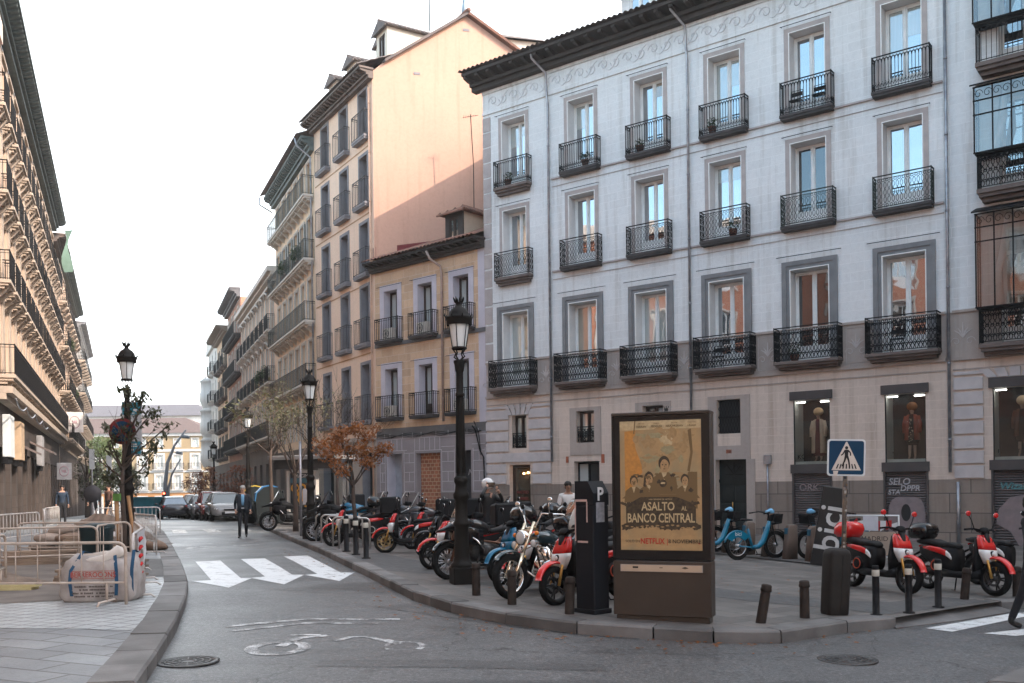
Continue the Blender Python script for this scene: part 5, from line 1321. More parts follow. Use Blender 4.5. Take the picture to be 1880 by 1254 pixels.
mb.build('cabinet', parent=t)
gold_plate = pm('brushed_plate', (0.55,0.45,0.34), (0.5,0.4,0.3), 4, 0.35, metal=0.3)
mb = MB().mat(gold_plate); mb.box(0.11, W-0.11, -0.018, -0.013, 0.605, 0.685); mb.mat(black_fr); mb.box(0.26,0.33,-0.022,-0.0185,0.645,0.667); mb.box(0.60,0.64,-0.022,-0.0185,0.650,0.658); mb.tube([(0.88,-0.02,0.655),(0.92,-0.02,0.664),(0.96,-0.02,0.655),(0.92,-0.02,0.648)],0.006,4,closed=True); mb.build('recycling_slot_plate', parent=t)
mb = MB().mat(black_fr); mb.box(0.0, 0.03, 0.0, 0.1, 0.745, 2.56); mb.box(W-0.03, W, 0.0, 0.1, 0.745, 2.56); mb.mat(brown_met); mb.box(0.0, 0.03, 0.101, D, 0.745, 2.56); mb.box(W-0.03, W, 0.101, D, 0.745, 2.56); mb.bbox(-0.005, W+0.005, -0.005, D+0.005, 2.562, 2.60, 0.01); mb.box(0.03, W-0.03, D-0.03, D, 0.745, 2.56)
mb.build('frame', parent=t)
mb = MB().mat(black_fr); mb.box(0.031, W-0.031, 0.02, 0.06, 0.745, 2.555); mb.build('glazed_border', parent=t)
def poster_mat():
    m, tt, b = nt('golden_poster'); tc = tt.nodes.new('ShaderNodeTexCoord'); sx = tt.nodes.new('ShaderNodeSeparateXYZ'); tt.links.new(tc.outputs['Object'], sx.inputs[0])
    f = noise(tt, tc.outputs['Object'], 5, 6, 0.7); f2 = noise(tt, coords(tt, 'Object', (1.2,1,0.7)), 2.2, 3)
    a = mixc(tt, ramp(tt, f, 0.3, 0.7), (0.34,0.215,0.095), (0.23,0.145,0.068)); a = mixc(tt, ramp(tt, f2, 0.45, 0.7), a, (0.20,0.165,0.095))
    tt.links.new(a, b.inputs['Base Color']); b.inputs['Roughness'].default_value = 0.3; b.inputs['Coat Weight'].default_value = 0.6; b.inputs['Coat Roughness'].default_value = 0.05
    tt.links.new(a, b.inputs['Emission Color']); b.inputs['Emission Strength'].default_value = 0.05  # faint glow in the paper stands in for warm reflected light
    return m
gold_paper = poster_mat()
def lit(name, c, e=0.05): return pm(name, c, tuple(x*0.62+y*0.12 for x, y in zip(c, (0.40,0.27,0.13))), 26, 0.4, coat=0.15, spec=0.15, em=(c, e))  # poster inks carry the same faint added glow as the paper
p_dark = lit('poster_dark_ink', (0.035,0.028,0.022)); p_mid = lit('poster_brown_ink', (0.13,0.085,0.042)); p_lite = lit('poster_cream_ink', (0.42,0.325,0.19)); p_or = lit('poster_orange_ink', (0.42,0.19,0.05)); p_red = lit('poster_red_ink', (0.36,0.025,0.02)); p_skin = lit('poster_tan_ink', (0.29,0.19,0.095)); p_gr = lit('poster_green_ink', (0.25,0.22,0.13)); p_face = lit('poster_face_ink', (0.33,0.205,0.105))
x0, x1, zb, zt = 0.105, W-0.105, 0.87, 2.49
mb = MB().mat(gold_paper); mb.box(x0, x1, 0.012, 0.0195, zb, zt)
pw, ph = x1-x0, zt-zb
post = mb.build('poster', parent=t)
def PP(u, v): return (x0+pw*u, zb+ph*v)
mb = MB(); lay = [0.0118]
def shape(m, pts):
    lay[0] -= 0.00003; mb.mat(m); mb.add([(PP(u,v)[0], lay[0], PP(u,v)[1]) for u, v in pts], [tuple(range(len(pts)))], False)
rr = random.Random(11)
def blob(u, v, ru, rv, m, n=18, j=0.12, a0=0.0): shape(m, [(u+ru*math.cos(k*2*PI/n)*(1+rr.uniform(-j,j)), v+rv*math.sin(k*2*PI/n)*(1+rr.uniform(-j,j))) for k in range(n)])
shape(p_lite, [(0.0,0.93),(1,0.935),(1,1),(0,1)])
for k in range(40): blob(rr.uniform(0.15,0.9), rr.uniform(0.45,0.92), rr.uniform(0.02,0.12), rr.uniform(0.01,0.05), rr.choice([gold_paper, p_skin, p_gr, p_lite if k % 7 == 0 else p_skin]), j=0.4)
shape(p_or, [(0.06,0.40),(0.13,0.42),(0.2,0.55),(0.28,0.6),(0.27,0.66),(0.2,0.78),(0.18,0.86),(0.2,0.93),(0.06,0.92)])
blob(0.20, 0.86, 0.035, 0.03, p_skin); shape(p_mid, [(0.17,0.9),(0.185,0.9),(0.20,1.0),(0.185,1.0)])
shape(p_mid, [(0.84,0.92),(0.88,0.93),(0.9,0.75),(0.86,0.6),(0.83,0.61),(0.87,0.75)]); shape(p_mid, [(0.82,0.32),(0.95,0.32),(0.95,0.60),(0.84,0.60)])
def bust(u, v, s, hair):
    shape(p_mid, [(u-0.15*s,v-0.20*s),(u-0.13*s,v-0.09*s),(u-0.05*s,v-0.05*s),(u+0.05*s,v-0.05*s),(u+0.13*s,v-0.09*s),(u+0.15*s,v-0.20*s)])
    shape(p_lite, [(u-0.03*s,v-0.05*s),(u,v-0.11*s),(u+0.03*s,v-0.05*s)])
    blob(u, v+0.012*s, 0.062*s, 0.052*s, p_dark, j=0.06); blob(u+0.004*s, v-0.004*s, 0.047*s, 0.045*s, p_face, j=0.05)
    blob(u-0.018*s, v+0.002*s, 0.010*s, 0.004*s, p_dark); blob(u+0.02*s, v+0.002*s, 0.010*s, 0.004*s, p_dark); blob(u+0.002*s, v-0.026*s, 0.014*s, 0.004*s, p_mid); shape(p_mid, [(u+0.002*s,v),(u+0.01*s,v-0.016*s),(u,v-0.016*s)])
    if hair: shape(p_dark, [(u-0.065*s,v+0.02*s),(u-0.045*s,v+0.03*s),(u-0.045*s,v-0.07*s),(u-0.08*s,v-0.06*s)])
bust(0.55, 0.655, 1.12, False); bust(0.36, 0.55, 0.9, True); bust(0.80, 0.535, 0.8, False); bust(0.17, 0.53, 0.8, False)
for k in range(26): blob(rr.uniform(0.1,0.92), rr.uniform(0.44,0.60), rr.uniform(0.012,0.05), rr.uniform(0.006,0.02), rr.choice([p_mid, p_dark, p_mid]), j=0.5)
shape(p_mid, [(0.02,0.40),(0.98,0.40),(0.95,0.425),(0.8,0.43),(0.2,0.43),(0.06,0.42)])
shape(p_dark, [(0.07,0.195),(0.93,0.195),(0.93,0.33),(0.86,0.37),(0.7,0.41),(0.25,0.41),(0.14,0.37),(0.07,0.34)])
for k in range(16): blob(0.06+0.058*k, 0.175+0.03*rr.random(), 0.05, 0.025, p_dark, j=0.3)
for k in range(14): blob(0.08+0.063*k, 0.17+0.025*rr.random(), 0.02, 0.006, p_skin, j=0.4)
for k in range(8): blob(0.02+0.025*k, 0.35+0.015*rr.random(), 0.025, 0.012, p_dark, j=0.4); blob(0.80+0.022*k, 0.35+0.02*rr.random(), 0.02, 0.012, p_dark, j=0.4)
blob(0.535, 0.515, 0.045, 0.03, p_dark, j=0.02); blob(0.535, 0.517, 0.03, 0.008, p_lite, j=0.2)
blob(0.965, 0.055, 0.010, 0.007, p_red)
mb.build('poster_art', parent=post)
def ptext(s, size, u, v, m, **k):
    lettering(s, size, m, post, (PP(u,v)[0], 0.0045, PP(u,v)[1]), depth=0.001, name='poster_lettering', **k)
ptext('ASALTO', 0.145, 0.47, 0.335, p_lite, bold=0.003, squash=0.78); ptext('AL', 0.075, 0.79, 0.32, p_lite, squash=0.8, bold=0.001)
ptext('BANCO CENTRAL', 0.158, 0.5, 0.245, p_lite, bold=0.003, squash=0.66)
ptext('SOLO EN', 0.045, 0.15, 0.068, p_dark); ptext('NETFLIX', 0.098, 0.395, 0.068, p_red, bold=0.002, squash=0.82); ptext('|', 0.09, 0.58, 0.068, p_red); ptext('8 NOVIEMBRE', 0.066, 0.79, 0.068, p_dark, bold=0.001)
ptext('UNA MINISERIE DE NETFLIX', 0.024, 0.5, 0.392, p_lite)
for u, a, b in ((0.27,'MIGUEL','HERRAN'),(0.46,'MARIA','PEDRAZA'),(0.68,'HOVIK','KEUCHKERIAN'),(0.89,'TRISTAN','ULLOA')): ptext(a, 0.026, u, 0.978, p_mid, shear=0.2); ptext(b, 0.036, u, 0.955, p_mid, shear=0.2, bold=0.001, squash=0.9)

# parking meter
pk_m = pm('dark_blue_grey_metal', (0.012,0.013,0.017), (0.009,0.010,0.013), 2, 0.5, 0.05, spec=0.15)
t = thing('parking_meter', 'dark parking ticket machine with a white letter P left of the advert pillar', 'parking meter', at(1.04, 12.62), -0.82)
mb = MB().mat(pk_m); mb.bbox(-0.17, 0.20, -0.17, 0.17, 0, 0.06, 0.005); mb.bbox(-0.15, 0.18, -0.15, 0.15, 0.062, 1.42, 0.015)
mb.prism([(-0.15,1.422),(0.18,1.422),(0.18,1.58),(0.08,1.74),(-0.15,1.74)], -0.15, 0.15); mb.build('cabinet', parent=t)
mb = MB().mat(pm('peeling_pink_label', (0.62,0.42,0.37), (0.4,0.3,0.28), 9, 0.8)); y = -0.156
mb.box(-0.148, -0.13, y, -0.152, 0.95, 1.50); mb.box(-0.148, 0.07, y, -0.152, 1.47, 1.50); mb.box(-0.10, 0.08, y, -0.152, 0.93, 0.955); mb.box(0.06, 0.078, y, -0.152, 1.2, 1.47); mb.build('torn_label', parent=t)
mb = MB().mat(pm('grey_notice', (0.30,0.30,0.32), (0.2,0.2,0.22), 20, 0.5)); mb.box(0.1815, 0.185, -0.10, 0.06, 1.20, 1.46); mb.build('notice', parent=t)
lettering('P', 0.24, pm('white_sign_film', (0.75,0.75,0.75)), t, (0.186,-0.02,1.56), rot=(PI/2,0,PI/2), name='letter_p', bold=0.006)

# bollards
def make_stub():
    t = thing('bollard', 'x', 'bollard', (0,0,0), 0, 'short rusty iron bollards')
    m = pm('rusty_brown_iron', (0.038,0.028,0.022), (0.022,0.017,0.015), 9, 0.7, 0.4, 40, spec=0.2)
    mb = MB().mat(m); mb.lathe([(0.064,-0.02),(0.062,0.36),(0.058,0.40)], 14); mb.build('post', parent=t)
    mb = MB().mat(m); mb.lathe([(0.060,0.395),(0.070,0.405),(0.070,0.43),(0.064,0.44),(0.066,0.47),(0.05,0.485),(0,0.49)], 14); mb.build('cap', parent=t)
    return t
st = make_stub()
for i, (x, y, tx, ty, lb) in enumerate([(-0.56,14.4,0,0,'short rusty bollard in front of the tall street lamp base'),(-0.02,13.35,0.02,0,'short rusty bollard before the chrome cruiser front wheel'),(0.73,12.45,0,0.03,'short rusty bollard left of the parking ticket machine'),
        (3.07,11.85,0.02,0.14,'rusty bollard leaning to the right beside the advert pillar'),(3.77,12.35,0,0.0,'upright rusty bollard between the leaning one and the tall dark box'),(6.93,14.65,0,0.08,'pale worn bollard leaning in front of the rightmost red scooter'),(7.95,15.05,0,0,'rusty bollard at the right picture edge beside a scooter wheel')]):
    o = st if i == 0 else copy_tree(st)
    o.location = at(x, y); o.rotation_euler = (tx, ty*1.2, 0); o['label'] = lb
band_m = pm('cream_reflective_band', (0.55,0.53,0.46), (0.48,0.46,0.4), 4, 0.4)
def make_post():
    t = thing('bollard', 'x', 'bollard', (0,0,0), 0, 'slim black posts with a pale band')
    mb = MB().mat(black_pl); mb.lathe([(0.085,0),(0.085,0.02),(0.05,0.025),(0.05,0.56)], 14); mb.lathe([(0.05,0.65),(0.05,0.695),(0.043,0.71),(0,0.715)], 14); mb.build('post', parent=t)
    mb = MB().mat(band_m); mb.lathe([(0.051,0.56),(0.053,0.565),(0.053,0.645),(0.051,0.65)], 14); mb.build('band', parent=t)
    return t
bp = make_post()
for i, (x, y, s, lb) in enumerate([(4.81,12.65,0.92,'black post with pale band right of the tall dark box'),(5.37,12.95,0.92,'black post with pale band before the front wheel of the red scooter'),(6.06,13.6,0.95,'black post with pale band between the two red scooters'),
        (-4.03,23.1,1.2,'black banded post by the hoops, leftmost of the three together'),(-3.64,22.1,1.2,'black banded post by the hoops, middle of the three together'),(-3.24,21.05,1.2,'black banded post by the hoops, nearest of the three together')]):
    o = bp if i == 0 else copy_tree(bp)
    o.location = at(x, y); o.rotation_euler.z = 0.5*i; o.scale = (s, s, s*1.02); o['label'] = lb
t = thing('control_box', 'tall dark rounded box, slightly leaning, below the pedestrian crossing sign', 'utility box', at(4.29, 12.75), 0.25)
m = pm('dark_brown_plastic', (0.03,0.027,0.024), (0.02,0.018,0.017), 4, 0.6, 0.2, 40, spec=0.15)
mb = MB().mat(m); mb.loft([(-0.01,0,0,0.145,0.13,5),(0.03,0,0,0.155,0.14,5),(0.5,0.0,0,0.158,0.142,5),(0.80,0.0,0,0.155,0.14,5),(0.86,0,0,0.14,0.125,4),(0.885,0,0,0.09,0.08,3)], 20, axis='z'); mb.build('housing', parent=t); t.rotation_euler = (0.02, 0.05, 0.25)
mb = MB().mat(m); mb.box(-0.004, 0.004, -0.1485, -0.135, 0.05, 0.8); mb.build('seam', parent=t)

# pedestrian crossing sign
t = thing('crossing_sign', 'square blue pedestrian crossing sign on a sticker covered pole', 'road sign', at(5.22, 15.1), -0.12)
t.rotation_euler = (0.0, 0.03, -0.12)
pole_m = pm('stickered_pole', (0.20,0.14,0.09), (0.05,0.05,0.055), 7, 0.6, 0.2)
mb = MB().mat(pole_m); mb.cyl((0,0,0),(0,0,2.45), 0.036, n=12); rr = random.Random(4)
cols = [(0.55,0.52,0.48),(0.35,0.30,0.25),(0.16,0.10,0.05),(0.42,0.36,0.30),(0.06,0.06,0.07)]
pole = mb.build('pole', parent=t)
for k in range(22):
    z = 0.75+k*0.057; mb = MB().mat(pm('sticker_%d' % (k % 5), cols[k % 5], tuple(c*0.6 for c in cols[k % 5]), 30)); a = rr.uniform(-2.6,-0.6)
    mb.lathe([(0.0372,z),(0.0375,z+rr.uniform(0.03,0.05))], 6, a0=a, a1=a+rr.uniform(0.8,1.5), smooth=True)
    mb.build('sticker', parent=pole)
blue_s = pm('blue_sign_film', (0.004,0.045,0.10), (0.003,0.036,0.085), 1.5, 0.45, spec=0.15); white_s = pm('white_sign_border', (0.66,0.68,0.68), (0.6,0.62,0.62), 3, 0.35)
zc = 2.17; h = 0.29
def rrect(h, r, n=5): return [(sx*(h-r)+r*math.cos(a0+k*PI/2/n), zc+sz*(h-r)+r*math.sin(a0+k*PI/2/n)) for sx, sz, a0 in ((1,1,0),(-1,1,PI/2),(-1,-1,PI),(1,-1,3*PI/2)) for k in range(n+1)]
mb = MB().mat(white_s); mb.prism(rrect(h, 0.045), -0.062, -0.045); mb.mat(zinc); mb.box(-0.05,0.05,-0.044,0.04,zc-0.1,zc-0.05); mb.box(-0.05,0.05,-0.044,0.04,zc+0.1,zc+0.15); sg = mb.build('sign_plate', parent=t)
mb = MB().mat(blue_s); mb.prism(rrect(h-0.025, 0.035), -0.0645, -0.0625); mb.build('blue_field', parent=sg)
cream_s = pm('cream_triangle', (0.66,0.58,0.50), (0.6,0.53,0.46), 3, 0.35); blk = pm('black_sign_film', (0.015,0.013,0.012))
mb = MB().mat(cream_s); mb.prism([(-0.225,zc-0.20),(0.225,zc-0.20),(0.008,zc+0.25),(-0.008,zc+0.25)], -0.067, -0.065)
mb.prism([(-0.19,zc-0.29),(-0.14,zc-0.29),(-0.12,zc-0.21),(-0.2,zc-0.21)], -0.0665, -0.065); mb.build('triangle', parent=sg)
mb = MB().mat(blk); y0, y1 = -0.0695, -0.0675
mb.prism([(0.0+0.024*math.cos(k*PI/8), zc+0.155+0.026*math.sin(k*PI/8)) for k in range(16)], y0, y1)
def limb(p, q, w0, w1):
    d = Vector((q[0]-p[0], q[1]-p[1])).normalized(); n = Vector((-d.y, d.x)); mb.prism([(p[0]+n.x*w0,zc+p[1]+n.y*w0),(p[0]-n.x*w0,zc+p[1]-n.y*w0),(q[0]-n.x*w1,zc+q[1]-n.y*w1),(q[0]+n.x*w1,zc+q[1]+n.y*w1)], y0, y1)
    lim[0] += 0
lim = [0]
limb((0.0,0.125),(0.0,0.02), 0.03, 0.024)
y0, y1 = -0.0697, -0.0699; limb((-0.02,0.115),(-0.06,0.05), 0.012, 0.010); limb((0.02,0.115),(0.06,0.075), 0.012, 0.010)
y0, y1 = -0.0701, -0.0703; limb((-0.06,0.05),(-0.085,0.035), 0.010, 0.009); limb((0.06,0.075),(0.062,0.03), 0.010, 0.009); limb((-0.008,0.03),(-0.03,-0.06), 0.018, 0.013); limb((0.008,0.03),(0.035,-0.05), 0.018, 0.013)
y0, y1 = -0.0705, -0.0707; limb((-0.03,-0.055),(-0.065,-0.14), 0.013, 0.011); limb((0.035,-0.045),(0.05,-0.15), 0.013, 0.011)
y0, y1 = -0.0678, -0.0680
for k in range(7):
    cx = -0.155+0.052*k; mb.prism([(cx-0.012-0.1*cx*0.4,zc-0.175),(cx+0.010-0.1*cx*0.4,zc-0.175),(cx+0.010-cx*0.22,zc-0.10),(cx-0.008-cx*0.22,zc-0.10)], y0, y1)
mb.build('walking_figure', parent=sg)

# tilted bike-hire totem, notice barrier behind it
t = thing('bike_hire_totem', 'leaning black totem reading bici at the end of the bicycle docks', 'sign', at(6.72, 20.7), -0.25)
t.rotation_euler = (0, 0.17, -0.25)
mb = MB().mat(pm('charcoal_totem', (0.022,0.021,0.02), (0.016,0.015,0.015), 2, 0.45)); mb.bbox(-0.26, 0.26, -0.05, 0.05, 0, 1.72, 0.015); mb.build('slab', parent=t)
lettering('bici', 0.74, pm('white_totem_lettering', (0.62,0.62,0.6)), t, (0.03,-0.052,0.83), rot=(PI/2, -PI/2, 0), name='totem_lettering', bold=0.008)
t = thing('site_barrier', 'white metal barrier with red and white tape and a paper notice behind the red scooter', 'barrier', at(8.0, 21.4), -0.45)
mb = MB().mat(white_s); mb.tube([(-0.5,0,0),(-0.5,0,1.08),(0.62,0,1.08),(0.62,0,0)], 0.028, 7); mb.tube([(-0.5,0,0.15),(0.62,0,0.15)], 0.02, 6); mb.build('frame', parent=t)
mb = MB().mat(pm('tan_board', (0.42,0.33,0.26), (0.34,0.27,0.21), 3, 0.8)); mb.box(-0.46, 0.6, -0.012, 0.012, 0.2, 0.72); q = mb.build('board', parent=t); lettering('MADRID', 0.15, graf_k, q, (0.12,-0.015,0.56))
mb = MB().mat(pm('white_paper', (0.62,0.62,0.66))); mb.quad((-0.12,-0.04,0.75),(0.2,-0.045,0.74),(0.2,-0.03,1.07),(-0.12,-0.03,1.08)); mb.build('notice', parent=t)
mb = MB(); rr = random.Random(8)
for k in range(9):
    mb.mat(pm('red_tape', (0.50,0.02,0.02)) if k % 2 else white_s); a = -0.48+0.12*k; mb.quad((a,-0.02,0.78+rr.uniform(-.06,.06)),(a+0.12,-0.02,0.80+rr.uniform(-.06,.06)),(a+0.12,-0.022,0.98+rr.uniform(-.06,.06)),(a,-0.021,0.95+rr.uniform(-.06,.06)))
mb.build('warning_tape', parent=t)

# bicycle hoops
def make_hoop():
    t = thing('bicycle_hoop', 'x', 'bike rack', (0,0,0), 0, 'steel bicycle hoops in a row')
    mb = MB().mat(pm('brushed_steel', (0.50,0.48,0.45), (0.40,0.38,0.36), 6, 0.35, metal=0.8)); r = 0.12
    pts = [(-0.38,0,0),(-0.38,0,0.78-r)]+[(-0.38+r-r*math.cos(k*PI/10),0,0.78-r+r*math.sin(k*PI/10)) for k in range(1,6)]+[(0.38-r+r*math.sin(k*PI/10),0,0.78-r+r*math.cos(k*PI/10)) for k in range(0,6)]+[(0.38,0,0)]
    mb.tube(pts, 0.024, 8); mb.build('hoop', parent=t)
    mb = MB().mat(zinc); mb.lathe([(0.07,0.0),(0.07,0.012),(0.03,0.014)], 10, c=(-0.38,0,0)); mb.lathe([(0.07,0.0),(0.07,0.012),(0.03,0.014)], 10, c=(0.38,0,0)); mb.build('foot_plates', parent=t)
    return t
hp = make_hoop()
nm = ['nearest','second','third','fourth','farthest']
for i in range(5):
    o = hp if i == 0 else copy_tree(hp); o.location = at(-3.98-0.30*i, 24.0+0.75*i); o.rotation_euler.z = 0.12
    o['label'] = 'steel bicycle hoop beside the black banded posts, %s of the row of five' % nm[i]

# bus shelter
t = thing('bus_shelter', 'bus shelter with a flat grey roof and an orange lettered advert behind the bare tree', 'bus shelter', at(-9.1, 37.6), -0.42)
steel_d = pm('dark_shelter_steel', (0.05,0.048,0.048), (0.035,0.034,0.034), 3, 0.5)
mb = MB().mat(pm('grey_roof_sheet', (0.22,0.21,0.21), (0.17,0.165,0.16), 2, 0.5)); mb.bbox(-0.3, 2.75, -0.5, 1.1, 2.62, 2.78, 0.03); mb.build('roof', parent=t)
mb = MB().mat(steel_d); mb.box(-0.1, 2.6, -0.30, -0.2, 2.25, 2.618)
for x in (0.0, 2.5): mb.cyl((x,0.9,0),(x,0.9,2.62), 0.05, n=8)
mb.build('posts', parent=t)
mb = MB().mat(clearglass('shelter_glass', (0.75,0.8,0.8), 0.15)); mb.quad((0.05,0.9,0.3),(2.45,0.9,0.3),(2.45,0.9,2.3),(0.05,0.9,2.3)); mb.build('glass_wall', parent=t)
mb = MB().mat(pm('pale_frame', (0.50,0.47,0.43), (0.42,0.4,0.37), 3, 0.4)); 
mb.box(0.35, 0.45, -0.12, 0.1, 0.2, 2.2); mb.box(1.62, 1.72, -0.12, 0.1, 0.2, 2.2); mb.box(0.451, 1.619, -0.12, 0.1, 2.1, 2.2); mb.box(0.451, 1.619, -0.12, 0.1, 0.2, 0.35); q = mb.build('advert_frame', parent=t)
mb = MB().mat(pm('dark_advert', (0.02,0.026,0.03), (0.03,0.04,0.045), 2, 0.3)); mb.box(0.451, 1.619, -0.02, 0.05, 0.351, 2.099); mb.mat(pm('teal_advert', (0.05,0.14,0.18))); mb.box(0.46, 1.61, -0.024, -0.0205, 1.72, 1.90); ad = mb.build('advert', parent=q)
orange_l = pm('orange_lettering', (0.70,0.33,0.04)); 
for s, z in (('COM', 1.50), ('PRO', 1.20), ('Y6', 0.92)): lettering(s, 0.42, orange_l, t, (1.04,-0.03,z), bold=0.02, squash=1.15)
lettering('IMAGINA', 0.19, white_s, t, (1.04,-0.03,1.98))
mb = MB().mat(pm('grey_bench', (0.25,0.25,0.26))); mb.bbox(0.4, 2.2, 0.45, 0.8, 0.42, 0.48); mb.box(0.6,0.66,0.5,0.75,0,0.42); mb.box(1.9,1.96,0.5,0.75,0,0.42); mb.build('bench', parent=t)
t = thing('bus_stop_pole', 'slim grey pole with a light plate in front of the bus shelter', 'pole', at(-6.7, 30.2), 0.2)
mb = MB().mat(zinc); mb.cyl((0,0,0),(0,0,3.0), 0.045, n=8); mb.build('pole', parent=t); mb = MB().mat(pm('pale_plate', (0.42,0.40,0.40))); mb.bbox(0.06, 0.44, -0.02, 0.02, 1.0, 1.5, 0.01); mb.build('plate', parent=t)

# rubbish containers
def container(x, y, rz, lid, label):
    t = thing('rubbish_container', label, 'rubbish container', at(x, y), rz, 'rubbish containers at the kerb')
    body = pm('dark_green_grey_plastic', (0.014,0.019,0.02), (0.010,0.014,0.015), 2, 0.5, 0.1)
    pr = [(-0.55,0.06),(0.55,0.06),(0.6,1.05),(0.52,1.30),(0.3,1.52),(0.0,1.6),(-0.3,1.55),(-0.56,1.3),(-0.62,1.0)]
    mb = MB().mat(body); mb.prism(pr, -0.85, 0.85); mb.box(-0.5,0.5,-0.7,0.7,0.0,0.058); mb.build('body', parent=t)
    mb = MB().mat(lid)
    for sy in (-1, 1): mb.prism([(-0.66,0.98),(-0.60,1.33),(-0.32,1.6),(0,1.66),(0.3,1.58),(0.3,1.55),(0,1.62),(-0.30,1.56),(-0.57,1.31),(-0.63,0.98)], sy*0.8-0.04, sy*0.8+0.04)
    mb.add([(-0.66,-0.76,0.98),(-0.66,0.76,0.98),(-0.605,0.76,1.33),(-0.605,-0.76,1.33),(-0.325,0.76,1.605),(-0.325,-0.76,1.605),(0,0.76,1.665),(0,-0.76,1.665)], [(0,1,2,3),(3,2,4,5),(5,4,6,7)], False); mb.build('lid', parent=t)
    mb = MB().mat(iron); mb.box(-0.67,-0.63,-0.3,0.3,0.85,0.9); mb.build('handle', parent=t)
container(-10.5, 41.3, 0.3, pm('blue_lid', (0.03,0.14,0.32), (0.05,0.2,0.4), 2, 0.35), 'dark rubbish container with blue lid beside the walking man')
container(-11.75, 43.6, 0.3, pm('yellow_lid', (0.55,0.38,0.05), (0.45,0.32,0.05), 2, 0.4), 'dark rubbish container with yellow lid half hidden behind the blue one')
# far double-arm lamp
t = thing('modern_lamp', 'tall curved double-arm grey street light before the cream house at the end', 'street lamp', at(-42.9, 118, 0), 0.0)
mb = MB().mat(pm('grey_mast', (0.16,0.17,0.19), (0.13,0.14,0.15), 2, 0.5)); mb.tube([(0,0,-0.5),(0,0,4),(0.3,0,6.5),(1.2,0,8.6),(2.6,0,10.5)], [0.3,0.27,0.22,0.16,0.1], 8); mb.build('tall_mast', parent=t)
mb = MB().mat(MATS['grey_mast']); mb.tube([(0.3,0,-0.5),(0.35,0,3.2),(0.8,0,5.0),(1.9,0,6.9)], [0.2,0.17,0.12,0.08], 8); mb.build('short_mast', parent=t)
mb = MB().mat(MATS['grey_mast']); mb.loft([(2.0,0,9.75,0.1,0.1),(2.2,0,9.7,0.35,0.22),(2.9,0,9.6,0.35,0.2),(3.1,0,9.6,0.1,0.1)], 10); mb.loft([(1.3,0,7.7,0.1,0.1),(1.5,0,7.7,0.3,0.2),(2.1,0,7.6,0.3,0.2)], 10); mb.build('lamp_heads', parent=t)

# ------------------------------------------------------------------ building site on the left pavement
gal = pm('worn_white_barrier_paint', (0.60,0.59,0.58), (0.42,0.38,0.35), 6, 0.55, 0.2, 60)
rusty = pm('rusty_cream_barrier_paint', (0.48,0.42,0.37), (0.36,0.29,0.24), 5, 0.6, 0.2, 60)
def make_fence(m, L=2.3, H=1.0, n=15):
    t = thing('crowd_barrier', 'x', 'barrier', (0,0,0), 0, 'metal barriers round the building site')
    r = 0.12; top = H; bot = 0.30
    mb = MB().mat(m)
    pts = [(0,0,0),(0,0,top-r)]+[(r-r*math.cos(k*PI/8),0,top-r+r*math.sin(k*PI/8)) for k in range(1,5)]+[(L-r+r*math.sin(k*PI/8),0,top-r+r*math.cos(k*PI/8)) for k in range(0,5)]+[(L,0,0)]
    mb.tube(pts, 0.021, 7); mb.tube([(0.02,0,bot),(L-0.02,0,bot)], 0.017, 6); f = mb.build('frame', parent=t)
    mb = MB().mat(m)
    for i in range(1, n): mb.tube([(L*i/n,0,bot),(L*i/n,0,top)], 0.008, 5)
    mb.build('bars', parent=t)
    for x in (0.25, L-0.25):
        mb = MB().mat(m); mb.tube([(x,-0.28,0.0),(x,-0.22,0.05),(x,0.22,0.05),(x,0.28,0.0)], 0.018, 5); mb.tube([(x,0,0.05),(x,0,bot)], 0.018, 5); mb.build('foot', parent=t)
    return t
fR = make_fence(rusty, 2.3, 0.84, 8); fW = make_fence(gal, 2.3, 0.92, 16)
used = {}
def fence(a, b, proto, label):
    o = proto if proto not in used else copy_tree(proto); used[proto] = 1
    L = math.hypot(b[0]-a[0], b[1]-a[1]); o.location = at(a[0], a[1]); o.rotation_euler.z = dirz(*a, *b); o.scale.x = L/2.3; o['label'] = label
fence((-7.65,12.95), (-5.22,12.85), fR, 'rusty cream barrier in front of the big sand bag, nearest of the site barriers')
fence((-10.85,20.9), (-8.3,20.7), fR, 'rusty barrier across the dug up pavement behind the planks')
fence((-10.6,17.6), (-8.1,18.6), fR, 'rusty barrier standing slanted in the middle of the dug up pavement')
fence((-5.32,13.35), (-6.05,15.6), fW, 'white barrier seen end on beside the big bag, wrapped in white sheeting')
fence((-6.2,15.9), (-7.3,18.4), fW, 'white barrier running along the ribbed tiles behind the sheeted one')
fence((-8.45,22.6), (-9.7,24.5), fW, 'white barrier by the kerb beside the leafy tree trunk')
fence((-9.8,24.8), (-10.9,26.9), fW, 'white barrier by the kerb, next one beyond the tree')
fence((-11.0,27.2), (-12.4,29.3), fW, 'white barrier closing the far corner of the site near the kerb')
fence((-11.9,16.6), (-12.6,20.2), fW, 'white barrier at the left picture edge beside the shop wall')
fence((-12.7,20.4), (-13.3,24.0), fW, 'white barrier along the shop fronts, second from the left edge')
fence((-13.4,24.2), (-13.7,27.6), fW, 'white barrier along the dark shop fronts behind the planks')
fence((-13.75,28.0), (-16.0,32.5), fW, 'white barrier in front of the two people by the wall')
fence((-16.2,33.0), (-17.6,37.0), fW, 'farthest white barrier below the round sign on the left')
fence((-14.2,32.5), (-12.2,33.0), fW, 'white barrier crosswise behind the heap of sandbags')
fence((-7.72,13.1), (-8.25,15.5), fR, 'rusty barrier running away from us at the left picture edge')
fence((-8.2,18.8), (-8.45,20.6), fR, 'rusty barrier seen nearly end on left of the leafy tree trunk')
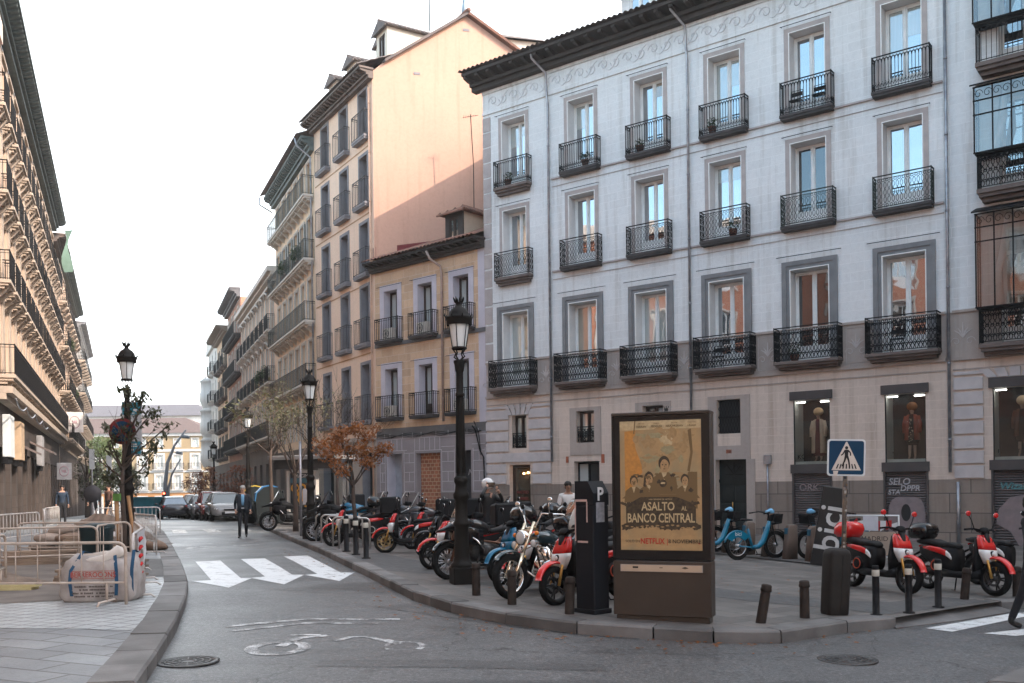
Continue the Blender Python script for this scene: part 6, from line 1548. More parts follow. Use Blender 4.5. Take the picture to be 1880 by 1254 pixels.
# big bag
bag_m = pm('white_woven_bag', (0.43,0.40,0.385), (0.28,0.25,0.235), 3.0, 0.8, 0.35, 60); blue_tape = pm('blue_strap', (0.02,0.075,0.15), (0.015,0.055,0.11), 5, 0.8)
t = thing('builders_bag', 'big white builders bag with blue straps and red lettering behind the barrier', 'bag', at(-5.78, 13.45), 0.06); t.scale = (0.83, 0.70, 0.96)
mb = MB().mat(bag_m); rr = random.Random(6)
secs = [(0.0,0,0,0.56,0.42,5),(0.05,0,0,0.62,0.47,5),(0.11,0,0,0.635,0.475,4.8),(0.18,0,0,0.64,0.48,4.6),(0.25,0,0,0.635,0.475,4.5),(0.32,0,0,0.635,0.475,4.4),(0.39,0,0,0.625,0.465,4.3),(0.45,0,0,0.62,0.46,4.2),(0.52,0,0,0.60,0.44,4.1),(0.58,0,0,0.57,0.42,4),(0.64,0,0,0.48,0.34,3),(0.60,0,0,0.30,0.2,3)]
mb.loft(secs, 36, axis='z')
for i, v in enumerate(mb.v):
    a = math.atan2(v.y, v.x); k = 0.014*math.sin(9*a+7*v.z)+0.016*math.sin(17*a-23*v.z)+0.012*math.sin(6*a+41*v.z)+rr.uniform(-0.012,0.012); mb.v[i] = Vector((v.x*(1+k), v.y*(1+k), v.z+0.035*math.sin(5*a)*(v.z > 0.5)+0.03*math.sin(2*a+1)*(v.z > 0.4)))
bag = mb.build('sack', parent=t)
mb = MB().mat(pm('pale_bag_flap', (0.62,0.58,0.54), (0.5,0.46,0.42), 3, 0.8, 0.3, 40)); mb.tube([(-0.42,-0.30,0.60),(-0.15,-0.34,0.58),(0.15,-0.32,0.62),(0.34,-0.28,0.72),(0.42,-0.2,0.70)], [0.04,0.05,0.07,0.10,0.06], 8); mb.tube([(-0.35,0.2,0.62),(0.1,0.25,0.66),(0.45,0.15,0.64)], [0.05,0.06,0.04], 7); mb.build('rolled_edge', parent=bag)
for k, (xs, lean) in enumerate(((-0.40, 0.10), (0.36, -0.04), (0.575, 0.0))):
    mb = MB().mat(blue_tape); yy = -0.472 if k < 2 else -0.36
    P = [(xs+lean*0.3,yy-0.012,0.10),(xs,yy-0.018,0.3),(xs+lean*0.2,yy-0.008,0.47),(xs+lean,yy+0.06,0.6),(xs+lean*1.8,yy+0.14,0.74),(xs+lean*2.4+0.06,yy+0.2,0.70)]
    vs = [];  w = 0.028
    for p in P: vs += [(p[0]-w,p[1],p[2]),(p[0]+w,p[1],p[2])]
    mb.add(vs, [(2*i,2*i+1,2*i+3,2*i+2) for i in range(len(P)-1)], True); mb.build('strap', parent=t)
red_l = pm('faded_red_print', (0.42,0.10,0.08)); ink = pm('faded_dark_print', (0.10,0.08,0.075))
lettering('BERREROCONS', 0.105, red_l, t, (-0.02,-0.497,0.40), bold=0.002, name='print')
mb = MB().mat(red_l)
for a, b, c, d in ((-0.36,0.33,0.345,0.352),(-0.36,0.33,0.452,0.459),(-0.36,-0.352,0.345,0.459),(0.322,0.33,0.345,0.459)): mb.box(a, b, -0.499, -0.496, c, d)
mb.build('print_frame', parent=t)
mb = MB().mat(ink); rr = random.Random(14)
for k, (w, z) in enumerate(((0.30,0.235),(0.22,0.19),(0.34,0.14),(0.30,0.095))):
    x = -0.02-w
    while x < w-0.02:
        q = rr.uniform(0.014,0.03)
        if rr.random() < 0.85: mb.box(x, x+q*0.75, -0.506, -0.502, z-0.013, z+0.013*rr.uniform(0.5,1))
        x += q
mb.build('small_print', parent=t)
# sheeting on the end-on barrier
t = thing('plastic_sheet', 'white plastic sheet with red tape tied over the end-on barrier', 'plastic sheet', at(-5.35, 13.5), dirz(-5.32,13.35,-6.05,15.6))
mb = MB().mat(pm('white_sheeting', (0.58,0.58,0.60), (0.5,0.5,0.52), 3, 0.6)); vs = []; fs = []
for i in range(13):
    for j in range(7): vs.append((0.02+i*0.16, -0.03-0.025*math.sin(i*1.3+j)*(j/6), 0.93-j*0.105*(0.7+0.3*math.sin(i*0.9))))
for i in range(12):
    for j in range(6): fs.append((i*7+j, i*7+j+1, i*7+j+8, i*7+j+7))
mb.add(vs, fs, True); mb.build('sheet', parent=t)
mb = MB().mat(pm('red_tape', (0.50,0.02,0.02))); rr = random.Random(3)
for k in range(5): z = 0.35+0.12*k; mb.tube([(0.0,-0.06,z),(0.05,-0.08,z+0.03),(0.1,-0.05,z-0.03)], [0.02,0.03,0.01], 5)
mb.build('tape', parent=t)
# planks, pallets, sandbags, pit
wood_m = pm('weathered_planks', (0.30,0.22,0.16), (0.19,0.14,0.105), 5, 0.8, 0.3, 30, stretch=(0.3,2,2))
def planks(x, y, rz, n, L, label, m=wood_m, h=0.05):
    t = thing('plank_stack', label, 'planks', at(x, y), rz, 'planks on the building site'); rr = random.Random(int(x*10))
    for k in range(n):
        mb = MB().mat(m); o = rr.uniform(-0.06,0.06); mb.M = Matrix.Rotation(rr.uniform(-0.04,0.04), 4, 'Z'); mb.bbox(-L/2+o, L/2+o, -0.14+0.02*o, 0.14, h*k, h*k+h-0.004, 0.006); mb.build('plank', parent=t)
planks(-6.9, 15.9, 0.15, 5, 1.3, 'stack of brown planks behind the big bag')
planks(-7.4, 17.2, -0.1, 7, 1.5, 'higher stack of grey brown planks in front of the leafy tree', pm('grey_planks', (0.20,0.16,0.13), (0.14,0.115,0.095), 5, 0.85, 0.3, 30))
planks(-8.25, 14.9, 0.05, 2, 1.6, 'two pale yellow boards lying across the dug pit', pm('yellow_board', (0.52,0.45,0.24), (0.44,0.38,0.2), 4, 0.7))
planks(-9.1, 14.0, 0.2, 3, 0.9, 'low stack of brown planks at the left picture edge')
sand_m = [pm('tan_sandbag', (0.33,0.27,0.225), (0.24,0.195,0.165), 3, 0.9, 0.3, 40), pm('white_sandbag', (0.52,0.48,0.46), (0.40,0.36,0.34), 3, 0.85, 0.3, 40), pm('brown_sandbag', (0.24,0.165,0.12), (0.17,0.12,0.09), 3, 0.9, 0.3, 40)]
rr = random.Random(21); k = 0
bagp = []
for i, m in enumerate(sand_m):
    mb = MB().mat(m); mb.loft([(-0.36,0,0.10,0.10,0.05,2.2),(-0.30,0,0.11,0.2,0.09,2.4),(-0.1,0,0.13,0.25,0.13,2.4),(0.12,0,0.13,0.26,0.125,2.4),(0.30,0,0.11,0.2,0.09,2.4),(0.38,0,0.10,0.09,0.04,2.2)], 14)
    for q, v in enumerate(mb.v): mb.v[q] = v + Vector((0, 0.02*math.sin(v.x*14), 0.02*math.sin(v.x*9+v.y*12)))
    bagp.append(mb.mesh('sandbag'))
wh = ['tan','white','brown']
for lv, (n, x0) in enumerate(((7, 0.0), (5, 0.5), (4, 0.8))):
    for i in range(n):
        m = rr.randrange(3); x = -11.9+x0*0.5+0.45*i+rr.uniform(-.08,.08); y = 24.2+rr.uniform(-0.5,0.8)+0.15*lv
        o = obj('sandbag', bagp[m], None, at(x, y, PV+0.21*lv), (rr.uniform(-.1,.1), rr.uniform(-.15,.15), rr.uniform(-0.8,0.8)))
        row = ['bottom','middle','top'][lv]; o['category'] = 'sandbag'; o['group'] = 'heap of sandbags beside the tree'
        o['label'] = '%s sandbag in the %s layer of the heap, number %d from left' % (wh[m], row, i+1)
t = thing('rubble_bin', 'dark green bin standing among the barriers left of the tree', 'bin', at(-8.55, 19.6), 0.2)
mb = MB().mat(pm('dark_teal_plastic', (0.018,0.035,0.04), (0.014,0.028,0.032), 3, 0.5)); mb.loft([(0.0,0,0,0.25,0.25,5),(0.72,0,0,0.30,0.30,5),(0.76,0,0,0.33,0.33,5),(0.80,0,0,0.33,0.33,5)], 16, axis='z'); mb.build('bin_body', parent=t)
mb = MB().mat(MATS['dark_teal_plastic']); mb.loft([(0.802,0,0,0.33,0.33,5),(0.84,0,0,0.3,0.3,4),(0.87,0,0,0.1,0.1,3)], 16, axis='z'); mb.build('lid', parent=t)
mb = MB().mat(pm('earth_pile', (0.20,0.15,0.115), (0.13,0.098,0.078), 5, 0.95, 1.0, 18)); rr = random.Random(9); vs = []; fs = []
for i in range(15):
    for j in range(10):
        u, v = i/14*2-1, j/9*2-1; hgt = max(0, 1-u*u-v*v)**0.6*0.30*(0.8+0.4*rr.random()); vs.append((u*1.9, v*0.9, hgt-0.012))
for i in range(14):
    for j in range(9): a = i*10+j; fs.append((a, a+10, a+11, a+1))
mb.add(vs, fs, True); me = mb.mesh('earth_pile'); o = obj('earth_pile', me, None, at(-9.6, 15.6)); tag(o, 'low pile of brown earth in the dug up pavement behind the boards', 'earth pile', 'piles of earth on the site')
o = obj('earth_pile', me, None, at(-11.4, 26.8)); o.scale = (0.7, 1.0, 2.8); tag(o, 'higher pile of brown earth behind the heap of sandbags', 'earth pile', 'piles of earth on the site')
planks(-9.9, 20.0, 0.3, 6, 1.4, 'stack of grey planks left of the dark bin'); planks(-11.0, 18.6, -0.4, 4, 1.2, 'low stack of planks near the shop side barriers')
planks(-10.4, 23.4, 0.2, 9, 1.1, 'tall stack of brown planks before the sandbags')
t = thing('rubble_skip', 'blue green metal skip beyond the building site at the left kerb', 'skip', at(-25.4, 66, 0.02), -0.39)
mb = MB().mat(pm('teal_skip_paint', (0.02,0.15,0.20), (0.015,0.12,0.16), 3, 0.5)); mb.prism([(-1.2,0.1),(1.2,0.1),(1.6,1.5),(-1.6,1.5)], -0.8, 0.8); mb.build('tub', parent=t); mb = MB().mat(MATS['teal_skip_paint']); mb.box(-1.66,1.66,-0.86,-0.802,1.4,1.52); mb.box(-1.66,1.66,0.802,0.86,1.4,1.52); mb.build('rim', parent=t)

# signs on the left
bluew = pm('pale_blue_banner', (0.30,0.42,0.50), (0.5,0.55,0.58), 2.5, 0.6)
t = thing('no_parking_sign', 'round blue no parking sign with red rim on the left street lamp, among leaves', 'road sign', (-9.1, 22.3, gz(-9.1)+3.05), 0.1)
mb = MB().mat(pm('dull_red_film', (0.16,0.02,0.02))); mb.M = Matrix.Rotation(PI/2, 4, 'X'); mb.lathe([(0,0.0),(0.31,0.0),(0.31,0.02),(0.0,0.02)], 28); mb.mat(blue_s); mb.lathe([(0,0.0225),(0.24,0.0225)], 28); mb.mat(MATS['dull_red_film'])
for a in (PI/4, -PI/4): mb.M = Matrix.Rotation(PI/2, 4, 'X') @ Matrix.Rotation(a, 4, 'Z'); mb.box(-0.25, 0.25, -0.03, 0.03, 0.023, 0.026 if a > 0 else 0.0255)
mb.M = Matrix.Identity(4); mb.build('sign_plate', parent=t)
mb = MB().mat(zinc); mb.box(-0.12,0.12,-0.0,0.2,-0.03,0.03); mb.build('clamp', parent=t)
t = thing('street_banner', 'pale blue and white banner hanging on the left street lamp behind the no parking sign', 'banner', (-9.1, 22.75, gz(-9.1)+2.5), 0.1)
mb = MB().mat(pm('white_banner_cloth', (0.55,0.56,0.58))); mb.box(-0.22, 0.24, 0.10, 0.12, 0, 1.3); mb.build('cloth', parent=t)
mb = MB().mat(pm('turquoise_print', (0.03,0.26,0.36))); mb.box(-0.20, 0.22, 0.092, 0.099, 0.04, 0.34); mb.box(-0.20,0.22,0.092,0.099,0.98,1.27); mb.build('print', parent=t)
mb = MB().mat(white_s); rr = random.Random(4)
for k in range(26):
    a, b = rr.uniform(-0.19,0.1), rr.choice((rr.uniform(0.06,0.29), rr.uniform(1.0,1.22))); mb.box(a, a+rr.uniform(0.03,0.12), 0.0885, 0.0905, b, b+rr.uniform(0.02,0.05))
mb.build('pale_shapes', parent=t)
t = thing('round_sign', 'dark round traffic sign seen from behind beyond the barriers on the left', 'road sign', at(-13.9, 31.6), 0.2)
mb = MB().mat(zinc); mb.cyl((0,0,0),(0,0,1.6), 0.03, n=8); mb.build('pole', parent=t)
mb = MB().mat(pm('dark_sign_back', (0.05,0.05,0.055), (0.035,0.035,0.04), 3, 0.6)); mb.M = Matrix.Translation((0,-0.04,1.42)) @ Matrix.Rotation(PI/2, 4, 'X'); mb.lathe([(0,0),(0.28,0),(0.28,0.015),(0,0.015)], 24); mb.M = Matrix.Identity(4); mb.build('sign_plate', parent=t)
def slimsign(x, y, hgt, label):
    t = thing('sign_post', label, 'sign post', at(x, y), 0.3, 'slim sign posts on the left pavement')
    mb = MB().mat(zinc); mb.cyl((0,0,0),(0,0,hgt), 0.04, n=8); mb.build('pole', parent=t)
    mb = MB().mat(pm('grey_plate', (0.40,0.42,0.44))); mb.bbox(-0.16, 0.16, -0.06, -0.042, hgt-1.3, hgt, 0.005); mb.build('plate', parent=t)
slimsign(-27.3, 62, 4.5, 'slim grey sign post before the green tree, left and taller one'); slimsign(-26.4, 62.5, 4.1, 'slim grey sign post before the green tree, right and shorter one')
# ------------------------------------------------------------------ two-wheelers
def wheel(parent, name, x, z, r, tw, rim_m, spokes=5, wire=False, y=0.0):
    mb = MB().mat(rubber); n = 28; ry = tw/2; pr = []
    for k in range(9):
        a = -PI/2*1.15 + k*PI*1.15/8; pr.append((r-ry*0.95+ry*0.95*math.cos(a), ry*math.sin(a)))
    pr = [(r*0.70, pr[0][1]*0.7)] + pr + [(r*0.70, pr[-1][1]*0.7)]
    mb.lathe(pr, n, axis='y'); w = obj(name, mb.mesh('tyre'), parent, (x, y, z))
    mb = MB().mat(rim_m); ri = r*0.72
    mb.lathe([(ri,-ry*0.55),(ri*0.93,-ry*0.5),(ri*0.93,ry*0.5),(ri,ry*0.55)], n, axis='y'); mb.lathe([(0,-0.05),(0.045,-0.05),(0.045,0.05),(0,0.05)], 10, axis='y')
    if wire:
        for k in range(16):
            a = k*2*PI/16; b = a+0.5*(1 if k % 2 else -1); mb.tube([(0.03*math.cos(b),0.03*(1 if k % 4 < 2 else -1),0.03*math.sin(b)),(ri*0.95*math.cos(a),0,ri*0.95*math.sin(a))], 0.0025, 3)
    else:
        for k in range(spokes):
            a = k*2*PI/spokes
            for da in (-0.14, 0.14): mb.tube([(0.03*math.cos(a),0,0.03*math.sin(a)),(ri*0.95*math.cos(a+da),0,ri*0.95*math.sin(a+da))], 0.014, 5)
        mb.lathe([(ri*0.62,-ry*0.7),(ri*0.42,-ry*0.7),(ri*0.42,-ry*0.65),(ri*0.62,-ry*0.65)], 20, axis='y')
    obj('rim', mb.mesh('rim'), w)
    return w
def part(name, parent, fn, m):
    mb = MB().mat(m); fn(mb); return obj(name, mb.mesh(name), parent)
def mirror(parent, x, y, z, sy, m):
    mb = MB().mat(iron); mb.tube([(x,y,z),(x+0.0,y+sy*0.06,z+0.12),(x-0.02,y+sy*0.10,z+0.2)], 0.008, 5); mb.mat(m); mb.ball((x-0.02,y+sy*0.12,z+0.24), (0.022,0.055,0.045), 10, 6); mb.mat(chrome); mb.ball((x-0.036,y+sy*0.12,z+0.24), (0.012,0.046,0.037), 10, 6)
    return obj('mirror', mb.mesh('mirror'), parent)
def make_scooter(main, lower, ring, rimm, box=None, boxm=None, screen=False, fork=None, mirr=None, name='scooter', body=None):
    body = body or black_pl
    t = thing(name, 'x', 'scooter')
    for x, nm in ((0.64,'front_wheel'),(-0.64,'rear_wheel')): wheel(t, nm, x, 0.28, 0.28, 0.125, rimm)
    fk = fork or gold_fork
    part('fork', t, lambda b: [b.tube([(0.64,s*0.085,0.28),(0.50,s*0.08,0.70)], 0.022, 8) for s in (-1,1)] + [b.mat(body), b.loft([(0.62,0.50,0,0.05,0.06),(0.80,0.46,0,0.05,0.07),(0.98,0.42,0,0.05,0.05)], 10, axis='z')], fk)
    part('front_fender', t, lambda b: b.fender((0.64,0,0.28), 0.325, 0.30, 2.25, 0.075, 0.02, 14, 0.45), main)
    part('front_panel', t, lambda b: b.loft([(0.50,0.50,0,0.05,0.07,3),(0.58,0.505,0,0.07,0.13,3.2),(0.66,0.49,0,0.08,0.165,3.2),(0.725,0.475,0,0.075,0.17,3.2)], 20, axis='z'), lower)
    part('front_cowl', t, lambda b: b.loft([(0.727,0.475,0,0.076,0.171,3.2),(0.80,0.45,0,0.07,0.165,3.4),(0.90,0.41,0,0.06,0.145,3.4),(0.955,0.385,0,0.045,0.115,3)], 20, axis='z'), main)
    part('headlight', t, lambda b: [b.mat(iron), b.ball((0.558,0,0.665), (0.03,0.05,0.048), 14, 8), b.mat(head_glass), b.ball((0.575,0,0.665), (0.022,0.033,0.033), 12, 6)], iron)
    part('leg_shield', t, lambda b: b.loft([(0.34,0.36,0,0.05,0.15,4),(0.55,0.37,0,0.045,0.19,4),(0.75,0.37,0,0.035,0.175,4),(0.92,0.34,0,0.03,0.12,4)], 18, axis='z'), body)
    part('floorboard', t, lambda b: b.loft([(-0.30,0,0.31,0.17,0.08,5),(-0.05,0,0.29,0.185,0.055,5),(0.30,0,0.29,0.185,0.055,5),(0.42,0,0.34,0.15,0.07,4)], 18), body)
    part('body', t, lambda b: [b.loft([(-0.80,0,0.66,0.07,0.07,3),(-0.66,0,0.62,0.13,0.12,3),(-0.40,0,0.55,0.165,0.20,3.4),(-0.16,0,0.53,0.165,0.215,3.6),(-0.05,0,0.53,0.14,0.19,3.6)], 20), b.loft([(-0.72,0,0.30,0.07,0.05,3),(-0.5,0,0.32,0.10,0.09,3),(-0.2,0,0.33,0.13,0.10,3)], 12)], body)
    part('seat', t, lambda b: b.loft([(-0.86,0,0.80,0.08,0.03,3),(-0.74,0,0.80,0.135,0.055,3),(-0.50,0,0.795,0.15,0.06,3.4),(-0.36,0,0.765,0.145,0.05,3.4),(-0.14,0,0.765,0.125,0.05,3.4),(-0.04,0,0.745,0.07,0.03,3)], 18), seat_m)
    for s in (-1, 1):
        part('side_panel', t, lambda b: [b.loft([(-0.66,s*0.142,0.705,0.012,0.018,2.5),(-0.50,s*0.162,0.695,0.018,0.042,2.5),(-0.30,s*0.172,0.665,0.018,0.05,2.5),(-0.17,s*0.172,0.63,0.016,0.045,2.5)], 12), b.mat(lower), b.loft([(-0.168,s*0.172,0.63,0.016,0.045,2.5),(-0.10,s*0.168,0.585,0.014,0.04,2.5),(-0.07,s*0.162,0.55,0.01,0.025,2.5)], 12)], main)
        part('hub_ring', t, lambda b: [b.mat(body), b.ball((-0.36,s*0.15,0.42), (0.13,0.045,0.13), 14, 8), b.mat(ring), b.tube([(-0.36+0.083*math.cos(k*PI/12),s*0.19,0.42+0.083*math.sin(k*PI/12)) for k in range(24)], 0.009, 5, closed=True)], ring)
    part('handlebar', t, lambda b: [b.tube([(0.38,0,0.95),(0.385,0,1.02)], 0.03, 7), b.tube([(0.30,-0.34,1.03),(0.36,-0.22,1.05),(0.39,0,1.03),(0.36,0.22,1.05),(0.30,0.34,1.03)], 0.017, 7), b.loft([(0.30,0,1.02,0.07,0.02),(0.40,0,1.04,0.10,0.045),(0.45,0,1.0,0.06,0.03)], 12)] + [b.tube([(0.36,s*0.2,1.04),(0.42,s*0.3,1.03)], 0.007, 4) for s in (-1,1)], iron)
    for s in (-1, 1): mirror(t, 0.37, s*0.2, 1.05, s, mirr or black_pl)
    part('tail_light', t, lambda b: b.ball((-0.82,0,0.72), (0.03,0.07,0.025), 10, 6), redlens)
    part('rear_fender', t, lambda b: [b.fender((-0.64,0,0.28), 0.315, 0.9, 3.0, 0.07, 0.012, 10, 0.2), b.tube([(-0.64,0.09,0.28),(-0.2,0.10,0.3)], 0.025, 6), b.tube([(-0.66,0.1,0.30),(-0.60,0.12,0.62)], 0.02, 6)], black_pl)
    part('stand', t, lambda b: b.tube([(-0.15,0.08,0.28),(-0.25,0.17,0.012),(-0.33,0.19,0.012)], 0.012, 5), iron)
    part('brake_cables', t, lambda b: [b.tube([(0.38,s*0.22,1.04),(0.46,s*0.15,0.98),(0.50,s*0.06,0.80),(0.56,s*0.08,0.55),(0.62,s*0.09,0.34)], 0.006, 4) for s in (-1,1)], iron)
    part('number_plate', t, lambda b: [b.box(-0.99,-0.98,-0.09,0.09,0.45,0.60), b.mat(iron), b.tube([(-0.85,0,0.62),(-0.97,0,0.56)], 0.02, 5)], white_pl)
    if box == 'big': part('delivery_box', t, lambda b: [b.bbox(-1.12, -0.58, -0.25, 0.25, 0.86, 1.28, 0.04), b.mat(iron), b.box(-1.0, -0.6, -0.15, 0.15, 0.82, 0.858)], boxm)
    if box == 'round': part('top_case', t, lambda b: [b.loft([(0.84,-0.82,0,0.16,0.17,3),(0.90,-0.82,0,0.21,0.22,3),(1.0,-0.80,0,0.22,0.23,3),(1.09,-0.78,0,0.18,0.19,3),(1.12,-0.77,0,0.10,0.11,3)], 18, axis='z'), b.mat(iron), b.tube([(-0.6,0.1,0.8),(-0.9,0.1,0.84)], 0.012, 5)], boxm)
    if screen:
        part('windscreen', t, lambda b: b.loft([(0.92,0.47,0,0.012,0.13,3),(1.10,0.40,0,0.010,0.17,3),(1.30,0.31,0,0.008,0.14,3),(1.36,0.285,0,0.006,0.08,3)], 16, axis='z'), screen)
    return t
smoke = clearglass('smoked_screen', (0.55,0.56,0.55), 0.25)
paleS = pm('pale_screen_plastic', (0.55,0.56,0.52), (0.45,0.46,0.43), 3, 0.12, coat=0.8)
def make_tourer(paint, frame_m, screen, box=True, beak=True, name='motorcycle'):
    t = thing(name, 'x', 'motorcycle')
    wheel(t, 'front_wheel', 0.76, 0.33, 0.33, 0.12, alu, 9); wheel(t, 'rear_wheel', -0.70, 0.32, 0.32, 0.17, alu, 6)
    part('fork', t, lambda b: [b.tube([(0.76,s*0.10,0.33),(0.47,s*0.09,1.0)], 0.027, 8) for s in (-1,1)], frame_m)
    part('front_fender', t, lambda b: b.fender((0.76,0,0.33), 0.365, 0.6, 2.4, 0.07, 0.015, 12, 0.3), paint)
    part('tank', t, lambda b: b.loft([(0.50,0,0.95,0.07,0.05,2.5),(0.40,0,0.93,0.16,0.10,2.5),(0.20,0,0.92,0.20,0.14,2.5),(0.0,0,0.88,0.17,0.12,2.5),(-0.12,0,0.83,0.11,0.07,2.5)], 18), paint)
    part('fairing', t, lambda b: [b.loft([(0.98,0,0.86,0.02,0.015,2.2),(0.80,0,0.90,0.05,0.035,2.2),(0.62,0,0.95,0.13,0.09,2.5),(0.45,0,0.97,0.19,0.13,2.8),(0.30,0,0.93,0.2,0.13,2.8)], 16)] + [b.loft([(0.60,s*0.17,0.80,0.03,0.10,3),(0.40,s*0.22,0.74,0.05,0.17,3),(0.15,s*0.21,0.72,0.04,0.14,3)], 12) for s in (-1,1)], paint)
    part('headlight', t, lambda b: [b.ball((0.64,s*0.06,0.98), (0.05,0.05,0.045), 12, 8) for s in (-1,1)], head_glass)
    part('windscreen', t, lambda b: b.loft([(1.02,0.60,0,0.012,0.15,3),(1.20,0.50,0,0.010,0.19,3),(1.38,0.40,0,0.008,0.16,3),(1.45,0.36,0,0.006,0.09,3)], 16, axis='z'), screen)
    part('seat', t, lambda b: b.loft([(0.0,0,0.82,0.08,0.03,3),(-0.15,0,0.82,0.14,0.05,3),(-0.40,0,0.85,0.16,0.055,3),(-0.55,0,0.93,0.15,0.05,3),(-0.85,0,0.94,0.13,0.04,3),(-0.95,0,0.93,0.07,0.02,3)], 16), seat_m)
    part('engine', t, lambda b: [b.loft([(-0.25,0,0.45,0.14,0.13,4),(0.0,0,0.46,0.17,0.18,4),(0.25,0,0.50,0.16,0.2,4),(0.36,0,0.52,0.1,0.12,4)], 14)] + [b.loft([(0.0,s*0.25,0.46,0.10,0.09,4),(0.2,s*0.27,0.48,0.11,0.10,4)], 12) for s in (-1,1)] + [b.tube([(0.2,s*0.2,0.42),(0.30,s*0.2,0.25),(-0.1,s*0.15,0.22),(-0.5,s*0.18,0.3)], 0.028, 7) for s in (-1,1)], pm('dark_engine_metal', (0.07,0.068,0.066), (0.03,0.03,0.03), 14, 0.4, metal=0.6))
    part('frame', t, lambda b: [b.tube([(0.45,0,0.98),(0.1,0.10,0.66),(-0.3,0.12,0.6),(-0.9,0.06,0.88)], 0.022, 6), b.tube([(0.45,0,0.98),(0.1,-0.10,0.66),(-0.3,-0.12,0.6),(-0.9,-0.06,0.88)], 0.022, 6), b.tube([(-0.25,0.0,0.45),(-0.70,0.10,0.32)], 0.04, 7), b.tube([(-0.3,0.1,0.7),(-0.62,0.1,0.4)], 0.03, 7)], frame_m)
    part('crash_bar', t, lambda b: [b.tube([(0.42,s*0.12,0.80),(0.36,s*0.36,0.66),(0.22,s*0.36,0.50),(0.12,s*0.16,0.34)], 0.015, 6) for s in (-1,1)], chrome)
    part('handlebar', t, lambda b: [b.tube([(0.22,-0.43,1.10),(0.32,-0.25,1.14),(0.40,0,1.08),(0.32,0.25,1.14),(0.22,0.43,1.10)], 0.016, 7)] + [b.loft([(0.24,s*0.36,1.1,0.06,0.05),(0.40,s*0.36,1.1,0.07,0.06)], 10) for s in (-1,1)], iron)
    for s in (-1, 1): mirror(t, 0.32, s*0.28, 1.13, s, black_pl)
    part('exhaust', t, lambda b: b.tube([(-0.3,-0.16,0.36),(-0.5,-0.2,0.42),(-0.95,-0.22,0.56)], [0.03,0.055,0.05], 9), alu)
    part('tail', t, lambda b: [b.loft([(-0.7,0,0.86,0.1,0.05),(-1.0,0,0.9,0.06,0.03)], 10), b.fender((-0.70,0,0.32), 0.36, 1.2, 2.7, 0.08, 0.012, 10, 0.2), b.mat(redlens), b.ball((-1.0,0,0.9), (0.02,0.06,0.03), 8, 6)], black_pl)
    if box: part('top_case', t, lambda b: b.loft([(0.97,-0.92,0,0.17,0.2,4),(1.02,-0.92,0,0.21,0.25,3.5),(1.15,-0.92,0,0.21,0.25,3.2),(1.25,-0.90,0,0.15,0.18,3)], 18, axis='z'), black_gl)
    part('stand', t, lambda b: b.tube([(-0.05,0.12,0.3),(-0.1,0.28,0.012)], 0.013, 5), iron)
    return t
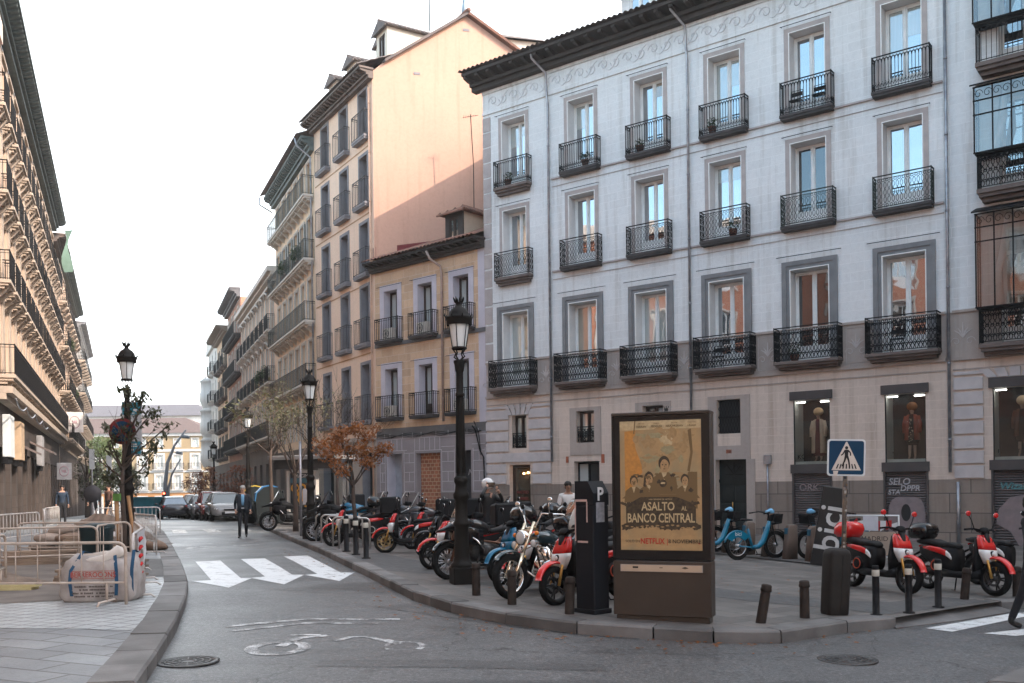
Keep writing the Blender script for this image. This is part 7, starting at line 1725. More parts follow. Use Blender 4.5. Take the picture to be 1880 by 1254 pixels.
def make_cruiser(paint):
    t = thing('cruiser_motorcycle', 'x', 'motorcycle')
    wheel(t, 'front_wheel', 0.92, 0.34, 0.34, 0.11, chrome, wire=True); wheel(t, 'rear_wheel', -0.72, 0.33, 0.33, 0.16, chrome, wire=True)
    part('fork', t, lambda b: [b.tube([(0.92,s*0.10,0.33),(0.72,s*0.10,0.66)], 0.032, 9) for s in (-1,1)]+[b.tube([(0.72,s*0.10,0.66),(0.44,s*0.10,1.12)], 0.026, 9) for s in (-1,1)]+[b.box(0.40,0.52,-0.12,0.12,0.99,1.03), b.box(0.44,0.56,-0.12,0.12,0.86,0.90)], pm('polished_fork_metal', (0.80,0.68,0.52), (0.7,0.6,0.46), 4, 0.2, metal=1.0))
    part('front_fender', t, lambda b: b.fender((0.92,0,0.34), 0.37, 0.75, 2.75, 0.075, 0.012, 14, 0.4), paint)
    part('headlight', t, lambda b: [b.lathe([(0.0,0.46),(0.08,0.48),(0.105,0.55),(0.115,0.66),(0.105,0.67)], 18, axis='x', c=(0,0,0.90))], chrome)
    part('headlight_lens', t, lambda b: b.ball((0.655,0,0.90), (0.035,0.10,0.10), 16, 8), head_glass)
    for s in (-1, 1): part('auxiliary_light', t, lambda b: [b.lathe([(0,0.44),(0.05,0.48),(0.065,0.56)], 14, axis='x', c=(0.04,s*0.21,0.80)), b.mat(head_glass), b.ball((0.60,s*0.21,0.80), (0.02,0.058,0.058), 12, 6), b.mat(amber), b.ball((0.54,s*0.24,0.95), (0.035,0.035,0.035), 8, 6)], chrome)
    part('handlebar', t, lambda b: [b.tube([(0.02,-0.42,1.12),(0.12,-0.40,1.20),(0.36,-0.20,1.24),(0.42,-0.10,1.05),(0.42,0.10,1.05),(0.36,0.20,1.24),(0.12,0.40,1.20),(0.02,0.42,1.12)], 0.014, 7)] + [b.tube([(0.28,s*0.28,1.22),(0.33,s*0.33,1.40)], 0.008, 5) for s in (-1,1)] + [b.ball((0.33,s*0.36,1.43), (0.02,0.06,0.045), 10, 6) for s in (-1,1)], chrome)
    part('tank', t, lambda b: b.loft([(0.42,0,0.90,0.04,0.04,2.2),(0.34,0,0.88,0.11,0.09,2.2),(0.12,0,0.86,0.15,0.13,2.2),(-0.10,0,0.80,0.10,0.09,2.2),(-0.18,0,0.77,0.04,0.04,2.2)], 18), paint)
    part('seat', t, lambda b: b.loft([(-0.12,0,0.72,0.08,0.04,3),(-0.30,0,0.70,0.17,0.06,3),(-0.50,0,0.72,0.18,0.07,3),(-0.62,0,0.80,0.14,0.06,3),(-0.92,0,0.82,0.11,0.04,3)], 16), seat_m)
    part('engine', t, lambda b: [b.loft([(-0.22,0,0.38,0.13,0.12,4),(0.0,0,0.40,0.16,0.16,4),(0.30,0,0.40,0.14,0.13,4)], 14), b.cyl((0.08,0,0.45),(0.22,0,0.74), 0.11, 0.10, 12), b.cyl((0.0,0,0.45),(-0.14,0,0.72), 0.11, 0.10, 12)] + [b.lathe([(0.0,0.16),(0.10,0.16),(0.10,0.20),(0,0.21)], 14, axis='y', c=(0.02,0,0.42))] + [b.tube([(0.2,-0.12,0.6),(0.30,-0.18,0.35),(0.0,-0.2,0.25),(-0.9,-0.22,0.28)], 0.035, 8)], chrome)
    part('frame', t, lambda b: [b.tube([(0.46,0,1.0),(0.35,0,0.72),(0.36,0.1,0.3),(-0.35,0.12,0.26),(-0.4,0.1,0.62),(0.4,0,0.86)], 0.018, 6), b.tube([(-0.35,0.1,0.4),(-0.72,0.12,0.33)], 0.03, 6), b.tube([(-0.35,-0.1,0.4),(-0.72,-0.12,0.33)], 0.03, 6), b.tube([(-0.5,0.14,0.75),(-0.72,0.14,0.34)], 0.028, 7)], black_gl)
    part('crash_bar', t, lambda b: b.tube([(0.38,0.0,0.78),(0.40,0.30,0.70),(0.36,0.34,0.45),(0.34,0.1,0.30),(0.34,-0.1,0.30),(0.36,-0.34,0.45),(0.40,-0.30,0.70),(0.38,0,0.78)], 0.015, 6), chrome)
    part('rear_fender', t, lambda b: b.fender((-0.72,0,0.33), 0.39, 0.7, 3.2, 0.10, 0.012, 14, 0.35), paint)
    part('tail_light', t, lambda b: b.ball((-1.1,0,0.62), (0.04,0.05,0.04), 8, 6), redlens)
    part('stand', t, lambda b: b.tube([(0.0,0.12,0.25),(-0.05,0.27,0.012)], 0.013, 5), iron)
    return t
def place(o, fx, fy, hx, hy, label, wb=0.64, lean=0.09, s=1.0, group=None):
    """front wheel on (fx, fy), heading (hx, hy)"""
    h = Vector((hx, hy)).normalized(); x, y = fx-h.x*wb*s, fy-h.y*wb*s
    o.location = at(x, y); o.rotation_euler = (lean, 0, math.atan2(h.y, h.x)); o.scale = (s, s, s); o['label'] = label
    if group: o['group'] = group
    return o
ring_w = pm('pale_ring', (0.5,0.48,0.45)); ring_o = pm('orange_ring', (0.50,0.07,0.03))
grim = pm('gold_wheel', (0.45,0.33,0.16), (0.35,0.25,0.12), 6, 0.35, metal=0.7); brim = pm('black_wheel', (0.02,0.02,0.02), (0.03,0.03,0.03), 6, 0.4)
GS = 'shared red scooters parked on the plaza'
sA = make_scooter(red_paint, white_pl, ring_w, brim, 'big', black_pl, name='scooter')
place(sA, -4.70, 25.0, -1, -0.12, 'red and black scooter behind the bicycle hoops, leftmost of the parked bikes', group=GS)
sB = copy_tree(sA); place(sB, -3.07, 22.95, -1, -0.05, 'red and white scooter with gold front wheel right of the black banded posts', group=GS)
for ch in sB.children:
    if 'front_wheel' in ch.name: bpy.data.objects.remove(ch.children[0]) if False else None
sC = copy_tree(sA); place(sC, -2.55, 24.3, -1, 0.05, 'red scooter with black delivery box behind the gold wheeled scooter', group=GS)
sD = copy_tree(sA); place(sD, -1.55, 18.6, -0.95, -0.25, 'red scooter half hidden behind the tall street lamp', group=GS)
sE = copy_tree(sA); place(sE, -1.35, 20.6, -1, -0.1, 'red scooter farther back behind the tall street lamp', group=GS)
sF = make_scooter(red_paint, white_pl, ring_o, brim, None, name='scooter'); place(sF, 0.60, 13.35, -0.78, -0.62, 'red and white scooter beside the parking ticket machine, nearest scooter of the row', group=GS)
sG = copy_tree(sF); place(sG, 0.10, 15.1, -0.85, -0.5, 'red fendered scooter squeezed between the teal scooter and chrome cruiser', group=GS)
sR1 = make_scooter(red_paint, white_pl, ring_o, brim, 'round', red_paint, mirr=red_paint, name='scooter'); place(sR1, 6.30, 15.2, 0.36, -0.93, 'red scooter with red top case beside the crossing sign', lean=-0.08, group=GS)
sR2 = make_scooter(red_paint, white_pl, ring_o, brim, 'round', black_gl, mirr=red_paint, name='scooter'); place(sR2, 7.60, 15.05, 0.42, -0.9, 'red scooter with black top case, right one of the two by the shutters', lean=-0.08, group=GS)
sW = make_scooter(white_pl, white_pl, ring_w, brim, None, fork=alu, name='scooter'); place(sW, 8.95, 15.9, 0.5, -0.86, 'white and black scooter cut by the right picture edge', lean=-0.05)
sT = make_scooter(teal_paint, teal_paint, ring_w, alu, 'round', black_gl, fork=alu, name='scooter'); place(sT, -0.18, 16.0, -0.82, -0.57, 'teal blue scooter between the black tourer and the chrome cruiser')
sL = make_scooter(pm('silver_blue_paint', (0.36,0.45,0.52), (0.3,0.38,0.44), 3, 0.25, coat=0.5), white_pl, ring_w, alu, None, screen=paleS, name='scooter'); place(sL, 0.90, 15.4, -0.8, -0.6, 'silver scooter with a pale windscreen just behind the ticket machine')
mA = make_tourer(black_gl, pm('bronze_fork', (0.22,0.12,0.08), (0.17,0.09,0.06), 4, 0.35, metal=0.6), smoke); place(mA, -1.12, 16.75, -0.82, -0.57, 'big black touring motorcycle right of the tall street lamp, with tall windscreen', 0.76)
mB = make_tourer(pm('dark_grey_bike_paint', (0.06,0.062,0.068), (0.05,0.05,0.055), 3, 0.2, coat=0.6), alu, paleS, box=False); place(mB, -4.05, 27.2, -1, -0.25, 'dark grey motorcycle with pale windscreen, left of a pair behind the hoops', 0.76)
mC = copy_tree(mB); place(mC, -3.35, 26.4, -1, -0.2, 'dark grey motorcycle with pale windscreen, right of a pair behind the red scooters', 0.76)
mD = make_tourer(red_paint, alu, smoke, box=False); place(mD, 0.95, 17.5, -0.8, -0.6, 'red motorcycle standing behind the cruiser near the man in white', 0.76)
mE = make_tourer(black_pl, iron, smoke, box=True); place(mE, -0.4, 19.3, -0.95, -0.3, 'black motorcycle with round top case behind the black tourer', 0.76)
mF = make_tourer(teal_paint, alu, smoke, box=False); place(mF, -5.2, 28.3, -1, -0.2, 'blue motorcycle behind the orange tree trunk', 0.76)
mG = make_tourer(black_pl, iron, smoke, box=True); place(mG, -8.7, 34.0, -0.9, -0.4, 'black motorcycle parked before the bus shelter advert, behind the bare trunk', 0.76)
sK = make_scooter(black_gl, black_gl, ring_w, brim, 'big', black_pl, name='scooter'); place(sK, -6.6, 31.2, -0.95, -0.3, 'black scooter with box parked right of the shelter lamp post')
cr = make_cruiser(pm('dark_teal_bike_paint', (0.012,0.035,0.045), (0.01,0.03,0.04), 3, 0.15, coat=0.8)); place(cr, -0.02, 14.05, -0.74, -0.67, 'dark teal cruiser with chrome raked fork and round headlight at the front', 0.92, 0.1)
for src, fx, fy, hx, hy, wb, lb in ((sK,-1.95,21.6,-1,-0.1,0.64,'black scooter with box between the gold wheeled scooter and the tall lamp'),(sA,-2.1,25.5,-1,0.05,0.64,'red scooter with black box deep behind the gold wheeled scooter'),(mE,-0.75,20.9,-0.95,-0.2,0.76,'black motorcycle with top case in front of the brick filled doorway'),
        (sK,0.35,18.4,-0.85,-0.5,0.64,'black scooter with box right behind the teal scooter'),(mE,1.35,16.6,-0.8,-0.6,0.76,'black motorcycle with top case behind the silver scooter'),(mG,-5.6,27.0,-1,-0.15,0.76,'black motorcycle behind the bicycle hoops, next to the red scooter'),(mB,-2.9,25.6,-1,-0.2,0.76,'dark grey motorcycle with pale windscreen behind the black delivery boxes')):
    place(copy_tree(src), fx, fy, hx, hy, lb, wb)
# gold front wheel of the second scooter
for ch in list(sB.children):
    if ch.name.startswith('front_wheel'):
        for g in ch.children:
            me = g.data.copy(); me.materials[0] = grim; g.data = me

# hire bicycles in their docks
bike_b = pm('cyan_blue_bike_paint', (0.0,0.16,0.27), (0.0,0.13,0.22), 3, 0.3, coat=0.4)
def make_bike():
    t = thing('hire_bicycle', 'x', 'bicycle', (0,0,0), 0, 'blue hire bicycles in the docks')
    wheel(t, 'rear_wheel', -0.52, 0.33, 0.33, 0.045, alu, wire=True); wheel(t, 'front_wheel', 0.52, 0.33, 0.33, 0.045, alu, wire=True)
    part('frame', t, lambda b: [b.tube([(0.36,0,0.88),(0.30,0,0.70),(0.18,0,0.42),(0.05,0,0.30),(-0.12,0,0.28)], [0.045,0.06,0.07,0.06,0.05], 9), b.tube([(-0.12,0,0.28),(-0.20,0,0.55),(-0.24,0,0.72)], 0.035, 8), b.tube([(-0.12,0.05,0.28),(-0.52,0.06,0.33)], 0.02, 6), b.tube([(-0.12,-0.05,0.28),(-0.52,-0.06,0.33)], 0.02, 6), b.tube([(-0.22,0.0,0.6),(-0.52,0.05,0.33)], 0.02, 6)], bike_b)
    f = part('rear_fender', t, lambda b: [b.fender((-0.52,0,0.33), 0.36, 0.55, 2.9, 0.04, 0.012, 12, 0.2)] + [b.add([(-0.52+r*math.cos(a),s*0.035,0.33+r*math.sin(a)) for a in [0.6+k*0.22 for k in range(10)] for r in (0.20,0.36)], [(2*i,2*i+1,2*i+3,2*i+2) for i in range(9)], True) for s in (-1,1)], bike_b)
    lettering('bici', 0.13, white_s, f, (-0.52,-0.04,0.605), name='fender_lettering')
    part('front_fender', t, lambda b: b.fender((0.52,0,0.33), 0.36, 0.5, 2.4, 0.04, 0.012, 10, 0.2), black_pl)
    part('fork', t, lambda b: [b.tube([(0.52,s*0.05,0.33),(0.40,s*0.04,0.80)], 0.016, 6) for s in (-1,1)]+[b.tube([(0.40,0,0.80),(0.33,0,1.05)], 0.022, 7)], black_pl)
    part('handlebar', t, lambda b: [b.tube([(0.08,-0.28,1.08),(0.22,-0.22,1.10),(0.33,0,1.06),(0.22,0.22,1.10),(0.08,0.28,1.08)], 0.014, 6), b.tube([(0.0,-0.29,1.07),(0.1,-0.275,1.08)], 0.018, 6), b.tube([(0.0,0.29,1.07),(0.1,0.275,1.08)], 0.018, 6)], black_pl)
    part('basket', t, lambda b: [b.prism([(0.38,0.80),(0.60,0.83),(0.64,1.05),(0.60,1.05),(0.57,0.86),(0.38,0.84)], -0.15, 0.15), b.prism([(0.40,0.845),(0.56,0.865),(0.60,1.05),(0.42,1.0)], -0.155, -0.145), b.prism([(0.40,0.845),(0.56,0.865),(0.60,1.05),(0.42,1.0)], 0.145, 0.155), b.mat(pm('bright_blue_screen', (0.12,0.35,0.60), (0.2,0.45,0.65), 5, 0.2)), b.loft([(0.28,0,1.10,0.05,0.03,4),(0.40,0,1.12,0.075,0.06,4),(0.46,0,1.10,0.06,0.04,4)], 12)], black_pl)
    part('seat', t, lambda b: [b.loft([(-0.42,0,0.93,0.05,0.02),(-0.36,0,0.935,0.10,0.03),(-0.26,0,0.93,0.08,0.025),(-0.12,0,0.92,0.025,0.02)], 12), b.mat(alu), b.tube([(-0.24,0,0.7),(-0.29,0,0.92)], 0.016, 7)], seat_m)
    part('crank', t, lambda b: [b.lathe([(0,0.06),(0.10,0.06),(0.10,0.075),(0,0.075)], 14, axis='y', c=(-0.12,0,0.28)), b.tube([(-0.12,-0.09,0.28),(-0.05,-0.1,0.13)], 0.012, 5), b.box(-0.10,0.0,-0.2,-0.1,0.115,0.14)], black_pl)
    return t
dock_m = pm('brown_dock_metal', (0.14,0.105,0.085), (0.10,0.078,0.064), 3, 0.55, 0.1)
def make_dock():
    t = thing('bike_dock', 'x', 'bike dock', (0,0,0), 0, 'bicycle docking posts in a row')
    part('dock_post', t, lambda b: b.loft([(0.0,0.0,0,0.19,0.085,6),(0.4,0.03,0,0.17,0.08,6),(0.76,0.06,0,0.14,0.075,6),(0.80,0.06,0,0.11,0.05,4)], 14, axis='z'), dock_m)
    part('dock_lock', t, lambda b: b.bbox(-0.13, -0.075, -0.045, 0.045, 0.58, 0.72, 0.01), pm('cyan_lock', (0.02,0.10,0.16)))
    return t
bk = make_bike(); dk = make_dock(); d0 = Vector((4.55,24.7)); dd = Vector((0.46,-0.888)); hh_ = Vector((0.89,0.46))
sheet('dock_plinth', [(d0.x-0.1+0.5*0.89*0,24.9),(6.75,20.55),(7.4,20.9),(5.2,25.3)], PV+0.03, pm('dock_plinth', (0.10,0.09,0.085), (0.075,0.068,0.064), 3, 0.7))
ordn = ['first','second','third','fourth','fifth','sixth']
for i in range(6):
    p = d0 + dd*(0.72*i+0.25)
    o = dk if i == 0 else copy_tree(dk); q = p + hh_*0.5; o.location = at(q.x, q.y, PV+0.03); o.rotation_euler.z = math.atan2(hh_.y, hh_.x); o['label'] = 'brown bicycle docking post, %s of the row counted from the advert pillar' % ordn[i]
for j, (i, back, lb) in enumerate(((0,0,'blue hire bicycle in the dock nearest the green door, partly hidden by the advert pillar'),(1,0,'blue hire bicycle in the docks between the advert pillar and the free standing one'),(3,0,'blue hire bicycle sticking out in front of the docks, its rear wheel nearest us'),(4,1,'blue hire bicycle behind the docks in front of the shutter, facing us'),(5,1,'blue hire bicycle behind the docks beside the black leaning totem, facing us'))):
    o = bk if j == 0 else copy_tree(bk); p = d0 + dd*(0.72*i+0.25) + (hh_*1.55 if back else -hh_*0.12 + dd*0.3); o.location = at(p.x, p.y, PV+0.03 if back else PV+0.004); o.rotation_euler.z = math.atan2(hh_.y, hh_.x)+(PI if back else -0.12); o['label'] = lb

# ------------------------------------------------------------------ parked cars
def make_car(paint, kind='hatch'):
    t = thing('parked_car', 'x', 'car')
    hB = 1.0 if kind != 'van' else 1.1; rf = 1.48 if kind == 'hatch' else 1.62 if kind == 'suv' else 1.95
    part('body', t, lambda b: b.loft([(2.08,0,0.52,0.55,0.16,4),(2.0,0,0.55,0.74,0.24,4),(1.7,0,0.60,0.84,0.32,4.5),(1.1,0,0.62,0.88,0.37,5),(0.6,0,0.64,0.89,0.40,5),(-1.2,0,0.65,0.89,0.40,5),(-1.9,0,0.66,0.84,0.38,5),(-2.05,0,0.66,0.7,0.28,4)], 24), paint)
    part('roof', t, lambda b: b.loft([(0.42,0,rf-0.05,0.52,0.02,3),(0.25,0,rf,0.60,0.035,3),(-0.6,0,rf+0.01,0.62,0.04,3),(-1.4,0,rf-0.03,0.58,0.035,3),(-1.62,0,rf-0.07,0.5,0.02,3)], 16), paint)
    mb = MB().mat(glass_veh); w0, w1 = 0.80, 0.60; zb, zt = 0.98, rf-0.045
    F = [(1.15,-w0,zb),(1.15,w0,zb),(0.40,w1,zt),(0.40,-w1,zt)]; B = [(-1.95,-w0+.04,zb),(-1.95,w0-.04,zb),(-1.60,w1-.04,zt),(-1.60,-w1+.04,zt)]
    mb.add(F+B, [(0,1,2,3)], False); mb.build('windscreen', parent=t)
    mb = MB().mat(glass_veh); mb.add(F+B, [(1,5,6,2),(4,0,3,7),(5,4,7,6)], False); mb.build('side_windows', parent=t)
    mb = MB().mat(paint)
    for s in (-1, 1):
        for a, c in (((1.15,s*w0,zb),(0.40,s*w1,zt)),((-0.35,s*(w0+0.01),zb),(-0.45,s*(w1+0.01),zt)),((-1.95,s*(w0-.04),zb),(-1.60,s*(w1-.04),zt))): mb.tube([a, c], 0.035, 6)
    mb.build('pillars', parent=t)
    for x, nm in ((1.32,'wheel'),(-1.32,'wheel')):
        for s in (-1, 1): wheel(t, nm, x, 0.31, 0.31, 0.2, alu, 5, y=s*0.80)
    for s in (-1, 1):
        part('headlight', t, lambda b: b.loft([(1.80,s*0.66,0.70,0.12,0.06),(1.95,s*0.62,0.68,0.14,0.075),(2.03,s*0.58,0.66,0.08,0.05)], 10), head_glass)
        part('tail_light', t, lambda b: b.loft([(-1.85,s*0.72,0.85,0.10,0.12),(-2.03,s*0.66,0.85,0.08,0.10)], 10), redlens)
        part('door_mirror', t, lambda b: b.ball((0.78,s*1.0,1.02), (0.08,0.10,0.07), 8, 6), paint)
    part('grille', t, lambda b: [b.box(2.05,2.09,-0.4,0.4,0.36,0.52), b.box(2.075,2.10,-0.3,0.3,0.60,0.68)], black_pl)
    part('number_plate', t, lambda b: b.box(2.10,2.115,-0.24,0.24,0.45,0.55), white_s)
    return t
carp = {k: pm('car_paint_'+k, c, tuple(x*0.85 for x in c), 2, 0.25, coat=0.7) for k, c in dict(silver=(0.20,0.20,0.20), dark=(0.03,0.03,0.035), maroon=(0.18,0.03,0.03), white=(0.34,0.33,0.31), grey=(0.16,0.16,0.17), beige=(0.36,0.31,0.26)).items()}
cars = {}
hd = Vector((0.40,-0.915)).normalized()
seq = [('silver','hatch','silver parked car with bright windscreen, first behind the walking man'),('maroon','suv','maroon parked car, second from the front of the row'),('grey','hatch','grey parked car third in the row down the street'),('white','suv','white parked car fourth in the row, taller than its neighbours'),('dark','hatch','dark parked car fifth in the row down the street'),
       ('beige','hatch','beige parked car sixth in the row down the street'),('grey','suv','grey tall parked car seventh in the row'),('silver','hatch','silver parked car near the far end of the row'),('dark','hatch','dark parked car last at the far end of the row')]
for i, (c, k, lb) in enumerate(seq):
    o = copy_tree(cars[(c,k)]) if (c,k) in cars else make_car(carp[c], k); cars.setdefault((c,k), o)
    p = Vector((-15.2,50.4)) - hd*5.3*i; o.location = at(p.x, p.y, 0.0); o.rotation_euler.z = math.atan2(hd.y, hd.x); o['label'] = lb; o['group'] = 'cars parked along the right kerb'
for (x, y, c, k, lb) in ((-22.6,63.5,'dark','hatch','dark car with a red tail light at the left kerb beyond the barriers'),(-26.3,70.5,'silver','hatch','silver car parked farther along the left kerb')):
    o = copy_tree(cars[(c,k)]); o.location = at(x, y, 0.0); o.rotation_euler.z = math.atan2(-hd.y, -hd.x); o['label'] = lb; o['group'] = 'cars at the left kerb'
t = thing('traffic_light', 'small red traffic light glowing above the dark car on the left', 'traffic light', at(-33.6, 92, 0), 0.3)
mb = MB().mat(iron); mb.cyl((0,0,0),(0,0,2.2), 0.06, n=8); mb.build('pole', parent=t); mb = MB().mat(iron); mb.bbox(-0.17,0.17,-0.14,0.14,1.5,2.4,0.03); hb = mb.build('signal_head', parent=t); mb = MB().mat(pm('red_signal', (1,0.1,0.05), em=((1,0.06,0.03), 5))); mb.ball((0,-0.15,2.22), (0.11,0.05,0.11), 12, 8); mb.build('red_light', parent=hb)
# ------------------------------------------------------------------ people
def skin_mesh(verts, edges, mats_of, name='body', sub=1):
    """verts: {key: (pos, rx, ry)}; grows one continuous body; mats_of(point) -> material"""
    keys = list(verts); me = bpy.data.meshes.new(name)
    me.from_pydata([verts[k][0] for k in keys], [(keys.index(a), keys.index(b)) for a, b in edges], [])
    o = bpy.data.objects.new(name, me); COL.objects.link(o)
    md = o.modifiers.new('skin', 'SKIN'); sv = me.skin_vertices[0].data
    for i, k in enumerate(keys): sv[i].radius = (verts[k][1], verts[k][2]); sv[i].use_root = (k == 'pelvis')
    md.use_smooth_shade = True
    if sub: s = o.modifiers.new('sub', 'SUBSURF'); s.levels = sub; s.render_levels = sub
    dg = bpy.context.evaluated_depsgraph_get(); ev = o.evaluated_get(dg)
    out = bpy.data.meshes.new_from_object(ev); bpy.data.objects.remove(o)
    # colour each face by the nearest bone
    E = [(Vector(verts[a][0]), Vector(verts[b][0]), mats_of(a, b)) for a, b in edges]; ms = []
    out.materials.clear()
    for e in E:
        for m in (e[2] if isinstance(e[2], tuple) else (e[2],)):
            if m not in ms: ms.append(m); out.materials.append(m)
    for p in out.polygons:
        c = p.center; best = 1e9; bm_ = ms[0]
        for a, b, m in E:
            d = b-a; t = max(0, min(1, (c-a).dot(d)/max(d.length_squared, 1e-9))); dist = (c-(a+d*t)).length
            if dist < best: best = dist; bm_ = m if not isinstance(m, tuple) else (m[0] if t < 0.5 else m[1])
        p.material_index = ms.index(bm_); p.use_smooth = True
    return out
skin_c = pm('skin', (0.42,0.25,0.18), (0.38,0.22,0.155), 6, 0.5); hair_g = pm('grey_hair', (0.40,0.38,0.36), (0.28,0.27,0.26), 20, 0.7); hair_k = pm('dark_hair', (0.015,0.012,0.010), (0.025,0.02,0.016), 20, 0.6)
shoe_m = pm('black_shoe', (0.012,0.012,0.012), (0.02,0.02,0.02), 6, 0.4)
eye_m = pm('eye_dark', (0.02,0.015,0.012))
def person(label, loc, rz, top, legs, pose, hair=None, hair_long=False, inner=None, s=1.0, shoe=None, skin=None):
    """pose: dict with hip/knee/ankle, shoulder/elbow/wrist offsets per side; faces local -y"""
    t = thing('person', label, 'person', loc, rz); t.scale = (s, s, s); sk = skin or skin_c; sh = shoe or shoe_m
    V_ = {'pelvis': ((0,0.0,0.95),0.145,0.11), 'waist': ((0,0.01,1.08),0.14,0.105), 'chest': ((0,0.0,1.27),0.165,0.12), 'upper': ((0,0.01,1.40),0.13,0.10), 'neck': ((0,0.0,1.50),0.052,0.055),
          'chin': ((0,-0.02,1.58),0.062,0.07), 'head': ((0,-0.01,1.66),0.075,0.09), 'crown': ((0,0.005,1.73),0.055,0.07)}
    tl = pose.get('lean', 0.0)
    E_ = [('pelvis','waist'),('waist','chest'),('chest','upper'),('upper','neck'),('neck','chin'),('chin','head'),('head','crown')]
    for sd, nm in ((-1,'r'),(1,'l')):
        k, a = pose['knee_'+nm], pose['ankle_'+nm]; e, w = pose['elbow_'+nm], pose['wrist_'+nm]
        V_['hip'+nm] = ((sd*0.095,0,0.88),0.092,0.10); V_['knee'+nm] = (k,0.062,0.066); V_['ankle'+nm] = (a,0.05,0.052)
        tx = pose.get('toe_'+nm, (a[0]+sd*0.03, a[1]-0.17, 0.035)); V_['heel'+nm] = ((a[0],a[1]+0.02,max(0.045,a[2]-0.055)),0.045,0.045); V_['toe'+nm] = (tx,0.04,0.03)
        E_ += [('pelvis','hip'+nm),('hip'+nm,'knee'+nm),('knee'+nm,'ankle'+nm),('ankle'+nm,'heel'+nm),('heel'+nm,'toe'+nm)]
        V_['sho'+nm] = ((sd*0.18,0.01,1.42),0.075,0.075); V_['elb'+nm] = (e,0.052,0.052); V_['wri'+nm] = (w,0.036,0.036)
        d = (Vector(w)-Vector(e)).normalized(); hnd = Vector(w)+d*0.08; V_['hand'+nm] = (tuple(hnd),0.034,0.022)
        E_ += [('upper','sho'+nm),('sho'+nm,'elb'+nm),('elb'+nm,'wri'+nm),('wri'+nm,'hand'+nm)]
    def mo(a, b):
        if b in ('neck',): return (top, sk)
        if b in ('chin','head','crown'): return sk
        if b.startswith(('knee','hip')) or a.startswith('knee'): return legs
        if b.startswith(('heel','toe')): return sh
        if b.startswith('hand'): return sk
        if b == 'waist': return (legs, top)
        return top
    me = skin_mesh(V_, E_, mo); obj('body', me, t)
    # fingers and thumb
    mb = MB().mat(sk)
    for nm in 'rl':
        w = Vector(V_['wri'+nm][0]); h = Vector(V_['hand'+nm][0]); d = (h-w).normalized(); sd = d.cross(Vector((0,1,0))).normalized() if abs(d.y) < 0.9 else Vector((1,0,0)); up = sd.cross(d)
        for k in range(4):
            o = h+d*0.02+sd*(k-1.5)*0.017; L = (0.06,0.07,0.066,0.052)[k]; mb.tube([o, o+d*L*0.55, o+d*L*0.85+up*L*0.3], [0.009,0.008,0.006], 6)
        o = h-d*0.02+sd*0.03; mb.tube([o, o+sd*0.03+d*0.02, o+sd*0.035+d*0.045], [0.010,0.009,0.007], 6)
    mb.build('hands', parent=t)
    mb = MB().mat(sk); mb.loft([(1.615,-0.105,0,0.012,0.012,2),(1.625,-0.118,0,0.018,0.016,2),(1.665,-0.10,0,0.012,0.011,2)], 8, axis='z'); 
    mb.v = [Vector((v.y, v.x, v.z)) for v in mb.v]
    for sx in (-1, 1): mb.ball((sx*0.085,0.0,1.645), (0.012,0.02,0.032), 8, 6)
    mb.mat(eye_m)
    for sx in (-1, 1): mb.ball((sx*0.032,-0.092,1.668), (0.013,0.008,0.007), 8, 6)
    mb.box(-0.026, 0.026, -0.098, -0.088, 1.592, 1.598); mb.build('face', parent=t)
    if hair:
        mb = MB().mat(hair); mb.ball((0,0.02,1.70), (0.092,0.105,0.085), 14, 10); mb.ball((0,0.055,1.65), (0.082,0.07,0.08), 12, 8)
        if hair_long: mb.ball((0,0.07,1.56), (0.07,0.05,0.13), 10, 8)
        mb.build('hair', parent=t)
    if inner:
        mb = MB().mat(inner); mb.loft([(1.10,0,-0.112,0.035,0.02,3),(1.25,0,-0.128,0.05,0.02,3),(1.40,0,-0.105,0.055,0.025,3),(1.47,0,-0.065,0.045,0.03,3)], 10, axis='z'); mb.build('shirt', parent=t)
    return t
stand = dict(knee_r=(-0.105,-0.01,0.50), ankle_r=(-0.11,0.02,0.09), knee_l=(0.105,-0.01,0.50), ankle_l=(0.11,0.02,0.09), elbow_r=(-0.24,0.03,1.14), wrist_r=(-0.25,-0.03,0.90), elbow_l=(0.24,0.03,1.14), wrist_l=(0.25,-0.03,0.90))
walk = dict(knee_r=(-0.10,-0.14,0.51), ankle_r=(-0.11,-0.17,0.09), knee_l=(0.10,0.02,0.48), ankle_l=(0.10,0.24,0.14), toe_l=(0.11,0.10,0.04), elbow_r=(-0.26,0.10,1.15), wrist_r=(-0.26,0.06,0.92), elbow_l=(0.26,-0.04,1.14), wrist_l=(0.25,-0.17,0.94))
phone = dict(stand, elbow_r=(-0.25,-0.02,1.15), wrist_r=(-0.07,-0.24,1.17), elbow_l=(0.25,-0.02,1.15), wrist_l=(0.07,-0.25,1.16))
navy = pm('navy_jacket_cloth', (0.012,0.017,0.024), (0.02,0.026,0.034), 6, 0.85, 0.2, 60); blk_t = pm('black_trousers', (0.010,0.011,0.014), (0.016,0.017,0.02), 6, 0.9, 0.2, 60)
p1 = person('man in a dark jacket and trousers walking towards us on the road', (-9.13, 32.3, gz(-9.13)), 0.25, navy, blk_t, dict(walk, wrist_r=(-0.24,-0.02,0.95)), hair_g, inner=pm('light_blue_shirt', (0.16,0.34,0.52)))
mb = MB().mat(pm('white_shirt_hem', (0.5,0.5,0.52))); mb.loft([(0.985,0,0.0,0.150,0.117,2.4),(1.02,0,0.0,0.152,0.119,2.4)], 16, axis='z'); mb.build('shirt_hem', parent=p1)
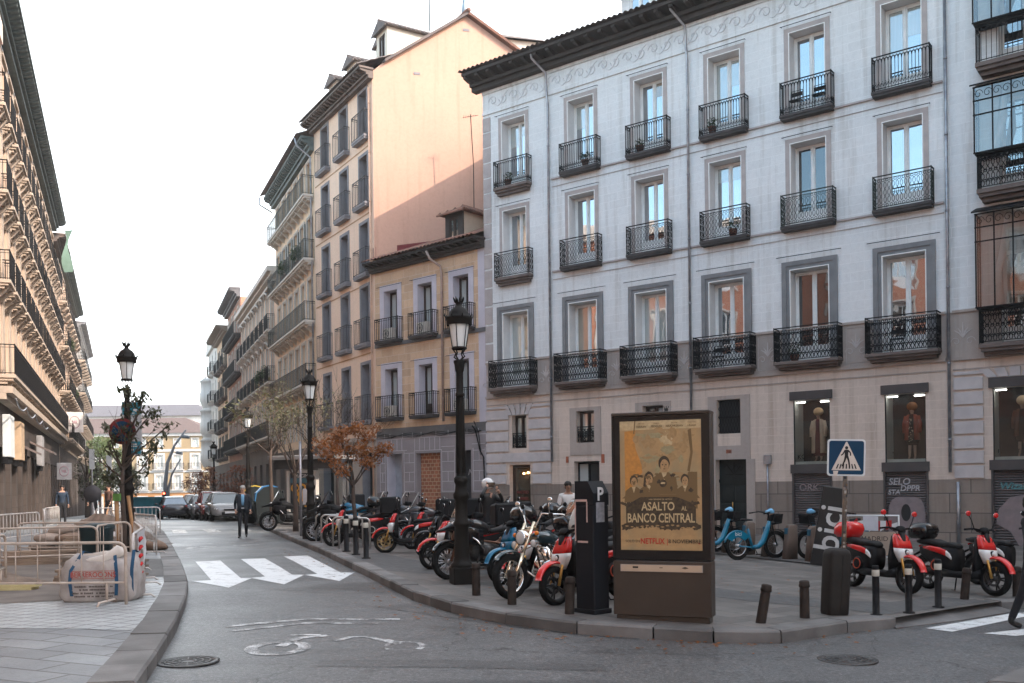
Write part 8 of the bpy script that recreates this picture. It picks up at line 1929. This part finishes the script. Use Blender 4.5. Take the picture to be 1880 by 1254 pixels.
mb = MB().mat(navy); mb.loft([(0.86,0.0,0.03,0.20,0.15,2.4),(1.08,0,0.02,0.19,0.15,2.6),(1.30,0,0.015,0.205,0.15,2.8),(1.42,0,0.015,0.19,0.12,2.8),(1.47,0,0.02,0.10,0.08,2.5)], 20, axis='z')
mb.f, mb.mi, mb.sm = zip(*[(f, m, s_) for f, m, s_ in zip(mb.f, mb.mi, mb.sm) if not (len(f) == 4 and all(mb.v[i].y < -0.085 and abs(mb.v[i].x) < 0.09 for i in f))]); mb.build('jacket', parent=p1)
wht = pm('white_sweatshirt_cloth', (0.62,0.60,0.58), (0.54,0.52,0.5), 5, 0.9, 0.2, 60); beig = pm('beige_trousers', (0.42,0.35,0.29), (0.36,0.3,0.25), 5, 0.9)
p2 = person('man in white sweatshirt and beige trousers looking at his phone among the motorbikes', at(1.35, 23.0), 0.15, wht, beig, phone, hair_k, skin=pm('tan_skin', (0.26,0.14,0.09), (0.22,0.12,0.08), 6, 0.5))
mb = MB().mat(black_gl); mb.bbox(-0.035, 0.035, -0.345, -0.335, 1.14, 1.28, 0.003); mb.build('phone', parent=p2)
p3 = person('motorcyclist in black putting on a white helmet beside the black tourer', at(-0.50, 19.9), 0.9, pm('black_leather', (0.012,0.012,0.013), (0.02,0.02,0.021), 6, 0.45, 0.2, 40), blk_t, dict(stand, elbow_r=(-0.32,-0.10,1.45), wrist_r=(-0.15,-0.08,1.62), elbow_l=(0.30,-0.16,1.30), wrist_l=(0.14,-0.18,1.50)))
t = thing('helmet', 'white motorcycle helmet with dark visor on the motorcyclist head', 'helmet', at(-0.50, 19.9, PV+1.665), 0.9)
mb = MB().mat(pm('white_helmet_shell', (0.66,0.66,0.64), (0.5,0.5,0.5), 7, 0.2, coat=0.7)); mb.ball((0,0.01,0.02), (0.125,0.145,0.13), 18, 12); mb.build('shell', parent=t)
mb = MB().mat(pm('mirrored_visor', (0.16,0.10,0.06), (0.08,0.06,0.05), 4, 0.08, coat=1.0)); mb.lathe([(0.118,-0.045),(0.135,-0.01),(0.132,0.05)], 18, c=(0,-0.022,0), a0=PI*1.12, a1=PI*1.88); mb.build('visor', parent=t)
GL = 'passers-by by the dark shop fronts'
p4 = person('passer-by in a blue top standing by the dark shop fronts on the left', at(-20.3, 43.0), 0.4, pm('denim_blue_cloth', (0.02,0.035,0.06)), blk_t, stand, hair_k)
p5 = person('passer-by in a dark coat by the round sign, left of a couple', at(-20.2, 46.0), 0.3, navy, blk_t, walk, hair_k)
p6 = person('passer-by in a brown jacket by the round sign, right of a couple', at(-19.3, 45.6), -0.3, pm('brown_cloth', (0.11,0.06,0.045)), blk_t, walk, hair_k, hair_long=True)
p7 = person('pedestrian in black at the right picture edge stepping off the zebra crossing', (6.80, 12.45, gz(6.80)), 1.45, blk_t, blk_t, dict(walk, ankle_l=(0.10,0.24,0.15), knee_l=(0.10,0.10,0.50), toe_l=(0.11,0.11,0.03)), hair_k)

# mannequins in the shop windows
def mannequin(s, label, hairm, coat, dress, longc=True, dots=None):
    p = on_facade(bA, s, 0.5, 2.365); t = thing('mannequin', label, 'mannequin', p, bA.rotation_euler.z, 'mannequins in the shop windows')
    pale = pm('mannequin_skin', (0.40,0.28,0.22)); mb = MB().mat(pale)
    mb.loft([(1.40,0,0,0.05,0.05),(1.5,0,0,0.045,0.05),(1.56,0,-0.01,0.065,0.08),(1.66,0,0,0.07,0.09),(1.74,0,0,0.04,0.05)], 12, axis='z')
    for sx in (-1,1): mb.tube([(sx*0.08,0,0.45),(sx*0.085,0,0.22),(sx*0.09,0,0.08),(sx*0.09,-0.09,0.02)], [0.05,0.045,0.03,0.03], 8)
    mb.build('figure', parent=t)
    mb = MB().mat(hairm); mb.ball((0,0.01,1.72), (0.17,0.17,0.15), 14, 10); mb.build('hair', parent=t)
    hem = 0.28 if longc else 0.62
    mb = MB().mat(dress); mb.loft([(hem-0.10 if longc else 0.5,0,0,0.19,0.13,2.4),(0.9,0,0,0.16,0.12,2.4),(1.1,0,0,0.13,0.10,2.4),(1.38,0,0,0.16,0.10,2.6),(1.46,0,0,0.06,0.06,2.4)], 18, axis='z'); dr = mb.build('dress', parent=t)
    if dots:
        mb = MB().mat(dots); rr = random.Random(3)
        for k in range(26): mb.ball((rr.uniform(-0.11,0.05),-0.122,0.55+rr.random()*0.8), (0.018,0.008,0.018), 6, 4)
        mb.build('print', parent=dr)
    mb = MB().mat(coat)
    for sx in (-1, 1):
        mb.loft([(hem,sx*0.15,0.0,0.09,0.14,2.6),(0.9,sx*0.14,0.0,0.085,0.135,2.6),(1.2,sx*0.13,0,0.085,0.12,2.6),(1.40,sx*0.12,0.0,0.08,0.11,2.6),(1.46,sx*0.08,0.01,0.04,0.06,2.4)], 14, axis='z')
        mb.tube([(sx*0.18,0,1.40),(sx*0.25,0.0,1.15),(sx*0.24,-0.05,0.86)], [0.07,0.065,0.06], 9)
    mb.build('coat', parent=t)
    return t
tanh = pm('sand_coloured_wig', (0.50,0.36,0.22), (0.4,0.28,0.17), 20, 0.8); gingh = pm('copper_wig', (0.22,0.09,0.03), (0.16,0.06,0.02), 20, 0.8)
mannequin(14.42, 'mannequin in a long cream coat over a dark red dress in the shop window', tanh, pm('cream_coat', (0.55,0.42,0.32)), pm('wine_dress', (0.10,0.02,0.025)))
mannequin(17.52, 'mannequin in a rust red coat and spotted dress in the shop window', gingh, pm('rust_coat', (0.28,0.06,0.035)), pm('black_dress', (0.015,0.012,0.012)), False, pm('cream_dots', (0.5,0.4,0.3)))
mannequin(20.75, 'mannequin with pale wig and brown coat in the rightmost shop window', tanh, pm('brown_coat', (0.11,0.055,0.04)), pm('black_dress', (0.015,0.012,0.012)), False)

# ------------------------------------------------------------------ things on the balconies
def on_balcony(name, cat, label, col, z, dx, fn, parent=bA, group=None, y=-0.15):
    p = parent.matrix_basis @ Vector((col+dx, y, z)); t = thing(name, label, cat, p, parent.rotation_euler.z, group); fn(t); return t
pot_m = pm('terracotta_pot', (0.20,0.08,0.05), (0.15,0.06,0.04), 5, 0.8); leafy = leafmat('potted_leaves', (0.03,0.06,0.02), (0.06,0.09,0.03))
def leaves(mb, c, r, n, size, rr, flat=0.5, droop=0.0, long=1.0):
    for k in range(n):
        d = Vector((rr.gauss(0,1), rr.gauss(0,1), rr.gauss(0,1))); d.normalize(); q = Vector(c) + Vector((d.x*r[0], d.y*r[1], d.z*r[2]))*(rr.random()**0.4)
        u = Vector((rr.uniform(-1,1), rr.uniform(-1,1), rr.uniform(-flat,flat)-droop)).normalized(); w = u.cross(Vector((rr.uniform(-.4,.4), rr.uniform(-.4,.4), 1))).normalized(); s = size*rr.uniform(0.6,1.3); nn = u.cross(w)
        mb.add([q-u*s*long*0.5, q+w*s*0.32+nn*s*0.06, q+u*s*long*0.5-nn*s*0.10, q-w*s*0.32+nn*s*0.06], [(0,1,2,3)], True)
def pot(t, h=0.3, r=0.13, n=60, seed=1):
    mb = MB().mat(pot_m); mb.lathe([(0,0),(r*0.7,0),(r,h*0.6),(r*1.05,h*0.62),(r*0.9,h*0.6),(0,h*0.55)], 12); mb.build('pot', parent=t)
    mb = MB().mat(leafy); leaves(mb, (0,0,h*0.95), (r*1.6,r*1.3,h*0.5), n, 0.10, random.Random(seed)); mb.build('foliage', parent=t)
def chair(t):
    mb = MB().mat(black_pl); mb.box(-0.2,0.2,-0.12,0.12,0.42,0.45); mb.build('seat', parent=t)
    mb = MB().mat(black_pl); mb.tube([(-0.2,0.1,0.44),(-0.2,0.13,0.82),(0.2,0.13,0.82),(0.2,0.1,0.44)], 0.014, 5); mb.box(-0.19,0.19,0.115,0.13,0.62,0.76); mb.build('backrest', parent=t)
    for sx in (-1,1):
        for sy in (-1,1): mb = MB().mat(black_pl); mb.tube([(sx*0.18,sy*0.1,0),(sx*0.18,sy*0.1,0.42)], 0.013, 5); mb.build('leg', parent=t)
def acunit(t):
    mb = MB().mat(pm('cream_ac_casing', (0.52,0.47,0.41), (0.45,0.41,0.36), 3, 0.6)); mb.bbox(-0.36,0.36,-0.12,0.12,0.03,0.55,0.02); mb.build('casing', parent=t)
    mb = MB().mat(iron); mb.M = Matrix.Translation((-0.1,-0.122,0.29)) @ Matrix.Rotation(PI/2,4,'X'); mb.lathe([(0.2,0.0),(0.2,0.012),(0.185,0.012),(0.185,0)], 20)
    for k in range(6): mb.M = Matrix.Translation((-0.1,-0.126,0.29)) @ Matrix.Rotation(k*PI/6,4,'Y'); mb.box(-0.19,0.19,-0.004,0.0,-0.005,0.005)
    mb.M = Matrix.Identity(4); mb.build('fan_grille', parent=t)
GA = 'things on the balconies'
on_balcony('balcony_chair','chair','black folding chair on the top balcony with the small poster, right one',AC[4],14.36,0.45,chair,group=GA)
on_balcony('balcony_chair','chair','black folding chair on the top balcony with the small poster, left one',AC[4],14.36,-0.35,chair,group=GA)
on_balcony('balcony_chair','chair','black chair on the rightmost first floor balcony',AC[5],5.81,-0.2,chair,group=GA)
on_balcony('balcony_chair','chair','black chair on the first floor balcony right of the second downpipe',AC[3],5.81,-0.3,chair,group=GA)
for c, z, dx, sd, lb in ((AC[0],14.36,-0.2,1,'leafy potted plant on the leftmost top floor balcony'),(AC[1],14.36,0.3,2,'leafy potted plant on the second top floor balcony'),(AC[2],14.36,-0.3,3,'leafy potted plant on the third top floor balcony'),(AC[3],14.36,-0.4,4,'leafy potted plant on the fourth top floor balcony'),(AC[3],10.51,0.35,5,'leafy potted plant on the middle floor balcony right of the downpipe'),(AC[4],5.81,-0.5,6,'leafy potted plant on the first floor balcony of the open window')):
    on_balcony('potted_plant','plant',lb,c,z,dx,lambda t: pot(t, 0.42, 0.16, 90, sd),group=GA)
for c, z, lb in ((CC[0],8.66,'air conditioner on the upper left balcony of the ochre house'),(CC[1],8.66,'air conditioner on the upper middle balcony of the ochre house'),(CC[0],4.96,'air conditioner on the lower left balcony of the ochre house'),(CC[2],4.96,'air conditioner on the lower right balcony of the ochre house')):
    on_balcony('air_conditioner','air conditioner',lb,c,z,0.05,acunit,parent=bC,group='air conditioners of the ochre house',y=-0.17)
for i, (b, L0, z, d) in enumerate(((bG,5.5,14.62,0.7),(bG,9.5,14.62,0.7),(bL2,6.0,12.02,0.7),(bL2,11.0,8.82,0.8),(bD,15.0,9.02,0.6),(bD,18.3,9.02,0.6))):
    lb = ['bushy plant in the middle of the cream house second long balcony','bushy plant at the right of the cream house second long balcony','bushy plant on an upper balcony of the left cream building','bushy plant on a lower balcony of the left cream building','bushy plant on a middle balcony of the ornate peach house','bushy plant on the right balcony of the ornate peach house'][i]
    def bush(t):
        mb = MB().mat(pot_m); mb.bbox(-0.5,0.5,-0.12,0.12,0,0.3,0.02); mb.build('planter', parent=t)
        mb = MB().mat(leafy); leaves(mb, (0,-0.1,0.75), (0.9,0.35,0.55), 260, 0.16, random.Random(i)); mb.build('foliage', parent=t)
    on_balcony('balcony_bush','plant',lb,L0,z,0,bush,parent=b,group='plants on the street balconies',y=-d*0.6)
mb = MB().mat(pm('mint_netting', (0.16,0.27,0.22), (0.20,0.31,0.26), 2, 0.7)); p = lp(61*ln, 0.75); vs = []
for i in range(9):
    for j in range(3): vs.append((0.2*math.sin(i*0.8+j)+j*0.22, 0.1*math.cos(i+j), -i*0.34))
mb.add(vs, [(i*3+j, i*3+j+1, i*3+j+4, i*3+j+3) for i in range(8) for j in range(2)], True); o = mb.build('safety_netting', loc=(p[0], p[1], 18.4)); tag(o, 'pale green netting hanging from the upper balconies on the left side', 'netting')

# ------------------------------------------------------------------ trees
bark = pm('grey_brown_bark', (0.085,0.062,0.05), (0.05,0.038,0.032), 8, 0.9, 0.7, 30, stretch=(1,1,0.3))
def branch(mb, p, d, L, r, depth, rr, ends, up=0.25, spread=0.6):
    pts = [p]; rs = [r]; q = p.copy(); dd = d.copy()
    for k in range(4):
        dd = (dd + Vector((rr.uniform(-1,1), rr.uniform(-1,1), rr.uniform(-0.5,1)*up+0.05))*0.16).normalized(); q = q + dd*L/4; pts.append(q.copy()); rs.append(r*(1-0.16*(k+1)))
    mb.tube(pts, rs, 6 if r > 0.02 else 4)
    if depth == 0: ends.append((q.copy(), dd.copy())); return
    n = rr.choice((2,3,3))
    for k in range(n):
        i = rr.choice((2,3,4)); ax = Vector((rr.uniform(-1,1), rr.uniform(-1,1), rr.uniform(-0.2,0.8))).normalized(); nd = (dd + ax*spread).normalized()
        branch(mb, pts[i], nd, L*rr.uniform(0.6,0.85), max(rs[i]*0.62, 0.006), depth-1, rr, ends, up, spread)
    ends.append((q.copy(), dd.copy()))
def tree(name, label, loc, h, r, seed, depth, crown_r, nleaf, lsize, lm, L0=None, cat='tree', spread=0.6, up=0.25, lean=(0,0), clump=0.35, droop=0.3, group=None, long=1.0):
    t = thing(name, label, cat, loc, 0, group); rr = random.Random(seed); mb = MB().mat(bark); ends = []
    top = Vector((lean[0], lean[1], h)); pts = [Vector((0,0,-0.05)), Vector((lean[0]*0.3+0.02,lean[1]*0.3,h*0.35)), Vector((lean[0]*0.7-0.02,lean[1]*0.7,h*0.7)), top]
    mb.tube(pts, [r*1.25, r, r*0.85, r*0.7], 9); mb.build('trunk', parent=t)
    lb = MB().mat(bark)
    for k in range(4 if depth > 1 else 3):
        a = k*2*PI/4+rr.uniform(-.4,.4); branch(lb, top.lerp(pts[2], rr.uniform(0,0.5)), Vector((math.cos(a)*spread*1.2, math.sin(a)*spread*1.2, 0.8)).normalized(), (L0 or crown_r*0.9)*rr.uniform(0.8,1.1), r*0.5, depth, rr, ends, up, spread)
    branch(lb, top, Vector((0,0,1)), L0 or crown_r, r*0.6, depth, rr, ends, up, spread); lb.build('branches', parent=t)
    if nleaf:
        cb = MB().mat(lm)
        for q, d in ends:
            if rr.random() < 0.12: continue
            leaves(cb, q, (clump, clump, clump*0.7), max(2, int(nleaf/len(ends)*rr.uniform(0.4,1.6))), lsize, rr, 0.5, droop, long)
        cb.build('crown', parent=t)
    return t
leaf_or = leafmat('autumn_orange_leaves', (0.36,0.125,0.028), (0.18,0.075,0.025)); leaf_dk = leafmat('dark_green_leaves', (0.04,0.05,0.022), (0.07,0.07,0.035), 0.4); leaf_gr = leafmat('sunlit_green_leaves', (0.14,0.19,0.05), (0.08,0.12,0.035), 0.45); leaf_ol = leafmat('olive_leaves', (0.16,0.15,0.07), (0.10,0.10,0.05)); leaf_rd = leafmat('russet_leaves', (0.26,0.09,0.04), (0.15,0.055,0.03))
tree('maple_tree', 'small tree with orange autumn leaves beside the bicycle hoops', at(-3.92, 23.85), 1.75, 0.055, 3, 2, 0.75, 2300, 0.095, leaf_or, L0=0.72, clump=0.24, droop=0.6, lean=(-0.05,0))
tree('bare_tree', 'almost bare tree with thin upright twigs in front of the bus shelter', at(-7.6, 33.4), 2.2, 0.085, 12, 4, 1.6, 60, 0.12, leaf_ol, L0=1.25, spread=0.5, up=0.7)
tree('bare_tree', 'bare twiggy tree right behind the black lamp at the bus shelter', at(-5.6, 30.6), 2.0, 0.06, 15, 4, 1.4, 0, 0.1, None, L0=1.2, spread=0.5, up=0.7)
tree('leafy_tree', 'thinning tree with olive leaves left of the bus shelter lamp', at(-9.4, 37.2), 3.1, 0.08, 19, 3, 1.3, 420, 0.18, leaf_ol, L0=1.1, spread=0.7)
tk = tree('leafy_tree', 'slender dark leaved tree tied to a stake inside the building site', at(-9.0, 22.05), 2.1, 0.06, 7, 2, 0.9, 0, 0.1, None, L0=0.75, spread=0.85, up=0.3)
rr = random.Random(5); cb = MB().mat(leaf_dk); lb = MB().mat(bark)
for (a, b, c) in (((0,0,2.1),(0.25,0,3.0),(0.05,0,3.9)),((0,0,2.2),(0.55,0.1,2.55),(1.3,0,3.05)),((0.02,0,1.7),(0.5,0,2.0),(0.95,0,2.55)),((0,0,2.4),(0.4,0.1,2.95),(0.85,0.1,3.4)),((0,0,2.0),(-0.25,0,2.5),(-0.35,0,3.0)),((0,0,1.6),(-0.3,0,1.75),(-0.5,0.1,1.95)),((0.25,0,3.0),(0.5,0,3.4),(0.6,0,3.75))):
    A_, B_, C_ = [Vector((q[0]*0.85, q[1], q[2])) for q in (a, b, c)]; pts = [A_.lerp(B_, t*2) if t < 0.5 else B_.lerp(C_, t*2-1) for t in (0,0.25,0.5,0.75,1)]; lb.tube(pts, [0.03,0.024,0.018,0.013,0.008], 6)
    for t in (0.35,0.5,0.65,0.75,0.85,0.95,1.0):
        q = A_.lerp(B_, t*2) if t < 0.5 else B_.lerp(C_, t*2-1); leaves(cb, q+Vector((rr.uniform(-.1,.1),rr.uniform(-.1,.1),-0.02)), (0.2,0.2,0.12), 13, 0.105, rr, 0.4, 0.75, 1.4)
lb.build('branches', parent=tk); cb.build('crown', parent=tk)
mb = MB().mat(pm('new_wood_stake', (0.30,0.17,0.08), (0.24,0.13,0.06), 6, 0.8, stretch=(3,3,0.4))); mb.cyl((0.16,-0.7,-0.05),(0.12,-0.66,1.42), 0.045, n=8); mb.cyl((0.5,-0.5,-0.05),(0.2,-0.2,1.4), 0.04, n=8); mb.mat(pm('green_tie', (0.10,0.22,0.05))); mb.box(0.06,0.2,-0.72,-0.6,1.3,1.46); mb.build('stake', parent=tk)
def bushtree(name, label, x, y, h, r, n, ls, lm, seed, tr=0.15):
    t = thing(name, label, 'tree', at(x, y, 0), 0); rr = random.Random(seed); mb = MB().mat(bark); mb.tube([(0,0,-0.5),(0.1,0,h*0.4),(0,0.1,h*0.75)], [tr*1.3,tr,tr*0.6], 8)
    for k in range(9): a = k*0.7*PI; mb.tube([(0.05,0,h*(0.3+0.04*k)),(r*0.4*math.cos(a),r*0.4*math.sin(a),h*(0.42+0.05*k)),(r*0.75*math.cos(a),r*0.75*math.sin(a),h*(0.5+0.05*k))], [tr*0.5,tr*0.3,tr*0.1], 5)
    mb.build('trunk', parent=t); cb = MB().mat(lm)
    for k in range(34):
        d = Vector((rr.gauss(0,1), rr.gauss(0,1), rr.gauss(0,1))).normalized(); c = (d.x*r*0.72, d.y*r*0.72, h*0.62+d.z*h*0.30); q = r*rr.uniform(0.22,0.4); leaves(cb, c, (q,q,q*0.8), n//34, ls, rr, 0.6, 0.2)
    cb.build('crown', parent=t)
bushtree('green_tree', 'bright sunlit green tree at the far left end of the street', -55.8, 129, 10.8, 4.4, 8000, 0.32, leaf_gr, 1)
bushtree('dark_tree', 'dark evergreen tree below the no parking sign far down the street', -33.5, 82, 4.6, 1.7, 1500, 0.25, leaf_dk, 2)
bushtree('dark_tree', 'dark climbing shrub against the left shop fronts near the white sign', -30.8, 69, 5.2, 1.0, 1100, 0.2, leaf_dk, 3)
bushtree('russet_tree', 'russet leaved small tree behind the parked cars, left of the far lamp', -19.6, 62.5, 3.6, 1.25, 1400, 0.17, leaf_rd, 4, 0.06)
bushtree('russet_tree', 'russet leaved small tree farther along behind the parked cars', -23.6, 72, 3.7, 1.4, 1300, 0.18, leaf_rd, 5, 0.06)
bushtree('russet_tree', 'russet leaved small tree right of the far lamp near the container', -15.8, 55.5, 3.4, 1.0, 1100, 0.15, leaf_rd, 6, 0.05)

# evening air: far houses fade a little
HAZE = 0.0007
m = bpy.data.materials.new('haze_air'); m.use_nodes = True; t_ = m.node_tree; t_.nodes.remove(t_.nodes['Principled BSDF'])
pv = t_.nodes.new('ShaderNodeVolumePrincipled'); pv.inputs['Color'].default_value = (0.95,0.93,0.90,1); pv.inputs['Density'].default_value = HAZE; pv.inputs['Anisotropy'].default_value = 0.3
t_.links.new(pv.outputs[0], t_.nodes['Material Output'].inputs['Volume'])
mb = MB().mat(m); mb.box(-610, 610, -310, 910, -6.2, 44); o = mb.build('haze'); o['kind'] = 'stuff'

mb = MB().mat(leaf_or); rr = random.Random(77)
for k in range(420):
    if rr.random() < 0.5:
        i = rr.randrange(7, len(KR)-1); a, b = KR[i], KR[i+1]; u = rr.random(); x = a[0]+(b[0]-a[0])*u-rr.random()**2*0.9; y = a[1]+(b[1]-a[1])*u-rr.random()**2*0.9; z = gz(x,y)+0.012
    else: x, y = rr.uniform(-5,6), rr.uniform(15,24); z = gz(x,y)+PV+0.012; 
    if y > 15 and x < -1.2 and z > gz(x,y)+0.1: continue
    a = rr.uniform(0,6.3); s_ = rr.uniform(0.02,0.045); c, s2 = math.cos(a)*s_, math.sin(a)*s_
    mb.add([(x-c,y-s2,z),(x+s2*0.6,y-c*0.6,z+0.008),(x+c,y+s2,z+0.004),(x-s2*0.6,y+c*0.6,z)], [(0,1,2,3)], True)
o = mb.build('fallen_leaves'); o['kind'] = 'stuff'
